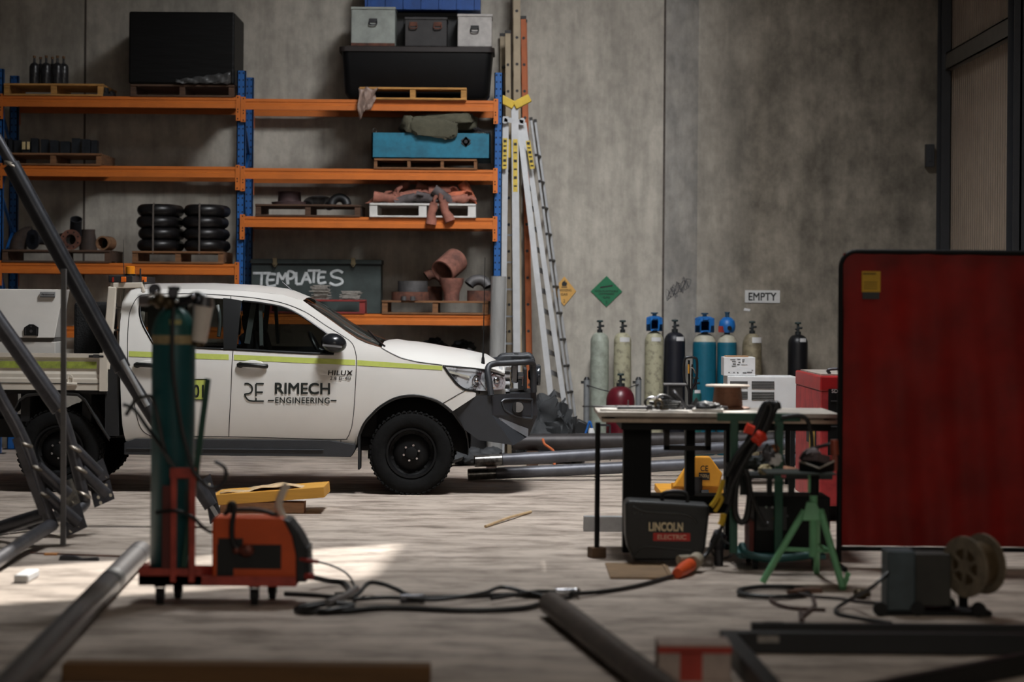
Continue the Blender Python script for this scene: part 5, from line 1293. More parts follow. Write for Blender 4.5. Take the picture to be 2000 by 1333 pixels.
for y in (-.40, -.3, -.12, .06, .24, .4): mb.bb((xb - .03, CDC + y - .02, za), (xb, CDC + y + .02, zb2))
mb.m(1).bb((xa - .004, CDC - .425, zb2 - .09), (xb - .03, CDC - .418, zb2 - .06)); mb.bb((xa + .03, CDC - .426, za + .03), (xa + .045, CDC - .418, za + .12)); mb.build('radiator_guard', [BLACK, CHROME], truck, bevel=.004, smooth=False)
# aerials
ax_ = W(943, 726, CDC - .66)
mb = MB(); mb.box((ax_.x + .02, ax_.y, ax_.z + .01), (.07, .05, .014)); mb.lathe([(.012, 0), (.02, .04), (.014, .1), (.009, .12), (.006, .28), (.0035, .5), (.0025, 1.0)], (ax_.x, ax_.y, ax_.z + .015), (.012, 0, 1), n=12)
mb.tube(spline([(ax_.x, ax_.y, ax_.z), (ax_.x - .0, ax_.y - .02, ax_.z - .09), (ax_.x - .03, ax_.y, ax_.z - .15), (ax_.x - .03, ax_.y, ax_.z - .2)], 5), .005, 6); mb.build('bullbar_aerial', TRIM, truck)
mb = MB(); a = W(586, 576.5, CDC - .1); b = W(551, 551, CDC - .1); mb.tube([(a.x, a.y, a.z - .03), (b.x, b.y, b.z)], .006, 6, radii=[.014, .005]); mb.build('roof_aerial', TRIM, truck)
# tray
TD = CDC - .92
def tp(px, py, D=TD): return W(px, py, D)
xl, xr = tp(-150, 690).x, tp(209, 690).x
zt, zb = tp(60, 690).z, tp(60, 762).z
for s in (-1, 1):
    y = CDC + s * .92; mb = MB(); zs = lambda py: tp(60, py).z
    prof = [(0, zt), (0, zs(697)), (.016, zs(700)), (.016, zs(726)), (.006, zs(731)), (.006, zs(738)), (0, zs(741)), (0, zb)]
    rows = [[(x, y - s * d, z) for d, z in prof] for x in (xl, xr - .05)]
    mb.grid(rows); mb.bb((xr - .055, y - .02, zb), (xr, y + .02, zt)); mb.build('side_board', WHTT, truck, solid=.02, smooth=False)
    mb = MB(); a, b = zs(706), zs(719.5); mb.bb((xl, y - s * .0 - .004, b), (xr - .09, y - s * .0 + .004, a)); mb.build('lime_stripe', mat('worn_lime_tape', (160, 172, 66), .6, 0, .2, 14, col2=(120, 130, 60)), truck, smooth=False)
    mb = MB(); mb.bb((xl, y + s * .012 - .003, zs(749.5)), (xr - .02, y + s * .012 + .003, zs(748.2))); mb.build('board_gap', TRIM, truck, smooth=False)
    mb = MB(); c = tp(190, 696.5); mb.cyl((c.x - .07, y + s * .02, c.z), (c.x + .06, y + s * .02, c.z), .011, n=10); mb.m(1).bb((c.x - .03, y + s * .01, c.z - .012), (c.x + .02, y + s * .035, c.z + .018)); mb.build('board_latch', [TRIM, CHROME], truck)
    mb = MB(); c = tp(138, 750); mb.cyl((c.x - .03, y + s * .02, c.z), (c.x + .06, y + s * .02, c.z - .005), .016, n=10); mb.tube(spline([(c.x - .02, y + s * .018, c.z + .01), (c.x - .02, y + s * .018, c.z + .06), (c.x, y + s * .018, c.z + .075), (c.x + .02, y + s * .018, c.z + .06), (c.x + .02, y + s * .018, c.z)], 4), .005, 6); mb.build('rope_hook', WHTT, truck)
mb = MB(); mb.bb((xl, CDC - .9, zt - .36), (xr, CDC + .9, zt - .31)); 
for px in (-60, 40, 160): mb.bb((Xc(px), CDC - .85, .62), (Xc(px) + .08, CDC + .85, zt - .36))
mb.build('tray_deck', CH, truck, smooth=False)
GD = mat('guard_grey', (46, 46, 46), .6, .2, .1, 8)
for s in (-1, 1):
    pts = [W(a, b, TD) for a, b in ((24, 806), (38, 780), (52, 770), (80, 767.5), (130, 767.5), (152, 769), (166, 780), (188, 818), (214, 857))]
    mb = MB(); mb.grid([[(p.x, CDC + s * .93, p.z) for p in pts], [(p.x, CDC + s * .93, p.z - .025) for p in pts]]); mb.grid([[(p.x, CDC + s * .93, p.z) for p in pts], [(p.x, CDC + s * .62, p.z) for p in pts]]); mb.build('mudguard', GD, truck, solid=.006)
mb = MB(); mb.bb((Xc(206), CDC - .88, .5), (Xc(233), CDC - .1, 1.2)); mb.build('under_tray_tank', CH, truck, smooth=False)
# headboard
HX = [tp(205, 690).x, tp(218, 556).x]
mb = MB()
for y in (-.86, -.3, .3, .86):
    w = .065 if abs(y) > .5 else .03
    a, b = tp(205, 700), tp(218, 565); mb.bar((a.x, CDC + y, a.z - .1), (b.x, CDC + y, b.z + .02), w, .075 if abs(y) > .5 else .03, (1, 0, 0))
a, b = tp(221, 558), tp(209, 640)
for px, py in ((219, 558), (216, 602), (212, 646)): c = tp(px, py); mb.bar((c.x, CDC - .86, c.z), (c.x, CDC + .86, c.z), .05, .05 if py < 570 else .02)
c = tp(219, 558); mb.bar((c.x, CDC - .86, c.z), (c.x + .26, CDC - .86, c.z + .005), .05, .05); mb.bar((c.x + .25, CDC - .86, c.z + .01), (c.x + .27, CDC - .86, c.z - .06), .04, .03)
mb.build('headboard', WHTT, truck, smooth=False, bevel=.008)
LB = tp(247, 546, CDC - .5)
mb = MB(); mb.bb((LB.x - .10, CDC - .86, LB.z - .03), (LB.x + .11, CDC + .5, LB.z + .03)); mb.build('light_bar', BLACK, truck, smooth=False, bevel=.006)
AMB = mat('amber_lens', (232, 140, 30), .2, 0, .05, 10, spec=.6)
for px, y in ((242, -.88), (282, -.45)):
    c = W(px, 546.5, CDC + y); mb = MB(); mb.bb((c.x - .022, c.y - .03, c.z - .022), (c.x + .022, c.y + .0, c.z + .026)); mb.build('marker_lamp', mat('orange_lens', (226, 108, 36), .25), truck, bevel=.006)
c = W(221, 546.5, CDC - .87); mb = MB(); mb.bb((c.x - .008, c.y - .01, c.z - .02), (c.x + .008, c.y + .02, c.z + .02)); mb.build('tail_marker', mat('red_lens', (150, 40, 30), .25), truck)
c = W(254.5, 540, CDC - .45); mb = MB(); mb.lathe([(.042, .02), (.043, .085), (.038, .09), (.0, .091)], c, n=24); o = mb.build('beacon', AMB, truck)
mb = MB(); mb.lathe([(.05, -.03), (.05, .02), (.043, .021)], c, n=24); mb.build('beacon_base', TRIM, o)
mb = MB(); c = W(243, 540, CDC - .5); mb.tube([(c.x, c.y, c.z - .03), (c.x - .008, c.y, c.z + .12), (c.x - .012, c.y, c.z + .33)], .003, 6, radii=[.006, .003, .0015]); c = W(274, 540, CDC - .5); mb.tube([(c.x, c.y, c.z - .02), (c.x, c.y, c.z + .07)], .008, 6); mb.build('bar_aerial', STEELDK, truck)
mb = MB(); c = W(278, 552, CDC - .84); mb.tube(spline([c, c + Vector((.01, 0, .02)), c + Vector((.015, 0, -.05)), c + Vector((-.01, 0, -.08))], 5), .004, 6); mb.build('lamp_cable', TRIM, truck)
# toolbox on the tray and the mesh crate behind the cab
tx0, tx1 = tp(-150, 566).x, tp(132, 566).x
TB = mat('toolbox_white', (206, 202, 196), .4, 0, .03, 4)
box = thing('tool_box', 'white lidded tool box on the tray with a black paddle latch', 'tool box', ((tx0 + tx1) / 2, CDC - .6, zt - .31))
z0, z1 = zt - .308, tp(60, 565).z; ze = tp(104, 661).z; xs0, xs1 = tp(103, 661).x, tp(119, 567).x
mb = MB(); yf, yb = CDC - .84, CDC - .3
mb.add([(tx0, yf, ze), (xs0, yf, ze), (xs1, yf + .06, z1), (tx0, yf + .06, z1), (tx0, yb, ze), (xs0 - .04, yb, ze), (xs1 - .035, yb, z1), (tx0, yb, z1)], [(0, 1, 2, 3), (7, 6, 5, 4), (0, 4, 5, 1), (3, 2, 6, 7), (1, 5, 6, 2), (0, 3, 7, 4)]); mb.build('lid', TB, box, smooth=False, bevel=.006)
mb = MB(); mb.bb((tx0, yf + .02, z0), (xs0 + .005, yb, ze - .035)); mb.build('body', TB, box, smooth=False, bevel=.006)
mb = MB(); mb.bb((tx0, yf + .03, ze - .035), (xs0 - .01, yb, ze)); mb.build('lid_seal', mat('seal_grey', (90, 86, 82), .7), box, smooth=False)
c = W(61.5, 645, yf); mb = MB(); w2, h2 = .062, .05
mb.prism([(c.x - w2, c.z - h2), (c.x + w2 * .95, c.z - h2), (c.x + w2, c.z + h2 * .45), (c.x + w2 * .3, c.z + h2), (c.x - w2 * .3, c.z + h2), (c.x - w2, c.z + h2 * .45)], yf - .012, yf + .05); mb.m(1); mb.cyl((c.x, yf - .018, c.z - .01), (c.x, yf - .012, c.z - .01), .014); mb.cyl((c.x, yf - .018, c.z + .032), (c.x, yf - .012, c.z + .032), .008)
for sx in (-1, 1): mb.bb((c.x + sx * w2 * .8 - .004, yf - .015, c.z - h2 * .8), (c.x + sx * w2 * .8 + .004, yf - .012, c.z + h2 * .4))
mb.build('latch', [TRIM, CHROME], box, smooth=False)
a, b = W(79, 570.5, yf + .04), W(108, 581, yf + .04); mb = MB(); mb.bb((a.x, yf + .025, b.z), (b.x, yf + .045, a.z)); mb.build('maker_plate', ALU, box, smooth=False)
mb = MB(); add_text(mb, 'Paramount', lambda u, v: (a.x + (b.x - a.x) * (.1 + .85 * u), yf + .024, b.z + (a.z - b.z) * (.38 + .3 * v)), .02, .2); mb.bb((a.x, yf + .023, b.z), (b.x, yf + .025, b.z + .006)); mb.build('plate_lettering', INK, box, smooth=False)
MESH = mat('black_mesh', (20, 20, 21), .9, 0, .3, 30, bump=.9, bscale=60)
a, b = W(150, 590, CDC - .1), W(200, 690, CDC - .1); mb = MB(); mb.bb((a.x, CDC - .25, z0 + .001), (b.x, CDC + .75, a.z)); tag(mb.build('mesh_crate', MESH, smooth=False, bevel=.03), 'black rough textured bin on the tray between tool box and cab', 'bin')
# ------------------------------------------------------------------ welded pipe frames and prop at left
def ptube(root, pts, r, m=STEEL, name='pipe', n=16, sm=4):
    mb = MB(); mb.tube(spline(pts, sm) if len(pts) > 2 and sm else pts, r, n); return mb.build(name, m, root)
def plate(root, corners, m=STEELDK, t=.012, holes=(), name='base_plate'):
    c = [Vector(p) for p in corners]; nn = (c[1] - c[0]).cross(c[2] - c[0]).normalized() * t
    mb = MB(); k = len(c); mb.add(c + [p + nn for p in c], [tuple(range(k)), tuple(range(2 * k - 1, k - 1, -1))] + [(i, (i + 1) % k, k + (i + 1) % k, k + i) for i in range(k)])
    mb.m(1)
    d = -nn.normalized() if nn.y > 0 else nn.normalized()
    off = nn if nn.y < 0 else Vector((0, 0, 0))
    for (u, v) in holes:
        p = c[0].lerp(c[1], u).lerp(c[3].lerp(c[2], u), v) + off
        mb.cyl(p, p + d * .0015, .013, n=10)
    return mb.build(name, [m, mat('bolt_hole_light', (150, 140, 122), .7, 0, 0)], root, smooth=False)
WELD = mat('bright_weld', (170, 160, 146), .35, .7, .3, 40)
D = 16.6
root = thing('pipe_trestle', 'near welded steel pipe frame at the left with two small base plates', 'trestle', (W(100, 1030, D).x, D, 0))
ptube(root, [W(-14, 745, D), W(2, 780, D), W(26, 822, D), W(48, 868, D), W(66, 920, D), W(82, 975, D), W(101, 1026, D)], .044, name='bent_leg')
for a, b in (((72, 912), (133, 966)), ((84, 962), (152, 1022))): ptube(root, [W(*a, D), W(*b, D + .1)], .043, name='stub')
plate(root, [W(128, 941, D + .13), W(141, 935, D + .22), W(157, 982, D + .22), W(131, 994, D + .13)], holes=((.4, .25), (.5, .85)), m=mat('ground_plate', (118, 114, 106), .4, .7, .25, 20, col2=(50, 50, 52)))
plate(root, [W(131, 995, D + .12), W(156, 983, D + .22), W(171, 1030, D + .22), W(130, 1050, D + .12)], holes=((.7, .2), (.65, .8), (.2, .85), (.75, .5)))
mb = MB(); mb.bar(W(31, 856, D - .06), W(85, 1005, D - .06), .035, .05, (1, 0, 0)); mb.build('flat_stiffener', STEEL, root, smooth=False)
ptube(root, [W(101, 1026, D), WZ(52, 1056, .10), WZ(-30, 1112, .06)], .047, name='foot_pipe', sm=0)
ptube(root, [W(90, 1004, D + .05), WZ(-20, 1038, .06)], .05, name='foot_pipe', sm=0)
for px, py in ((101, 1022), (72, 914), (86, 966), (50, 868)): c = W(px, py, D); mb = MB(); mb.ell(c, (.056, .056, .02), rotm(0, 25, 0)); mb.build('weld', WELD, root)
mb = MB(); mb.bar(W(123.5, 1066, D), W(124.5, 526, D), .036, .03, (0, 1, 0)); mb.build('upright_bar', mat('flat_bar_grey', (104, 104, 106), .4, .6, .12, 6), root, smooth=False, bevel=.002)
D = 17.3
root = thing('pipe_trestle', 'rear welded steel pipe frame at the left behind the near one', 'trestle', (W(165, 985, D).x, D, 0))
ptube(root, [W(-20, 606, D), W(117, 800, D)], .062, name='main_pipe')
ptube(root, [W(116, 798, D), W(128, 832, D), W(141, 876, D), W(152, 920, D), W(163, 968, D), W(164, 985, D), W(150, 998, D - .1)], .043, name='bent_leg')
for a, b in (((145, 876), (194, 926)), ((157, 917), (208, 966))): ptube(root, [W(*a, D), W(*b, D + .1)], .041, name='stub')
plate(root, [W(184, 908, D + .12), W(201, 896, D + .24), W(214.5, 934, D + .24), W(190, 945, D + .12)], holes=((.7, .3), (.8, .85)))
plate(root, [W(177, 952, D + .12), W(214.5, 937, D + .24), W(224, 975, D + .24), W(186, 992, D + .12)], holes=((.75, .2), (.25, .6), (.85, .75), (.3, .9)))
for px, py in ((117, 800), (147, 876), (158, 917), (164, 965)): c = W(px, py, D); mb = MB(); mb.ell(c, (.06, .06, .02), rotm(0, 30, 0)); mb.build('weld', WELD, root)
ptube(root, [W(150, 998, D - .1), WZ(70, 1022, .06), WZ(-40, 1035, .06)], .045, name='foot_pipe', sm=0)
D = 18.1
root = thing('pipe_prop', 'long diagonal steel prop pipe rising to the left edge with a bolted foot plate', 'steel prop', (W(420, 1010, D).x, D, 0))
mb = MB(); a, b = W(-8, 267, D), W(24, 322, D); mb.cyl(a, b, .04); mb.build('tip_tube', STEEL, root)
mb = MB(); a, b = W(22, 322, D), W(240, 722, D); mb.tube([a, b], .064, 24); mb.build('outer_tube', mat('dark_mill_pipe', (66, 67, 71), .35, .7, .15, 6), root)
mb = MB(); mb.ell(W(24, 323, D), (.07, .07, .025), rotm(0, 30, 0)); mb.build('weld', WELD, root)
mb = MB(); mb.tube([W(240, 722, D), W(412, 990, D)], .053, 20); mb.build('inner_tube', STEELDK, root)
mb = MB(); mb.tube([W(238, 704, D - .05), W(288, 794, D - .05)], .022, 12); mb.build('side_tube', ALU, root)
plate(root, [W(397, 938, D), W(411, 926, D + .05), W(431, 1003, D + .05), W(412, 1024, D)], holes=((.6, .2), (.6, .8)), name='foot_plate')
mb = MB(); mb.bar(W(395, 960, D - .02), W(424, 1008, D - .02), .03, .012, (0, 1, 0)); mb.build('plate_edge', ALU, root, smooth=False)
# pipes on the floor, front
def lying_pipe(pa, pb, r, m, label, z=None, extra=None):
    z = r + .002 if z is None else z
    a, b = WZ(*pa, z), WZ(*pb, z)
    root = thing('steel_pipe', label, 'steel pipe', (a.x, a.y, 0)); d = (b - a).normalized()
    mb = MB(); mb.pipe(a, b, r, r * .88, 32); mb.build('tube', m, root)
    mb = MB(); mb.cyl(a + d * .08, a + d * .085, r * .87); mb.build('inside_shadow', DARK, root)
    if extra:
        for t0, t1, rr, mm, nm in extra: mb = MB(); mb.pipe(a + (b - a) * t0, a + (b - a) * t1, r * rr, r * .99, 32); mb.build(nm, mm, root)
    return root
lying_pipe((274, 1078), (-30, 1392), .07, mat('front_pipe_steel', (84, 82, 84), .36, .4, .15, 5), 'big steel pipe on the floor at lower left, its far end in the sun', extra=[(.05, .06, 1.01, STEELDK, 'scribe_line'), (.255, .30, 1.015, BLACK, 'black_band')])
lying_pipe((1076, 1180), (1330, 1375), .066, mat('dull_brown_pipe', (92, 82, 74), .55, .4, .2, 6), 'dull brown pipe on the floor at bottom centre, running toward the viewer')
a, b = WZ(-30, 1172, .05), WZ(30, 1122, .05)
mb = MB(); mb.bb((a.x, b.y - .05, 0.001), (b.x - .0, b.y + .3, .05)); tag(mb.build('white_offcut', WHITE, bevel=.01), 'pale offcut lying in the sun patch at the left edge', 'offcut')
a = WZ(490, 1291, .085); x0, x1 = WZ(128, 1291, .085).x, WZ(843, 1291, .085).x
mb = MB(); mb.bb((x0, a.y - .14, .001), (x1, a.y, .085)); tag(mb.build('timber_beam', mat('dark_timber', (112, 80, 46), .8, 0, .2, 3, stretch=(.3, 4, 4), bump=.1), bevel=.006), 'blurred brown timber beam lying along the bottom edge of the picture', 'timber')

# ------------------------------------------------------------------ welding trolley, gas cylinder and machine
TRD = 13.62
REDT = mat('trolley_red', (190, 76, 60), .5, .05, .12, 6, col2=(140, 50, 40))
def t(px, py, D=TRD): return W(px, py, D)
zbase, ztop = .13, .185
root = thing('welding_trolley', 'red steel trolley on castors carrying the tall teal cylinder and orange welder', 'trolley', (t(440, 1140).x, TRD, 0))
mb = MB(); mb.bb((t(288, 1).x, TRD - .16, zbase - .02), (t(592, 1).x, TRD + .2, zbase)); mb.bb((t(288, 1).x, TRD - .165, zbase - .02), (t(410, 1).x, TRD - .155, ztop + .02)); mb.bb((t(288, 1).x, TRD - .165, zbase - .02), (t(592, 1).x, TRD - .155, ztop - .02)); mb.bb((t(288, 1).x, TRD - .16, zbase - .02), (t(288, 1).x + .008, TRD + .2, ztop + .02)); mb.bb((t(288, 1).x, TRD + .19, zbase - .02), (t(592, 1).x, TRD + .2, ztop)); mb.build('base_tray', REDT, root, smooth=False)
for px, w in ((355, .032), (391, .034)):
    mb = MB(); mb.bb((t(px, 1).x - w / 2, TRD - .178, zbase), (t(px, 1).x + w / 2, TRD - .145, t(355, 912).z)); mb.build('post', REDT, root, smooth=False, bevel=.004)
mb = MB(); mb.bb((t(348, 1).x, TRD - .185, t(355, 930).z), (t(399, 1).x, TRD - .178, t(355, 910).z)); mb.build('top_strap', REDT, root, smooth=False, bevel=.003)
mb = MB(); mb.bb((t(333, 1).x, TRD - .163, ztop), (t(350, 1).x, TRD - .155, t(355, 945).z)); mb.build('back_panel', mat('trolley_dark_red', (96, 34, 28), .6), root, smooth=False)
for px, py, D in ((313, 1172, TRD - .12), (348, 1160, TRD + .16), (497, 1180, TRD - .12), (532, 1168, TRD + .15)):
    x = W(px, py, D).x; mb = MB(); r = .046; mb.cyl((x - .018, D, r), (x + .018, D, r), r, n=20); mb.m(1); mb.bb((x - .026, D - .012, r - .01), (x - .02, D + .012, zbase - .022)); mb.bb((x + .02, D - .012, r - .01), (x + .026, D + .012, zbase - .022)); mb.bb((x - .03, D - .03, zbase - .03), (x + .03, D + .03, zbase - .02)); mb.build('castor', [RUBBER, STEELDK], root)
# cylinder
r = .1225; c = t(336, 1108); zb = zbase + .001; zs = t(336, 655).z; zt_ = t(336, 602).z
TG = mat('argon_dark_teal', (20, 80, 84), .42, .05, .12, 5); BAND = mat('tan_band', (168, 148, 108), .6, 0, .2, 14, col2=(120, 108, 80)); TG2 = mat('argon_shoulder_green', (36, 92, 88), .4, .05, .15, 8)
cyl = thing('gas_cylinder', 'tall dark teal cylinder with a tan band, strapped on the red trolley', 'gas cylinder', (c.x, TRD, zb))
z1, z2 = t(336, 672).z, t(336, 655).z
mb = MB(); mb.lathe([(r * .9, zb), (r, zb + .02), (r, z1)], (c.x, TRD, 0), n=40); mb.m(1).lathe([(r, z1), (r, z2)], (c.x, TRD, 0), n=40)
dome = [(r * (.2 + .8 * math.cos(R_(k * 10))), z2 + (zt_ - z2) * math.sin(R_(k * 10))) for k in range(10)]
mb.m(2).lathe([(r, z2)] + dome, (c.x, TRD, 0), n=40); mb.build('body', [TG, BAND, TG2], cyl)
mb = MB(); mb.cyl((c.x, TRD, zt_ - .01), (c.x, TRD, zt_ + .04), .04); mb.cyl((c.x, TRD, zt_ + .04), (c.x, TRD, zt_ + .1), .022); mb.lathe([(.01, 0), (.032, .005), (.034, .03), (.01, .034)], (c.x + .0, TRD, zt_ + .09)); mb.build('valve', VALVE, cyl)
q = t(348, 630); mb = MB(); n = 8; rows = [[(c.x + (r * .93) * math.sin(R_(-5 + 34 * (i / n))), TRD - (r * .93) * math.cos(R_(-5 + 34 * (i / n))), z) for i in range(n + 1)] for z in (t(1, 634).z, t(1, 622).z)]
mb.grid(rows); mb.build('sticker', mat('yellow_green_label', (176, 170, 110), .6), cyl)
# regulator with gauges and white flow tube
rg = thing('gas_regulator', 'brass gas regulator with gauges and a pale flow tube on top of the teal cylinder', 'regulator', (c.x, TRD, zt_ + .06))
rd = TRD - .05
mb = MB(); a, b = t(285, 589, rd), t(352, 590, rd); mb.tube([a, b], .017, 12); mb.ell(t(312, 588, rd), (.04, .035, .045)); mb.ell(t(330, 592, rd), (.035, .035, .04)); mb.build('body', BRASS, rg)
a = t(278, 587, rd); mb = MB(); mb.cyl(a + Vector((-.02, -.0, 0)), a + Vector((.035, 0, 0)), .032, n=18); mb.build('adjusting_knob', mat('knob_grey', (92, 84, 84), .5), rg)
for px, py in ((302, 566), (338, 572)):
    q = t(px, py, rd - .02); mb = MB(); mb.cyl(q + Vector((0, .02, 0)), q + Vector((0, -.02, 0)), .034 if px < 320 else .028, n=20); mb.m(1).cyl(q + Vector((0, -.02, 0)), q + Vector((0, -.022, 0)), .028 if px < 320 else .022, n=20); mb.m(0).cyl(q, t(px + 4, 588, rd), .01); mb.build('gauge', [BLACK, mat('gauge_face', (88, 88, 96), .3)], rg)
mb = MB(); mb.tube(spline([t(345, 592, rd), t(368, 588, rd), t(384, 580, rd), t(399, 586, rd)], 5), .03, 12); mb.build('flow_arm', mat('regulator_black', (22, 22, 24), .25), rg)
mb = MB(); a, b = t(398, 596, rd), t(388, 668, rd); mb.tube([a, b], .05, 20, radii=[.056, .043]); mb.build('flow_tube', mat('pale_flow_tube', (226, 216, 206), .25, 0, .05, 8), rg)
mb = MB(); a, b = t(401, 580, rd), t(398, 598, rd); mb.tube([a, b], .058, 20, radii=[.045, .06]); mb.build('tube_cap', CHROME, rg)
mb = MB(); a, b = t(389, 664, rd), t(387, 676, rd); mb.tube([a, b], .035, 16); mb.build('tube_foot', BRASS, rg)
for px, py in ((294, 576), (306, 572), (345, 588), (378, 579)): mb = MB(); mb.ell(t(px, py, rd - .05), (.014,) * 3, nu=10, nv=8); mb.build('bolt', CHROME, rg)
# gas hoses hanging
HOSE = mat('black_hose', (22, 22, 23), .5, 0, .1, 20)
mb = MB(); mb.tube(spline([t(340, 600, rd - .07), t(337, 640, rd - .09), t(338, 720, rd - .1), t(352, 820, rd - .12), t(366, 880, rd - .14), t(378, 920, rd - .15), t(402, 948, rd - .15), t(425, 953, rd - .15), t(440, 938, rd - .15), t(439, 915, rd - .15), t(420, 902, rd - .14)], 8), .011, 8)
tag(mb.build('gas_hose', mat('grey_black_hose', (44, 42, 42), .5)), 'thin dark gas hose hanging down the front of the teal cylinder into a loop', 'hose')
mb = MB(); mb.tube(spline([t(246, 812, rd), t(264, 784, rd), t(282, 776, rd), t(300, 784, rd - .1), t(322, 880, rd - .13), t(333, 905, rd - .13)], 8), .011, 8)
tag(mb.build('cable', HOSE), 'black cable arching out to the left of the teal cylinder', 'cable')
mb = MB(); mb.tube(spline([t(240, 790, rd), t(262, 800, rd), t(285, 832, rd - .04), t(318, 878, rd - .14), t(340, 912, rd - .15)], 8), .011, 8)
tag(mb.build('cable', HOSE), 'black cable crossing the arched one left of the teal cylinder', 'cable')
mb = MB(); mb.tube(spline([t(305, 1002, rd - .13), t(330, 998, rd - .15), t(356, 1001, rd - .16), t(378, 1012, rd - .16), t(398, 1032, rd - .1), t(412, 1040, rd - .02)], 8), .010, 8)
tag(mb.build('cable', HOSE), 'thin cable wrapped round the trolley posts to the orange welder', 'cable')
mb = MB(); a, b = t(406, 740, TRD - .13), t(384, 908, TRD - .128); e_ = b + (b - a) * 1.12; e_.z = ztop + .02; mb.bar(a, e_, .034, .02, (0, 1, 0))
tag(mb.build('steel_bar', mat('dark_green_bar', (22, 70, 54), .5), smooth=False, bevel=.003), 'dark green flat bar leaning on the red trolley beside the teal cylinder', 'steel bar')
# orange welding machine
OR = mat('welder_orange', (214, 84, 26), .42, 0, .06, 5); md0, md1 = TRD - .13, TRD + .12
mach = thing('welding_machine', 'orange inverter welder with black front lying on the red trolley', 'welder', (t(505, 1140).x, TRD, zbase + .001))
def poly_px(pts, D): return [(W(a, b, D).x, max(W(a, b, D).z, zbase + .001)) for a, b in pts]
mb = MB(); mb.prism(poly_px([(414, 1136), (414, 1020), (419, 1011), (548, 1012), (560, 1018), (578, 1048), (584, 1085), (584, 1146)], md0), md0, md1); mb.build('case', OR, mach, smooth=False, bevel=.012)
mb = MB(); mb.prism(poly_px([(552, 1013), (566, 1018), (584, 1042), (598, 1068), (600, 1140), (590, 1148), (578, 1148), (578, 1086), (570, 1048)], md0), md0 - .012, md1 + .012); mb.build('front_bezel', PLASTIC, mach, smooth=False, bevel=.01)
for k in range(9):
    a = t(596 + .4 * k, 1072 + 7.2 * k, md0); mb = MB(); mb.bb((a.x, md0 - .006, a.z - .006), (a.x + .018, md1 + .006, a.z + .006)); mb.build('front_louvre', PLASTIC, mach, smooth=False)
a, b = t(453, 1064, md0), t(549, 1112, md0)
mb = MB(); mb.bb((a.x, md0 - .004, b.z), (b.x, md0 + .001, a.z)); mb.bb((t(440, 1).x, md0 - .0045, t(1, 1056).z), (t(488, 1).x, md0 + .001, t(1, 1044).z)); mb.bb((t(438, 1).x, md0 - .0042, t(1, 1120).z), (t(470, 1).x, md0 + .001, t(1, 1056).z)); mb.build('side_vent', mat('vent_black', (16, 17, 18), .6), mach, smooth=False)
mb = MB(); add_text(mb, 'WELDER', lambda u, v: (t(452 + 58 * u, 1).x, md0 - .003, t(1, 1128 - 9 * v).z), .03); mb.build('side_lettering', mat('dark_orange_print', (120, 50, 20), .6), mach, smooth=False)
mb = MB(); mb.tube(spline([t(440, 1012, TRD), t(444, 1000, TRD), t(470, 996, TRD), t(510, 998, TRD), t(540, 1008, TRD), t(552, 1018, TRD)], 6), .013, 10); mb.build('carry_handle', PLASTIC, mach)
mb = MB(); mb.tube(spline([t(584, 1092, md0 - .0), t(606, 1096, md0 - .02), t(622, 1098, md0 - .02)], 4), .012, 8); mb.cyl(t(596, 1126, md0), t(612, 1127, md0 - .01), .02); mb.build('plug', mat('plug_red', (150, 44, 36), .5), mach)
mb = MB(); mb.tube(spline([t(447, 1000, md0 - .02), t(449, 985, md0 - .03), t(458, 990, md0 - .03), t(453, 1030, md0 - .02), t(456, 1062, md0 - .015), t(470, 1076, md0 - .015), t(486, 1078, md0 - .015)], 6), .015, 10)
tag(mb.build('welding_lead', HOSE), 'black welding lead looped over the handle down the side of the orange welder', 'cable')
mb = MB(); mb.ell(t(461, 1076, md0 - .02), (.02, .015, .02)); mb.ell(t(481, 1076, md0 - .03), (.045, .02, .035)); tag(mb.build('earth_clamp', mat('clamp_copper', (128, 66, 52), .4, .4, .3, 30)), 'coppery earth clamp resting against the black vent of the orange welder', 'clamp')
mb = MB(); mb.tube(spline([t(555, 1014, TRD), t(547, 1000, TRD), t(544, 985, TRD), t(552, 962, TRD), t(561, 947, TRD)], 5), .022, 12, radii=None)
tag(mb.build('welding_torch', mat('pale_torch_plastic', (216, 206, 192), .15, .0, .05, 8)), 'pale plastic torch neck standing up from the front of the orange welder', 'torch')
# ------------------------------------------------------------------ timber on the floor between trolley and ute
LVL = mat('yellow_lvl_timber', (206, 150, 56), .6, 0, .1, 5, stretch=(.3, 1, 4))
a, b = W(415, 978, 19.3), W(633, 962, 19.3); root = thing('timber_board', 'yellow laminated timber board propped on a block behind the trolley', 'timber', (a.x, 19.4, 0))
mb = MB(); mb.bar(a + Vector((0, .3, 0)), b + Vector((0, .3, 0)), .62, .085); mb.build('board', LVL, root, smooth=False, bevel=.004)
mb = MB(); rows = []
for j in range(5):
    rows.append([W(430 + 190 * i / 14, 966 - 12 * i / 14 - (7 * math.sin(max(0, i - 4) * .38) if i > 4 else 0) - 1.5 * j, 19.35 + j * .12) + Vector((0, 0, .006 + .008 * math.sin(i * 1.4 + j * 2))) for i in range(15)])
mb.grid(rows); mb.build('paper_wrapper', mat('kraft_wrapper', (206, 176, 136), .7, 0, .12, 10), root, solid=.003)
a, b = W(500, 976, 19.25), W(592, 1000, 19.25); zb2 = W(600, 973, 19.3).z
mb = MB(); mb.bb((W(440, 1, 19.4).x, 19.32, .001), (b.x, 19.52, a.z - .03)); tag(mb.build('timber_block', mat('pale_pine', (172, 128, 96), .8, 0, .15, 8, stretch=(1, 5, 5)), smooth=False, bevel=.004), 'pale pine block lying under the right end of the yellow board', 'timber')
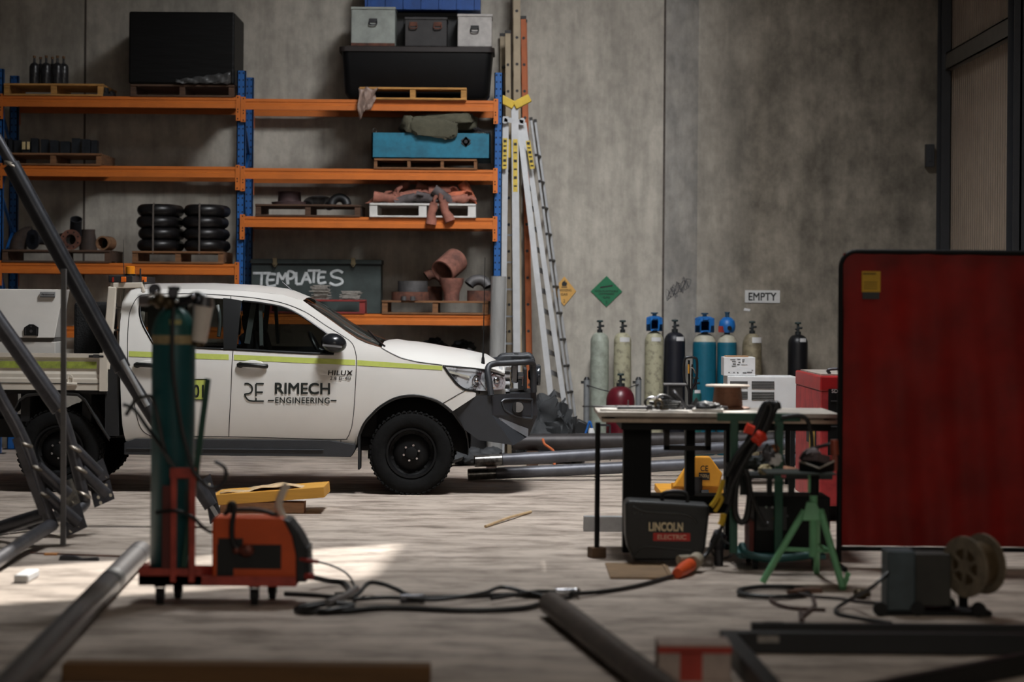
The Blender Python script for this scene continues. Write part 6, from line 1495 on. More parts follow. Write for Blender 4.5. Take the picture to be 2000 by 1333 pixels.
mb = MB(); a, b = G(948, 1032), G(1037, 1003); a.z = b.z = .012; mb.tube([a, a.lerp(b, .5) + Vector((0, 0, .01)), b], .011, 8)
tag(mb.build('stick', mat('pale_stick', (196, 168, 128), .7)), 'thin pale stick lying alone on the floor in front of the ute', 'stick')
mb = MB(); a, b = G(87, 1085), G(114, 1084); mb.bb((a.x, a.y - .02, .001), (b.x, a.y + .05, .012)); tag(mb.build('wood_chip', mat('orange_chip', (206, 140, 76), .7)), 'small orange wood chip on the floor below the vertical bar', 'offcut')
mb = MB(); mb.tube([G(60, 1083) + Vector((0, 0, .008)), G(240, 1090) + Vector((0, 0, .008))], .006, 6); tag(mb.build('welding_rod', RUST), 'long thin rusty rod lying across the floor left of the trolley', 'rod')
mb = MB(); a = G(150, 1096); mb.prism([(a.x - .12, .001), (a.x + .14, .001), (a.x + .13, .02), (a.x + .03, .012), (a.x - .02, .03), (a.x - .11, .03)], a.y, a.y + .06); tag(mb.build('bent_strip', STEELDK), 'dark bent metal strip on the floor beside the wood chip', 'offcut')
# ------------------------------------------------------------------ cables across the floor
def floor_cable(pts, r, label, m=HOSE, cat='cable', name='cable', n=8, lift=0):
    p3 = [WZ(a, b, r + .001 + (c if c else 0)) if c is not None else None for a, b, c in pts]
    mb = MB(); mb.tube(spline(p3, n), r, 8); return tag(mb.build(name, m), label, cat)
floor_cable([(622, 1098, .1), (650, 1106, .07), (676, 1120, .03), (690, 1140, 0), (686, 1156, 0), (655, 1160, .012)], .007, 'thin cable curving from the upper socket of the orange welder to the floor')
floor_cable([(610, 1128, .06), (640, 1135, .02), (672, 1140, 0), (680, 1160, 0), (640, 1176, .02), (592, 1186, .02), (578, 1192, 0), (600, 1196, 0), (680, 1194, .0), (760, 1188, 0), (900, 1193, 0), (1010, 1190, 0), (1058, 1180, 0)], .016, 'thick black welding cable from the red plug along the front of the floor tangle')
floor_cable([(556, 1160, 0), (610, 1163, 0), (680, 1168, 0), (700, 1160, .02), (720, 1140, .05), (745, 1141, .06), (775, 1152, .03), (810, 1166, 0), (900, 1166, 0), (1000, 1162, 0), (1060, 1166, 0), (1120, 1160, 0)], .013, 'black cable rising in a low hump in the middle of the floor tangle')
floor_cable([(690, 1172, .02), (760, 1168, .02), (850, 1172, .02), (940, 1160, .03), (980, 1148, .04), (1030, 1158, .02), (1090, 1170, .0), (1118, 1163, 0), (1060, 1156, .02), (960, 1170, .02)], .012, 'black cable looping near the far end of the brown pipe')
floor_cable([(1115, 1161, .02), (1180, 1156, 0), (1240, 1146, 0), (1300, 1130, 0), (1332, 1120, .01)], .014, 'black extension lead running right to the orange connectors')
floor_cable([(585, 1190, .02), (610, 1186, .03), (650, 1180, .03), (690, 1184, .02), (640, 1194, .01), (590, 1193, .0)], .014, 'flat coil of black cable at the near end of the tangle')
floor_cable([(696, 1150, .05), (672, 1166, .04), (640, 1178, .04)], .02, 'shiny grey sleeve lying over the cable coil by the trolley', mat('grey_sleeve', (120, 118, 118), .3, .2), 'cable sleeve', 'cable_sleeve')
for i, (px, py) in enumerate(((1108, 1158), (806, 1170))):
    c = WZ(px, py, .03); mb = MB(); mb.cyl(c + Vector((-.07, -.01, 0)), c + Vector((.05, .01, .0)), .026, n=14); mb.ell(c + Vector((.05, .01, 0)), (.03, .03, .028)); tag(mb.build('cable_connector', CHROME if i == 0 else STEEL), ('bright metal cable connector by the far end of the brown pipe', 'dull metal connector in the middle of the floor tangle')[i], 'connector')
ORP = mat('orange_plug', (220, 84, 34), .45)
c = WZ(1336, 1112, .045); mb = MB(); mb.tube([WZ(1322, 1121, .035), c, WZ(1356, 1098, .06)], .04, 16, radii=[.032, .044, .04]); mb.m(1).cyl(WZ(1352, 1102, .06), WZ(1361, 1094, .07), .05, n=18); mb.m(1).cyl(WZ(1325, 1095, .08), WZ(1345, 1094, .08), .032, n=16)
tag(mb.build('power_connector', [ORP, mat('connector_collar', (150, 140, 122), .5)]), 'orange industrial power connectors joined on the floor in front of the black case', 'connector')
# ------------------------------------------------------------------ steel work table
TZ, TN, TF = .975, 16.15, 17.05
TBLK = mat('table_black', (15, 16, 17), .6, 0, .1, 8, spec=.2)
TTOP = mat('scratched_table_steel', (196, 188, 178), .45, .05, .15, 8)
tx0, tx1 = W(1168, 805, TN).x, W(1640, 805, TN).x
tab = thing('work_table', 'black steel work table with a bright scratched plate top', 'table', ((tx0 + tx1) / 2, 16.6, 0))
mb = MB(); mb.bb((tx0, TN, TZ - .03), (tx1, TF, TZ)); mb.build('table_top', TTOP, tab, smooth=False, bevel=.003)
mb = MB(); mb.bb((tx0 + .03, TN - .01, TZ - .068), (tx1, TF - .02, TZ - .045)); mb.bb((tx0 + .12, TN + .05, TZ - .045), (tx1 - .1, TF - .05, TZ - .03)); mb.build('lower_plate', mat('tan_plate', (186, 166, 146), .5, .2, .15, 8), tab, smooth=False)
mb = MB(); mb.bb((tx0 + .16, TN + .06, TZ - .12), (tx1 - .05, TF - .06, TZ - .07)); mb.build('top_frame', TBLK, tab, smooth=False)
c = G(1165, 1088)
mb = MB(); mb.cyl((c.x, TN + .02, .02), (c.x, TN + .02, TZ - .07), .0175, n=14); mb.build('leg', TBLK, tab)
mb = MB(); mb.box((c.x + .0, TN + .02, .035), (.1, .1, .07), rotm(0, 0, 20)); mb.build('foot_block', mat('wooden_foot', (104, 80, 58), .8, 0, .2, 10), tab, smooth=False, bevel=.006)
for u, v, D in ((1218, 1272, 16.5), (1340, 1357.5, 16.7), (1418, 1436, 16.75)):
    a, b = W(u, 900, D), W(v, 900, D); mb = MB(); mb.bb((a.x, D, 0), (b.x, D + .18, TZ - .07)); 
    if v - u > 40: mb.bb((a.x + (b.x - a.x) * .33, D - .004, 0), (a.x + (b.x - a.x) * .36, D, TZ - .1))
    mb.build('leg', TBLK, tab, smooth=False)
a, b = W(1272, 969, 16.6), W(1436, 1003, 16.6); mb = MB(); mb.bb((a.x - .05, 16.6, b.z), (b.x, 16.9, a.z)); mb.build('lower_rail', TBLK, tab, smooth=False)
mb = MB(); D = 16.35; z0, z1 = W(1, 870, D).z, TZ - .07
for u, v in ((1298, 1308), (1379, 1389)): mb.bb((W(u, 850, D).x, D, z0), (W(v, 850, D).x, D + .1, z1))
mb.bb((W(1298, 850, D).x, D, z0), (W(1389, 850, D).x, D + .1, z0 + .03)); mb.build('hanging_bracket', mat('rusty_dark_bracket', (36, 30, 28), .6, .2), tab, smooth=False)
# things on the table
def on_table(px, D=16.5): return Vector((W(px, 800, D).x, D, TZ))
SHT = mat('bright_offcut_plate', (224, 220, 214), .35, .05, .2, 16)
def flat(name, pts, m, label, cat, th=.006, z=0, rot=None):
    mb = MB(); k = len(pts); vs = [(x, y, TZ + z + .001 + (rot(x, y) if rot else 0)) for x, y in pts]
    mb.add(vs + [(x, y, zz + th) for x, y, zz in vs], [tuple(range(k - 1, -1, -1)), tuple(range(k, 2 * k))] + [(i, (i + 1) % k, k + (i + 1) % k, k + i) for i in range(k)])
    return tag(mb.build(name, m, smooth=False), label, cat)
p = lambda px, D: (W(px, 800, D).x, D)
flat('dark_sheet', [p(1137, 16.9), p(1290, 16.62), p(1330, 16.98), p(1200, 17.02)], STEELDK, 'dark pointed sheet overhanging the left end of the work table', 'steel sheet', .008)
flat('plate_offcut', [p(1172, 16.3), p(1262, 16.25), p(1268, 16.5), p(1178, 16.55)], SHT, 'bright plate offcut at the left end of the work table', 'steel offcut', .012)
flat('plate_offcut', [p(1268, 16.22), p(1345, 16.2), p(1352, 16.4), p(1275, 16.42)], SHT, 'bright narrow plate offcut in the middle front of the work table', 'steel offcut', .008)
flat('plate_offcut', [p(1352, 16.25), p(1412, 16.2), p(1415, 16.6), p(1356, 16.6)], SHT, 'bright plate offcut stacked by the green frame on the work table', 'steel offcut', .02)
flat('plate_offcut', [p(1368, 16.3), p(1408, 16.28), p(1410, 16.5), p(1370, 16.5)], ALU, 'small pale plate on top of the offcut by the green frame', 'steel offcut', .012, .022)
c = on_table(1318, 16.7); zz = lambda py, D: W(1318, py, D).z
r = thing('beam_offcut', 'short steel beam offcut standing on the work table like a small anvil', 'steel offcut', c)
mb = MB(); zt_ = zz(750, 16.7); mb.bb((c.x - .077, 16.6, zt_ - .012), (c.x + .077, 16.8, zt_)); mb.build('top_flange', STEEL, r, smooth=False)
mb = MB(); mb.bb((c.x - .05, 16.62, TZ + .012), (c.x + .05, 16.78, zt_ - .012)); mb.build('web', STEELDK, r, smooth=False, bevel=.01)
mb = MB(); mb.bb((c.x - .06, 16.6, TZ + .001), (c.x + .06, 16.8, TZ + .012)); mb.bb((c.x - .055, 16.6, TZ + .06), (c.x + .04, 16.79, TZ + .07)); mb.build('bottom_flange', STEEL, r, smooth=False)
for i, (px, D, rr, lab) in enumerate(((1278, 16.5, .05, 'bright ring clamp at the left of the tool heap on the work table'), (1302, 16.45, .06, 'dark looped clamp in the middle of the tool heap on the work table'), (1330, 16.42, .075, 'big curved steel strap at the right of the tool heap on the work table'), (1288, 16.35, .04, 'small brass coloured ring at the front of the tool heap'))):
    c = on_table(px, D); mb = MB(); q = rotm(62 - 8 * i, 15 * i, 30 * i)
    mb.tube([c + Vector((0, 0, rr * .95)) + q @ Vector((rr * 1.3 * math.cos(R_(k * 14)), rr * .9 * math.sin(R_(k * 14)), 0)) for k in range(22)], .009, 8)
    mb.box(c + Vector((rr * .8, 0, .02)), (.05, .03, .036), rotm(0, 0, 30)); tag(mb.build('clamp', (CHROME, STEELDK, STEEL, BRASS)[i]), lab, 'clamp')
for i, (px, D, L, ang, lab) in enumerate(((1345, 16.45, .2, 12, 'chrome spanner lying at the right of the tool heap'), (1255, 16.4, .22, -6, 'steel file lying to the left of the ring clamp'), (1390, 16.4, .18, 8, 'short steel rod lying in front of the copper wire spool'))):
    c = on_table(px, D); d = Vector((math.cos(R_(ang)), math.sin(R_(ang)), 0)) * L / 2; mb = MB(); zz_ = Vector((0, 0, .022)); mb.bar(c - d + zz_, c + d + zz_, .022, .012); mb.cyl(c + d + zz_ + Vector((0, 0, -.008)), c + d + zz_ + Vector((0, 0, .012)), .022, n=12); tag(mb.build(('spanner', 'file', 'steel_rod')[i], (CHROME, STEEL, STEEL)[i]), lab, 'tool')
c = on_table(1378, 16.3); mb = MB(); mb.ell(c + Vector((0, 0, .035)), (.07, .05, .035), amp=.4, seed=4); mb.ell(c + Vector((.06, .02, .03)), (.05, .04, .03), amp=.4, seed=5); tag(mb.build('dark_rag', BLACK), 'dark rag bunched on the table edge by the plate offcuts', 'rag')
for i, (px, D, kind, lab) in enumerate(((1240, 16.32, 'hammer', 'small hammer lying at the front left of the work table'), (1312, 16.28, 'wire_coil', 'coil of thin dark wire at the front edge of the tool heap'), (1360, 16.62, 'magnet_square', 'dark triangular welding magnet behind the chrome spanner'), (1296, 16.72, 'welding_clamp', 'dark locking clamp leaning at the back of the tool heap'), (1214, 16.5, 'steel_bracket', 'small folded steel bracket on the left plate offcut'))):
    c = on_table(px, D) + Vector((0, 0, .016)); mb = MB(); X = lambda a, b, z=0: c + Vector((a, b, z))
    if i == 0: mb.tube([X(-.12, 0, .006), X(.1, .02, .006)], .011, 8); mb.bar(X(.1, -.03, .01), X(.1, .08, .01), .03, .03)
    elif i == 1: mb.tube([X(.06 * math.cos(k * .5), .04 * math.sin(k * .5), .004 + .0012 * k) for k in range(48)], .005, 6)
    elif i == 2: mb.prism([(c.x - .05, c.z), (c.x + .05, c.z), (c.x, c.z + .07)], c.y, c.y + .02)
    elif i == 3: mb.tube(spline([X(-.1, 0, 0), X(-.03, 0, .05), X(.04, 0, .06), X(.08, 0, .03)], 5), .011, 8); mb.tube(spline([X(-.1, 0, .03), X(-.02, 0, .02), X(.06, 0, .005)], 5), .01, 8); mb.cyl(X(0, -.012, .04), X(0, .012, .04), .012)
    else: mb.box(X(0, 0, .012), (.09, .04, .006)); mb.box(X(.045, 0, .03), (.006, .04, .04))
    tag(mb.build(kind, (STEELDK, BLACK, BLACK, STEELDK, CHROME)[i]), lab, 'tool')
# copper wire spool
c = on_table(1421, 16.78); sp = thing('wire_spool', 'spool of copper wire with a pale flange lying on the work table', 'spool', c)
COP = mat('copper_wire', (128, 88, 66), .4, .6, .2, 30, stretch=(1, 1, 12), bump=.4, bscale=30)
zt_ = W(1421, 752, 16.78).z; mb = MB(); prof = []
for k in range(15): z = .02 + (zt_ - TZ - .035) * k / 14; prof.append((.104 - .012 * (k / 14) + (.003 if k % 2 else 0), z))
mb.lathe(prof, c, n=30); mb.build('wire', COP, sp)
mb = MB(); mb.lathe([(.0, 0), (.15, 0), (.155, .006), (.15, .012), (0, .012)], (c.x, c.y, zt_ - .012), n=34); mb.build('flange', mat('pale_flange', (186, 170, 156), .5), sp)
mb = MB(); mb.lathe([(.0, 0), (.15, 0), (.16, .01), (.14, .016), (0, .018)], (c.x, c.y, TZ + .001), n=34); mb.build('flange', mat('copper_flange', (150, 104, 78), .45, .2), sp)

# ------------------------------------------------------------------ black suitcase wire feeder
D0, D1 = 15.72, 16.0
case = thing('wire_feeder_case', 'black suitcase wire feeder with LINCOLN ELECTRIC lettering under the work table', 'welding case', (W(1305, 1090, D0).x, 15.86, 0))
q = lambda pts, D=D0: [(W(a, b, D).x, max(W(a, b, D).z, .001)) for a, b in pts]
CASE = mat('case_black_plastic', (30, 32, 33), .5, 0, .12, 5, bump=.1, bscale=90)
mb = MB(); mb.prism(q([(1226, 1072), (1222, 1050), (1221, 985), (1228, 978), (1300, 982), (1385, 988), (1386, 1000), (1378, 1070), (1368, 1096), (1238, 1096)]), D0, D1); mb.build('case_body', CASE, case, smooth=False, bevel=.018)
mb = MB(); mb.tube(spline([W(1236, 990, D0 - .004), W(1262, 1000, D0 - .004), W(1340, 1006, D0 - .004), W(1362, 1024, D0 - .004)], 6), .008, 8); mb.tube([W(1236, 1086, D0 - .003), W(1250, 1072, D0 - .003), W(1262, 1068, D0 - .003), W(1350, 1076, D0 - .003)], .006, 6); mb.build('moulded_ridge', mat('case_ridge', (58, 60, 60), .45), case)
mb = MB(); a, b = W(1296, 964, 15.86), W(1340, 964, 15.86); mb.tube(spline([(a.x, 15.86, W(1, 984, 15.86).z), a, b, (b.x, 15.86, W(1, 986, 15.86).z)], 5), .013, 8); mb.build('handle', PLASTIC, case)
mb = MB(); a, b = W(1267, 1038, D0), W(1334, 1021, D0); yy = D0 - .004
mb.bb((a.x - .012, yy, a.z - .01), (b.x + .012, D0 - .0005, b.z + .012)); mb.build('name_plate', BLACK, case, smooth=False)
mb = MB(); add_text(mb, 'LINCOLN', lambda u, v: (a.x + (b.x - a.x) * u, yy - .002, a.z + (b.z - a.z) * v), .03); o = mb.build('lettering', mat('cream_print', (244, 228, 190), .6), case, smooth=False)
a, b = W(1276, 1057, D0), W(1348, 1042, D0); mb = MB(); mb.bb((a.x, yy, a.z), (b.x, D0 - .0005, b.z)); mb.build('red_badge', mat('badge_red', (206, 44, 36), .5), case, smooth=False)
mb = MB(); add_text(mb, 'ELECTRIC', lambda u, v: (a.x + (b.x - a.x) * (.11 + .78 * u), yy - .002, a.z + (b.z - a.z) * (.2 + .6 * v)), .03); mb.build('lettering', mat('pink_print', (244, 190, 170), .6), case, smooth=False)
a, b = W(1236, 1006, D0), W(1256, 999, D0); mb = MB(); add_text(mb, 'V12', lambda u, v: (a.x + (b.x - a.x) * u, D0 - .003, a.z + (b.z - a.z) * v), .01); mb.build('lettering', mat('faint_grey_print', (66, 68, 68), .6), case, smooth=False)

# ------------------------------------------------------------------ pallet jack
JY = mat('jack_yellow', (226, 158, 44), .5, 0, .08, 5)
jd = 19.6
jk = thing('pallet_jack', 'yellow hand pallet jack marked 2500kg standing behind the work table', 'pallet jack', (W(1360, 950, jd).x, jd + .3, 0))
jp = lambda pts, D=jd: [(W(a, b, D).x, W(a, b, D).z) for a, b in pts]
mb = MB(); mb.prism(jp([(1315, 952), (1338, 917), (1352, 893), (1387, 893), (1411, 926), (1404, 952)]), jd, jd + .14); mb.build('body', JY, jk, smooth=False, bevel=.01)
xm = W(1362, 900, jd).x
for s in (-1, 1):
    mb = MB(); mb.bb((xm + s * .19 - .08, jd + .14, .085), (xm + s * .19 + .08, jd + 1.3, .15)); mb.build('fork', JY, jk, smooth=False, bevel=.01)
    mb = MB(); mb.cyl((xm + s * .19 - .04, jd + 1.15, .042), (xm + s * .19 + .04, jd + 1.15, .042), .041); mb.build('fork_roller', RUBBER, jk)
mb = MB(); mb.bb((xm - .2, jd + .12, .085), (xm + .2, jd + .16, .24)); mb.build('cross_plate', JY, jk, smooth=False)
for s in (-1, 1): mb = MB(); mb.cyl((xm + s * .06 - .03, jd - .02, .1), (xm + s * .06 + .03, jd - .02, .1), .098, n=24); mb.build('steer_wheel', RUBBER, jk)
mb = MB(); mb.cyl((xm, jd - .02, .1), (xm, jd - .02, .3), .04); mb.build('pump', BLACK, jk)
hd = jd - .05; a = W(1348, 905, hd); b = W(1348, 760, hd - .1)
mb = MB(); mb.tube([a, b], .017, 10); mb.build('handle_shaft', TBLK, jk)
hp = [(1346, 790), (1345, 762), (1337, 745), (1335, 722), (1337, 703), (1343, 698.5), (1356, 699), (1361, 705), (1361, 728), (1358, 748), (1351, 762), (1350, 790)]
mb = MB(); mb.tube(spline([W(u, v, hd - .12) for u, v in hp], 4), .011, 10); mb.build('handle_loop', mat('dark_handle', (44, 46, 50), .3, .4), jk)
mb = MB(); mb.tube([W(1346, 765, hd - .12), W(1345.5, 704, hd - .12)], .008, 8); mb.tube([W(1351, 765, hd - .12), W(1352, 712, hd - .12)], .006, 8); mb.m(1).tube([W(1345, 730, hd - .13), W(1345, 712, hd - .13)], .007, 6); mb.m(2).tube(spline([W(1349, 717, hd - .14), W(1354, 720, hd - .14), W(1358, 730, hd - .14)], 4), .006, 6); mb.build('release_lever', [TBLK, JY, CHROME], jk)
mb = MB(); a, b = W(1364.5, 938, jd), W(1386, 924, jd); mb.bb((a.x, jd - .003, a.z), (b.x, jd - .0005, b.z)); mb.build('capacity_label', BLACK, jk, smooth=False)
mb = MB(); add_text(mb, '2500kg', lambda u, v: (a.x + (b.x - a.x) * (.06 + .88 * u), jd - .0045, a.z + (b.z - a.z) * (.2 + .62 * v))); mb.build('lettering', mat('tan_print', (196, 168, 120), .6), jk, smooth=False)
a, b = W(1368, 921, jd), W(1383, 910, jd); mb = MB(); add_text(mb, 'CE', lambda u, v: (a.x + (b.x - a.x) * u, jd - .003, a.z + (b.z - a.z) * v), -.01); mb.build('lettering', BLACK, jk, smooth=False)
# aluminium section on the floor
a, b = W(1140, 1037, 18.0), W(1232, 1010, 18.0)
mb = MB(); mb.bb((a.x, 18.0, .001), (b.x, 18.09, b.z)); mb.bb((a.x - .002, 18.01, .012), (a.x + .01, 18.08, b.z - .01)); tag(mb.build('aluminium_section', ALU, smooth=False, bevel=.004), 'short pale aluminium section on the floor left of the black case', 'metal section')

# ------------------------------------------------------------------ white unit, carton and red machine behind the table
UW = mat('appliance_white', (206, 206, 206), .45, 0, .03, 5)
ud = 22.5; a, b = W(1421, 735, ud), W(1555, 812, ud)
un_ = thing('air_conditioner', 'white louvred appliance behind the copper wire spool', 'appliance', ((a.x + b.x) / 2, ud + .2, 0))
mb = MB(); mb.bb((a.x, ud, b.z), (b.x, ud + .45, a.z)); mb.build('housing', UW, un_, smooth=False, bevel=.008)
for u, v, y0, y1 in ((1426, 1460, 745, 758), (1468, 1512, 745, 760), (1426, 1460, 765, 780), (1468, 1512, 766, 782)):
    p0, p1 = W(u, y0, ud), W(v, y1, ud); mb = MB(); mb.bb((p0.x, ud - .004, p1.z), (p1.x, ud, p0.z)); mb.m(1)
    for k in range(5): z = p1.z + (p0.z - p1.z) * (k + .5) / 5; mb.bb((p0.x, ud - .008, z - .003), (p1.x, ud - .004, z + .003))
    mb.build('louvre', [mat('grille_dark', (60, 60, 60), .7), mat('grille_grey', (112, 112, 110), .6)], un_, smooth=False)
z0 = b.z
for x in (a.x + .03, b.x - .03):
    for y in (ud + .03, ud + .42): MB().bb((x - .02, y - .02, 0), (x + .02, y + .02, z0)).build('leg', TBLK, un_, smooth=False)
c0, c1 = W(1414, 698, ud + .05), W(1475, 735, ud + .05)
ct = thing('carton', 'white printed carton on top of the white appliance', 'box', ((c0.x + c1.x) / 2, ud + .2, a.z))
mb = MB(); mb.bb((c0.x, ud + .05, a.z + .001), (c1.x, ud + .35, c0.z)); mb.build('carton_body', WHITE, ct, smooth=False, bevel=.003)
mb = MB(); w = c1.x - c0.x; h = c0.z - a.z
for u, v, uw, vh in ((.2, .86, .16, .03), (.42, .88, .1, .03), (.58, .84, .08, .05), (.26, .76, .12, .03), (.46, .72, .07, .04), (.58, .74, .06, .04), (.28, .62, .1, .05), (.42, .6, .08, .03), (.55, .6, .2, .012), (.25, .52, .14, .02), (.88, .3, .05, .03), (.14, .16, .05, .05), (.3, .16, .04, .05), (.42, .16, .04, .05), (.6, .14, .12, .06), (.74, .17, .16, .06)):
    mb.bb((c0.x + w * u, ud + .0465, a.z + h * v), (c0.x + w * (u + uw), ud + .05, a.z + h * (v + vh)))
mb.build('carton_print', mat('grey_print', (84, 84, 86), .7), ct, smooth=False)
mb = MB(); mb.bb((c0.x + .02, ud + .1, c0.z + .001), (c1.x - .06, ud + .3, c0.z + .012)); mb.build('open_flap', mat('cardboard_brown', (158, 120, 84), .8), ct, smooth=False)
RM = mat('machine_red', (176, 30, 34), .4, .05, .1, 5); RMP = mat('machine_red_dusty', (190, 60, 62), .5, .05, .2, 4, col2=(140, 34, 40))
f0 = W(1603, 735, 19.0); bx0 = f0.x; zt_ = f0.z
rm = thing('generator', 'tall red engine welder half hidden behind the red curtain', 'machine', (bx0 + .6, 19.8, 0))
mb = MB(); mb.bb((bx0, 19.0, .12), (bx0 + 1.0, 20.65, zt_ - .12)); mb.build('cabinet', RMP, rm, smooth=False, bevel=.01)
mb = MB(); mb.bb((bx0 - .004, 19.0 - .004, zt_ - .12), (bx0 + 1.0, 20.66, zt_)); mb.build('top_cover', RM, rm, smooth=False, bevel=.012)
mb = MB(); mb.bb((bx0 + .02, 19.15, zt_), (bx0 + 1, 20.5, zt_ + .012)); mb.build('dusty_top', mat('dusty_white_top', (176, 166, 156), .7, 0, .2, 6), rm, smooth=False)
mb = MB(); mb.bb((bx0 + .06, 18.985, zt_ - .62), (bx0 + .8, 18.999, zt_ - .1)); mb.m(1); 
for k in range(4): mb.bb((bx0 + .08, 18.98, zt_ - .2 - .1 * k), (bx0 + .4, 18.985, zt_ - .19 - .1 * k))
mb.build('control_panel', [TBLK, mat('panel_line', (54, 54, 56), .6)], rm, smooth=False)
p0 = W(1624, 768, 18.98); mb = MB(); add_text(mb, 'SD', lambda u, v: (p0.x + .05 * u, 18.978, p0.z + .03 * v), .02); mb.build('lettering', mat('pale_print', (190, 180, 180), .6), rm, smooth=False)
mb = MB(); mb.bb((bx0 - .006, 19.25, zt_ - .56), (bx0 + .01, 19.85, zt_ - .3)); mb.m(1).bb((bx0 - .012, 19.3, zt_ - .72), (bx0 - .004, 19.62, zt_ - .36)); mb.build('side_opening', [DARK, mat('yellow_part', (196, 162, 72), .6)], rm, smooth=False)
mb = MB(); mb.tube(spline([(bx0 + .1, 19.2, zt_ + .012), (bx0 + .11, 19.2, zt_ + .05), (bx0 + .5, 19.2, zt_ + .05), (bx0 + .52, 19.2, zt_ + .012)], 5), .012, 8); mb.build('lift_bar', STEELDK, rm)
mb = MB()
for x in (bx0 + .1, bx0 + .9):
    for y in (19.2, 20.4): mb.bb((x - .06, y - .06, 0), (x + .06, y + .06, .12))
mb.build('feet', TBLK, rm, smooth=False)

# ------------------------------------------------------------------ cable cart with black welder
GRF = mat('cart_dark_green', (34, 84, 66), .5, .05, .12, 6); TEB = mat('cart_teal_base', (38, 92, 92), .5, .05, .2, 6)
kd = 15.55
cart = thing('welder_cart', 'dark green tube cart with a cable rail standing in front of the work table', 'cart', (W(1500, 1090, kd).x, kd + .2, 0))
k = lambda px, py, D=kd: W(px, py, D)
mb = MB(); mb.bb((k(1408, 1).x, kd, k(1, 812).z), (k(1570, 1).x, kd + .05, k(1, 796).z)); mb.build('cable_rail', GRF, cart, smooth=False, bevel=.004)
for u, v in ((1434, 1449), (1521, 1537)): mb = MB(); mb.bb((k(u, 1).x, kd + .002, .1), (k(v, 1).x, kd + .05, k(1, 810).z)); mb.build('post', GRF, cart, smooth=False, bevel=.004)
mb = MB(); mb.bb((k(1450, 1).x, kd - .05, .07), (k(1620, 1).x, kd + .5, .1)); mb.tube(spline([k(1449, 1066), k(1458, 1082, kd - .08), k(1500, 1092, kd - .1), k(1560, 1088, kd - .1), k(1600, 1082, kd - .08)], 5), .025, 10); mb.build('base', TEB, cart)
for px, D in ((1484, kd - .03), (1600, kd - .02), (1470, kd + .42), (1600, kd + .42)):
    x = W(px, 1, D).x; mb = MB(); mb.cyl((x - .015, D, .035), (x + .015, D, .035), .034, n=16); mb.bb((x - .02, D - .01, .03), (x + .02, D + .01, .072)); mb.build('castor', RUBBER, cart)
pw = thing('welding_power_source', 'black welding power source with small knobs sitting on the green cart', 'welder', (k(1540, 1).x, kd + .25, .1))
mb = MB(); mb.bb((k(1483, 1).x, kd + .06, .102), (k(1632, 1).x, kd + .46, k(1, 960).z)); mb.build('case', TBLK, pw, smooth=False, bevel=.01)
mb = MB(); mb.bb((k(1488, 1).x, kd + .05, k(1, 1026).z), (k(1546, 1).x, kd + .06, k(1, 980).z)); mb.build('control_panel', mat('panel_grey_black', (40, 40, 42), .5), pw, smooth=False)
for px, py, m in ((1496, 991, CHROME), (1508, 991, CHROME), (1520, 991, CHROME), (1537, 1008, STEEL), (1510, 1013, BRASS)): c = k(px, py, kd + .05); mb = MB(); mb.cyl(c, c + Vector((0, -.02, 0)), .008, n=12); mb.build('knob', m, pw)
mb = MB(); mb.bb((k(1474, 1).x, kd + .08, .102), (k(1483, 1).x, kd + .4, k(1, 1010).z)); mb.build('side_panel', mat('dull_red_panel', (110, 34, 24), .6), pw, smooth=False)
mb = MB(); c = k(1520, 922, kd + .2)
# tool tray: dark perforated shelf above the power source
mb = MB(); mb.bb((k(1452, 1).x, kd + .06, k(1, 926).z), (k(1636, 1).x, kd + .44, k(1, 918).z))
for u, v in ((1455, 1478), (1508, 1518), (1550, 1562)): mb.bb((k(u, 1).x, kd + .07, k(1, 958).z), (k(v, 1).x, kd + .1, k(1, 926).z))
mb.build('tool_shelf', mat('shelf_dark', (26, 32, 32), .6), cart, smooth=False)
# cable bundle over the rail
paths = [([(1425, 962), (1440, 905), (1462, 862), (1484, 812), (1494, 792), (1501, 789)], 'rubber cable draped over the cart rail, leftmost of the bundle'),
         ([(1432, 940), (1452, 900), (1478, 850), (1500, 800), (1507, 789), (1512, 795), (1500, 830), (1470, 880)], 'rubber cable doubled over the cart rail in the middle of the bundle'),
         ([(1420, 985), (1436, 930), (1462, 885), (1494, 835), (1512, 800), (1517, 790), (1519, 800)], 'rubber cable draped over the cart rail, rightmost of the bundle'),
         ([(1418, 930), (1440, 890), (1470, 850), (1490, 808), (1498, 788), (1506, 800), (1488, 845), (1452, 905), (1426, 955)], 'rubber cable looped in front of the other cables on the cart rail'),
         ([(1450, 915), (1438, 950), (1436, 1000), (1446, 1020), (1458, 1010), (1464, 960), (1456, 918)], 'hanging black cable loop below the bundle on the cart'),
         ([(1460, 930), (1470, 975), (1492, 1020), (1500, 1024)], 'grey black lead running down to the power source'),
         ([(1527, 816), (1556, 812), (1574, 818), (1583, 840), (1586, 868), (1583, 885)], 'black hose curving right from the cart rail past the red machine'),
         ([(1516, 832), (1513, 850), (1515, 868), (1519, 884)], 'thin black wire hanging straight from the cart rail'),
         ([(1420, 905), (1436, 960), (1420, 1000), (1402, 1050), (1380, 1085)], 'thin power lead falling from the bundle toward the floor connectors')]
for i, (pts, lab) in enumerate(paths):
    rr = (.024, .022, .024, .02, .02, .014, .014, .006, .012)[i]; D = kd - .05 - .012 * (i % 4)
    mb = MB(); mb.tube(spline([W(a, b, D) for a, b in pts], 8), rr, 10); tag(mb.build('cable', HOSE), lab, 'cable')
mb = MB(); mb.tube(spline([W(1400, 1048, kd - .07), W(1378, 1085, kd - .1), WZ(1362, 1096, .075)], 6), .012, 8); tag(mb.build('cable', HOSE), 'short grey lead ending at the orange floor connectors', 'cable')
YH = mat('yellow_hose', (204, 168, 44), .5)
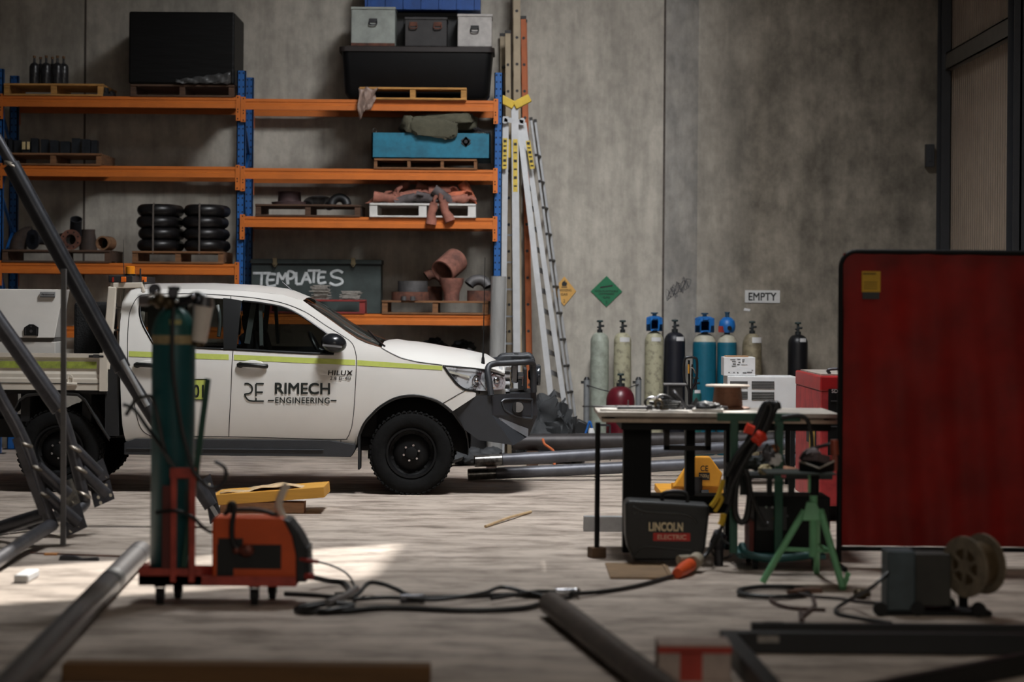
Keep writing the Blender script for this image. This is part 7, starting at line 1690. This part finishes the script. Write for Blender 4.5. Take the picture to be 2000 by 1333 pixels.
for i, pts in enumerate(([(1412, 938), (1408, 955), (1400, 975), (1389, 990)], [(1406, 968), (1410, 975), (1404, 988), (1396, 1000)], [(1413, 1004), (1411, 1016), (1407, 1026)])):
    mb = MB(); mb.tube(spline([W(a, b, kd - .09) for a, b in pts], 6), (.016, .012, .02)[i], 8); tag(mb.build('yellow_hose', YH), ('long yellow hose beside the black case handle', 'thin yellow hose below the long yellow one', 'short yellow hose end hanging low by the black case')[i], 'hose')
mb = MB(); a, b, c, d = W(1454, 842, kd - .1), W(1470, 830, kd - .1), W(1478, 850, kd - .1), W(1498, 856, kd - .1)
mb.tube([W(1456, 836, kd - .1), W(1472, 842, kd - .1)], .03, 12, radii=[.036, .03]); mb.tube([W(1474, 848, kd - .1), W(1484, 856, kd - .1), W(1497, 854, kd - .1)], .04, 14, radii=[.035, .05, .022]); mb.tube([W(1470, 852, kd - .09), W(1488, 866, kd - .09)], .03, 12)
tag(mb.build('power_connector', mat('bright_red_plug', (224, 58, 34), .45)), 'bright red orange plug hanging in front of the cable bundle', 'connector')
for i, (px, py, rx_, m, lab) in enumerate(((1470, 877, .03, BRASS, 'small brass fitting hanging below the red plug'), (1505, 886, .055, STEEL, 'crumpled steel foil below the cart rail'), (1512, 878, .03, mat('copper_bit', (168, 104, 60), .4, .5), 'small copper contact above the foil by the right post'), (1513, 896, .045, WHITE, 'white tape roll end beside the foil'))):
    c = W(px, py, kd - .03); mb = MB(); mb.ell(c, (rx_, .03, rx_ * .9), amp=.5, seed=i + 11); tag(mb.build('fitting', m), lab, 'fitting')
mb = MB(); c = W(1400, 1070, 15.7); mb.tube(spline([W(1388, 1060, 15.6), W(1400, 1044, 15.6), W(1418, 1060, 15.6), W(1436, 1072, 15.6), WZ(1420, 1090, .02), WZ(1395, 1085, .02), W(1388, 1068, 15.6)], 6, True), .008, 6); tag(mb.build('cable', HOSE), 'thin tangled cable loop on the floor between the black case and the cart', 'cable')
c = W(1404, 1056, 15.75); mb = MB(); mb.ell((c.x, 15.75, c.z), (.05, .05, .07), amp=.3, seed=2); mb.cyl((c.x, 15.75, 0), (c.x, 15.75, c.z), .03); tag(mb.build('clamp', STEELDK), 'dark metal clamp standing between the black case and the cart', 'clamp')
# ------------------------------------------------------------------ green roller stand
SGN = mat('mint_green_paint', (118, 182, 134), .5, .05, .1, 6)
sd = 14.75
st = thing('pipe_stand', 'mint green tripod pipe stand in front of the black welder', 'stand', (W(1587, 1100, sd).x, sd, 0))
s_ = lambda px, py, D=sd: W(px, py, D)
hub = [s_(1583, 968), s_(1601, 969), s_(1608, 1001), s_(1566, 1003)]
mb = MB()
lo = [(s_(1564, 1004).x, sd - .05), (s_(1609, 1004).x, sd - .05), (s_(1600, 1004).x, sd + .06), (s_(1572, 1004).x, sd + .06)]; hi = [(s_(1582, 1).x, sd - .03), (s_(1601, 1).x, sd - .03), (s_(1599, 1).x, sd + .03), (s_(1584, 1).x, sd + .03)]
z0, z1 = s_(1, 1004).z, s_(1, 968).z
mb.add([(x, y, z0) for x, y in lo] + [(x, y, z1) for x, y in hi], [(3, 2, 1, 0), (4, 5, 6, 7), (0, 1, 5, 4), (1, 2, 6, 5), (2, 3, 7, 6), (3, 0, 4, 7)]); mb.build('hub', SGN, st, smooth=False, bevel=.006)
lf, rf = G(1489, 1142), G(1646, 1154); bf = Vector((s_(1600, 1).x + .08, sd + .55, 0))
for a, b in ((s_(1571, 998), lf), (s_(1603, 998, sd - .02), rf), (s_(1596, 998, sd + .04), bf)):
    b = b.copy(); b.z = .012; mb = MB(); mb.tube([a, b], .021, 12); mb.build('leg', SGN, st)
mb = MB(); a = rf.copy(); a.z = .01; mb.bar(a, s_(1657, 1120, sd - .2), .03, .012, (0, 1, 0)); mb.build('foot', SGN, st, smooth=False)
mb = MB(); mb.tube([s_(1534, 1073), s_(1621, 1077)], .013, 8); mb.tube([s_(1621, 1077), s_(1600, 1065, sd + .25)], .01, 8); mb.build('brace', SGN, st)
mb = MB(); mb.cyl(s_(1588, 1088), s_(1589, 968), .024, n=16); mb.build('centre_tube', SGN, st)
mb = MB(); mb.cyl(s_(1590, 968), s_(1591, 924), .03, n=16); mb.m(1).bar(s_(1581, 962), s_(1581, 928), .016, .03, (0, 1, 0)); mb.build('screw_stem', [TBLK, SGN], st)
z = s_(1560, 921).z; mb = MB(); mb.bb((s_(1500, 1).x, sd - .18, z - .012), (s_(1633, 1).x, sd + .2, z)); mb.build('top_plate', mat('plate_green_black', (36, 46, 40), .5, .2), st, smooth=False)
gl = thing('tool_tray', 'black open tray with pale folded edges on top of the green stand', 'tray', (s_(1598, 1).x, sd, z))
mb = MB(); a = s_(1562, 902); b = s_(1594, 916); c = s_(1630, 902)
x0, xm_, x1 = a.x, b.x, c.x
mb.add([(x0, sd + .02, z + .001), (xm_, sd - .15, z + .001), (x1, sd + .02, z + .001), (xm_, sd + .17, z + .001), (x0, sd + .02, a.z), (xm_, sd - .15, b.z + .012), (x1, sd + .02, c.z), (xm_, sd + .17, a.z + .03)], [(0, 1, 5, 4), (1, 2, 6, 5), (2, 3, 7, 6), (3, 0, 4, 7), (3, 2, 1, 0)]); mb.build('tray_body', TBLK, gl, solid=.006, smooth=False)
mb = MB(); mb.tube([(x0, sd + .02, a.z), (xm_, sd - .152, b.z + .012), (x1, sd + .02, c.z)], .006, 8); mb.build('pale_edge', mat('worn_edge', (150, 138, 124), .5), gl)
mb = MB(); mb.box((xm_, sd + .02, a.z + .02), (.13, .12, .05), rotm(0, 12, 45)); mb.ell((xm_ - .02, sd, a.z + .05), (.05, .05, .03), amp=.5, seed=3); tag(mb.build('grey_tool', mat('mauve_grey', (110, 96, 98), .6, 0, .2, 14)), 'mauve grey tool lying in the black tray on the green stand', 'tool')
mb = MB(); mb.tube(spline([s_(1563, 898), s_(1575, 882), s_(1604, 872, sd + .1), s_(1622, 868, sd + .12)], 5), .012, 8); tag(mb.build('cable', HOSE), 'black cable arching over the tray on the green stand', 'cable')
mb = MB(); a, b = s_(1629, 860, sd + .1), s_(1630, 889, sd + .1); mb.tube([a, b], .024, 12, radii=[.022, .026]); mb.bar(b, Vector((b.x, b.y, z + .001)), .03, .03); tag(mb.build('handle_grip', mat('dull_orange_grip', (158, 70, 46), .5)), 'dull orange tool handle standing at the curtain edge of the green stand', 'tool')
for i, (px, py, rx_, rz_, m, lab) in enumerate(((1494, 912, .045, .035, mat('cream_glove', (192, 176, 138), .85, 0, .12, 14), 'cream cloth pad at the left end of the tool shelf'), (1536, 909, .075, .028, mat('tan_glove', (196, 160, 124), .85, 0, .25, 12, col2=(140, 80, 60)), 'tan leather glove lying on the tool shelf'), (1531, 925, .02, .03, mat('pink_tag', (206, 104, 112), .6), 'small pink tag hanging from the tool shelf'))):
    D = kd + .0 if i == 2 else kd + .1; c = W(px, py, D)
    if i < 2: c.z = k(1, 918).z + rz_ * .9
    mb = MB(); mb.ell(c, (rx_, .04 if i < 2 else .008, rz_), amp=.45, freq=2.5, seed=i + 21); tag(mb.build(('cloth_pad', 'leather_glove', 'pink_tag')[i], m), lab, ('cloth', 'glove', 'tag')[i])
mb = MB(); c = k(1486, 900, kd + .12)
for i in range(6): mb.ell(W(1450 + 14 * i, 906 - 3 * (i % 2), kd + .2), (.05, .05, .045), amp=.5, seed=i + 31)
tag(mb.build('glove_heap', mat('dark_grey_cloth', (56, 60, 60), .85, 0, .25, 12)), 'dark grey cloth heap on the tool shelf behind the cream pad', 'cloth')

# ------------------------------------------------------------------ red welding curtain
def curtain_mat():
    m = bpy.data.materials.new('red_curtain_vinyl'); m.use_nodes = True; nt = m.node_tree; N = nt.nodes; L = nt.links; b = N['Principled BSDF']
    tc = N.new('ShaderNodeTexCoord'); nz = N.new('ShaderNodeTexNoise'); nz.inputs['Scale'].default_value = 2.6; nz.inputs['Detail'].default_value = 7; L.new(tc.outputs['Object'], nz.inputs['Vector'])
    cr = N.new('ShaderNodeValToRGB'); cr.color_ramp.elements[0].position = .32; cr.color_ramp.elements[0].color = lin((84, 20, 15)); cr.color_ramp.elements[1].position = .66; cr.color_ramp.elements[1].color = lin((132, 28, 22)); L.new(nz.outputs[0], cr.inputs[0])
    L.new(cr.outputs[0], b.inputs['Base Color']); b.inputs['Roughness'].default_value = .5; b.inputs['Specular IOR Level'].default_value = .2
    t = N.new('ShaderNodeBsdfTranslucent'); t.inputs[0].default_value = lin((150, 14, 12)); x = N.new('ShaderNodeMixShader'); x.inputs[0].default_value = .13
    L.new(b.outputs[0], x.inputs[1]); L.new(t.outputs[0], x.inputs[2]); L.new(x.outputs[0], N['Material Output'].inputs[0]); return m
rd_ = 15.7
a, b = W(1643, 492, rd_), W(1643, 1104, rd_)
cu = thing('welding_curtain', 'large dark red welding curtain in a black tube frame at right', 'screen', (a.x + .9, rd_, 0))
x0, x1 = a.x, a.x + 1.85; zt_, zb_ = a.z, .14
mb = MB(); rows = []
for j in range(25):
    z = zb_ + (zt_ - .01 - zb_) * j / 24
    rows.append([(x0 + .012 + (x1 - x0 - .024) * i / 50, rd_ - .006 + .012 * math.sin(i * .9 + j * .15) * (1 - j / 30) + .02 * noise.noise((i * .12, j * .16, 3)), z) for i in range(51)])
mb.grid(rows); mb.build('curtain', curtain_mat(), cu)
mb = MB(); pts = [(x0, rd_, .03), (x0, rd_, zt_ - .1)] + [(x0 + .1 - .1 * math.cos(R_(t_)), rd_, zt_ - .1 + .1 * math.sin(R_(t_))) for t_ in range(15, 91, 15)] + [(x1 - .1, rd_, zt_)] + [(x1 - .1 + .1 * math.sin(R_(t_)), rd_, zt_ - .1 + .1 * math.cos(R_(t_))) for t_ in range(15, 91, 15)] + [(x1, rd_, .03)]
mb.tube(pts, .018, 12); mb.build('frame', TBLK, cu)
mb = MB(); mb.tube([(x0, rd_, zb_ - .02), (x1, rd_, zb_ - .02)], .015, 10)
for x in (x0, x1): mb.tube([(x, rd_ - .3, .016), (x, rd_ + .3, .016)], .016, 10)
mb.build('foot_rail', TBLK, cu)
p0, p1 = W(1683, 530, rd_ - .03), W(1719, 571, rd_ - .03); p2 = W(1719, 585, rd_ - .03)
mb = MB(); yy = rd_ - .04; mb.bb((p0.x, yy, p1.z), (p1.x, yy + .003, p0.z)); mb.m(1).bb((p0.x + .004, yy, p2.z), (p1.x - .006, yy + .003, p1.z)); mb.m(2).bb((p0.x + .006, yy - .001, p0.z - .022), (p1.x - .03, yy, p0.z - .01))
for kk in range(4): mb.bb((p0.x + .012, yy - .001, p1.z + .02 + .014 * kk), (p1.x - .02, yy, p1.z + .025 + .014 * kk))
mb.build('warning_label', [mat('label_yellow', (206, 162, 30), .6), BLACK, mat('label_print', (124, 96, 24), .7)], cu, smooth=False)

# ------------------------------------------------------------------ wire feeder with spool, in front of the curtain
wd = 13.35
wf = thing('wire_feeder', 'blue grey wire feeder on small wheels in front of the red curtain', 'wire feeder', (W(1800, 1190, wd).x, wd, 0))
w_ = lambda px, py, D=wd: W(px, py, D)
BGR = mat('blue_grey_panel', (64, 78, 84), .5, .05, .2, 6)
mb = MB(); mb.bb((w_(1736, 1).x, wd - .1, w_(1, 1176).z), (w_(1791, 1).x, wd + .12, w_(1, 1060).z)); mb.build('front_box', BGR, wf, smooth=False, bevel=.008)
mb = MB(); mb.bb((w_(1791, 1).x, wd - .07, w_(1, 1168).z), (w_(1862, 1).x, wd + .12, w_(1, 1066).z)); mb.build('rear_box', mat('dark_olive_box', (50, 48, 42), .6, .05, .2, 6), wf, smooth=False, bevel=.008)
mb = MB(); mb.bb((w_(1722, 1).x, wd - .1, w_(1, 1184).z), (w_(1940, 1).x, wd + .14, w_(1, 1176).z)); mb.bb((w_(1890, 1).x, wd + .12, w_(1, 1180).z), (w_(1908, 1).x, wd + .14, w_(1, 1100).z)); mb.build('chassis', TBLK, wf, smooth=False)
for px, D in ((1728, wd - .12), (1801, wd - .1), (1862, wd + .12), (1921, wd - .1)):
    x = W(px, 1, D).x; mb = MB(); mb.cyl((x, D - .015, .04), (x, D + .015, .04), .039, n=18); mb.bb((x - .012, D - .022, .035), (x + .012, D + .022, .075)); mb.build('wheel', RUBBER, wf)
wsp = thing('wire_spool', 'large pale ended wire spool mounted on the back of the blue grey feeder', 'spool', w_(1900, 1104))
ax = Vector((.16, .11, .012)).normalized(); c0 = w_(1884, 1108, wd - .12)
PF = mat('dusty_spool_flange', (128, 116, 98), .6, 0, .2, 14)
mb = MB(); mb.pipe(c0 - ax * .006, c0 + ax * .012, .168, .1, 36); 
for kk in range(6): t_ = R_(60 * kk); e1 = ax.orthogonal().normalized(); e2 = ax.cross(e1); dd = e1 * math.cos(t_) + e2 * math.sin(t_); mb.bar(c0 + dd * .03, c0 + dd * .11, .02, .014, ax)
mb.cyl(c0 - ax * .01, c0 + ax * .02, .04, n=16); mb.build('flange', PF, wsp)
mb = MB(); mb.cyl(c0 + ax * .012, c0 + ax * .135, .125, n=36); mb.build('wire', mat('dull_wire', (104, 86, 62), .5, .4, .15, 20), wsp)
mb = MB(); mb.cyl(c0 + ax * .135, c0 + ax * .15, .168, n=36); mb.build('flange', PF, wsp)
mb = MB(); mb.tube(spline([w_(1735, 1120, wd - .1), w_(1700, 1150, wd - .15), WZ(1660, 1172, .05), WZ(1632, 1192, .015), WZ(1650, 1203, .012), WZ(1740, 1218, .012)], 8), .011, 8); tag(mb.build('cable', HOSE), 'black cable looping from the blue grey feeder onto the floor', 'cable')
# hose coil and rusty bits on the floor
mb = MB(); pts = []
for kk in range(50):
    t_ = R_(kk * 22); rr = 1 + .06 * math.sin(kk * .7); pts.append(WZ(1512 + 72 * rr * math.cos(t_), 1156 + 10 * rr * math.sin(t_), .014 + .004 * (kk // 16)))
mb.tube(pts, .012, 8); tag(mb.build('hose_coil', HOSE), 'flat coil of black hose on the floor in front of the green stand', 'hose')
mb = MB(); mb.tube(spline([WZ(1560, 1160, .03), WZ(1590, 1166, .02), WZ(1640, 1170, .015), WZ(1680, 1176, .012), WZ(1740, 1180, .012)], 6), .01, 8); tag(mb.build('cable', mat('brown_black_cable', (50, 38, 34), .6)), 'brown black cable from the hose coil toward the feeder', 'cable')
mb = MB(); mb.tube(spline([WZ(1504, 1168, .012), WZ(1512, 1178, .012), WZ(1545, 1188, .012), WZ(1612, 1192, .012)], 6), .011, 8); mb.tube([WZ(1588, 1168, .012), WZ(1592, 1184, .012), WZ(1566, 1206, .012)], .012, 8); mb.cyl(WZ(1564, 1196, .012), WZ(1566, 1214, .012), .014); tag(mb.build('torch_lead', mat('rusty_brown_lead', (70, 50, 42), .7)), 'rusty brown torch lead lying just below the hose coil', 'hose')
mb = MB(); mb.box(WZ(1578, 1154, .03), (.16, .05, .03), rotm(0, 0, 12)); mb.cyl(WZ(1540, 1158, .03), WZ(1566, 1156, .03), .015); tag(mb.build('cutting_torch', mat('copper_torch', (112, 84, 70), .5, .3)), 'copper brown torch handle resting on the hose coil', 'torch')
mb = MB(); mb.ell(WZ(1683, 1160, .03), (.05, .04, .03), amp=.5, seed=8); tag(mb.build('brass_fitting', BRASS), 'small brass fitting on the floor between stand and feeder', 'fitting')
# ochre board on floor
a, b = G(1192, 1132), G(1300, 1104)
mb = MB(); mb.bb((a.x, a.y, .001), (b.x, b.y, .012)); mb.bb((b.x - .03, a.y, .012), (b.x - .015, b.y, .02)); tag(mb.build('floor_board', mat('ochre_board', (124, 98, 68), .8, 0, .12, 6), smooth=False), 'flat ochre board on the floor in front of the black case', 'board')
# ------------------------------------------------------------------ black hollow section frame, lower right
RHS = mat('rhs_black', (24, 25, 27), .45, .3, .12, 6)
fr = thing('steel_skid', 'black hollow section steel frame lying on the floor at lower right', 'skid', (WZ(1700, 1250, .1).x, 11.8, 0))
zt_ = .105
a = WZ(1405, 1231, zt_); e = WZ(2080, 1236, zt_)
mb = MB(); mb.bb((a.x, a.y - .08, .001), (e.x + .4, a.y, zt_)); mb.build('rail', RHS, fr, smooth=False, bevel=.006)
b = WZ(1545, 1375, zt_); mb = MB(); mb.bar((a.x + .035, a.y - .06, zt_ / 2 + .001), (b.x, b.y, zt_ / 2 + .001), .08, zt_ - .002); mb.build('rail', RHS, fr, smooth=False, bevel=.006)
p0, p1 = WZ(1500, 1352, zt_), WZ(2100, 1240, zt_); mb = MB(); mb.bar((p0.x + .1, p0.y - .1, zt_ / 2), (p1.x, p1.y - .2, zt_ / 2), .06, zt_ - .01); mb.build('brace', RHS, fr, smooth=False, bevel=.006)
p0, p1 = W(1480, 1256, a.y - .085), W(1522, 1243, a.y - .085); mb = MB(); mb.bb((p0.x, a.y - .083, p0.z), (p1.x, a.y - .0805, p1.z)); mb.build('label', mat('silver_label', (150, 144, 138), .5, .2, .2, 60), fr, smooth=False)
a = WZ(1466, 1215, .09); mb = MB(); mb.bb((a.x, a.y - .06, .001), (a.x + 2.2, a.y, .09)); mb.bb((a.x + .06, a.y - .055, .0905), (a.x + .16, a.y - .01, .094)); tag(mb.build('steel_section', RHS, smooth=False, bevel=.006), 'black hollow section lying behind the black frame at lower right', 'steel section')
# red and white carton at the bottom edge
a, b = W(1285, 1290, 10.9), W(1428, 1330, 10.9)
rc = thing('carton', 'blurred red and white carton on the floor at the bottom edge', 'box', ((a.x + b.x) / 2, 11.0, 0)); zt_ = WZ(1350, 1276, .18).z
mb = MB(); mb.bb((a.x, 10.9, .001), (b.x, 11.14, .168)); mb.build('carton_body', mat('carton_offwhite', (178, 160, 150), .7, 0, .1, 10), rc, smooth=False, bevel=.006)
mb = MB(); mb.bb((a.x - .002, 10.895, .125), (b.x + .002, 10.9, .155)); mb.bb((a.x + .1, 10.895, .0), (a.x + .2, 10.9, .13)); mb.build('red_band', mat('carton_red', (176, 60, 46), .7), rc, smooth=False)
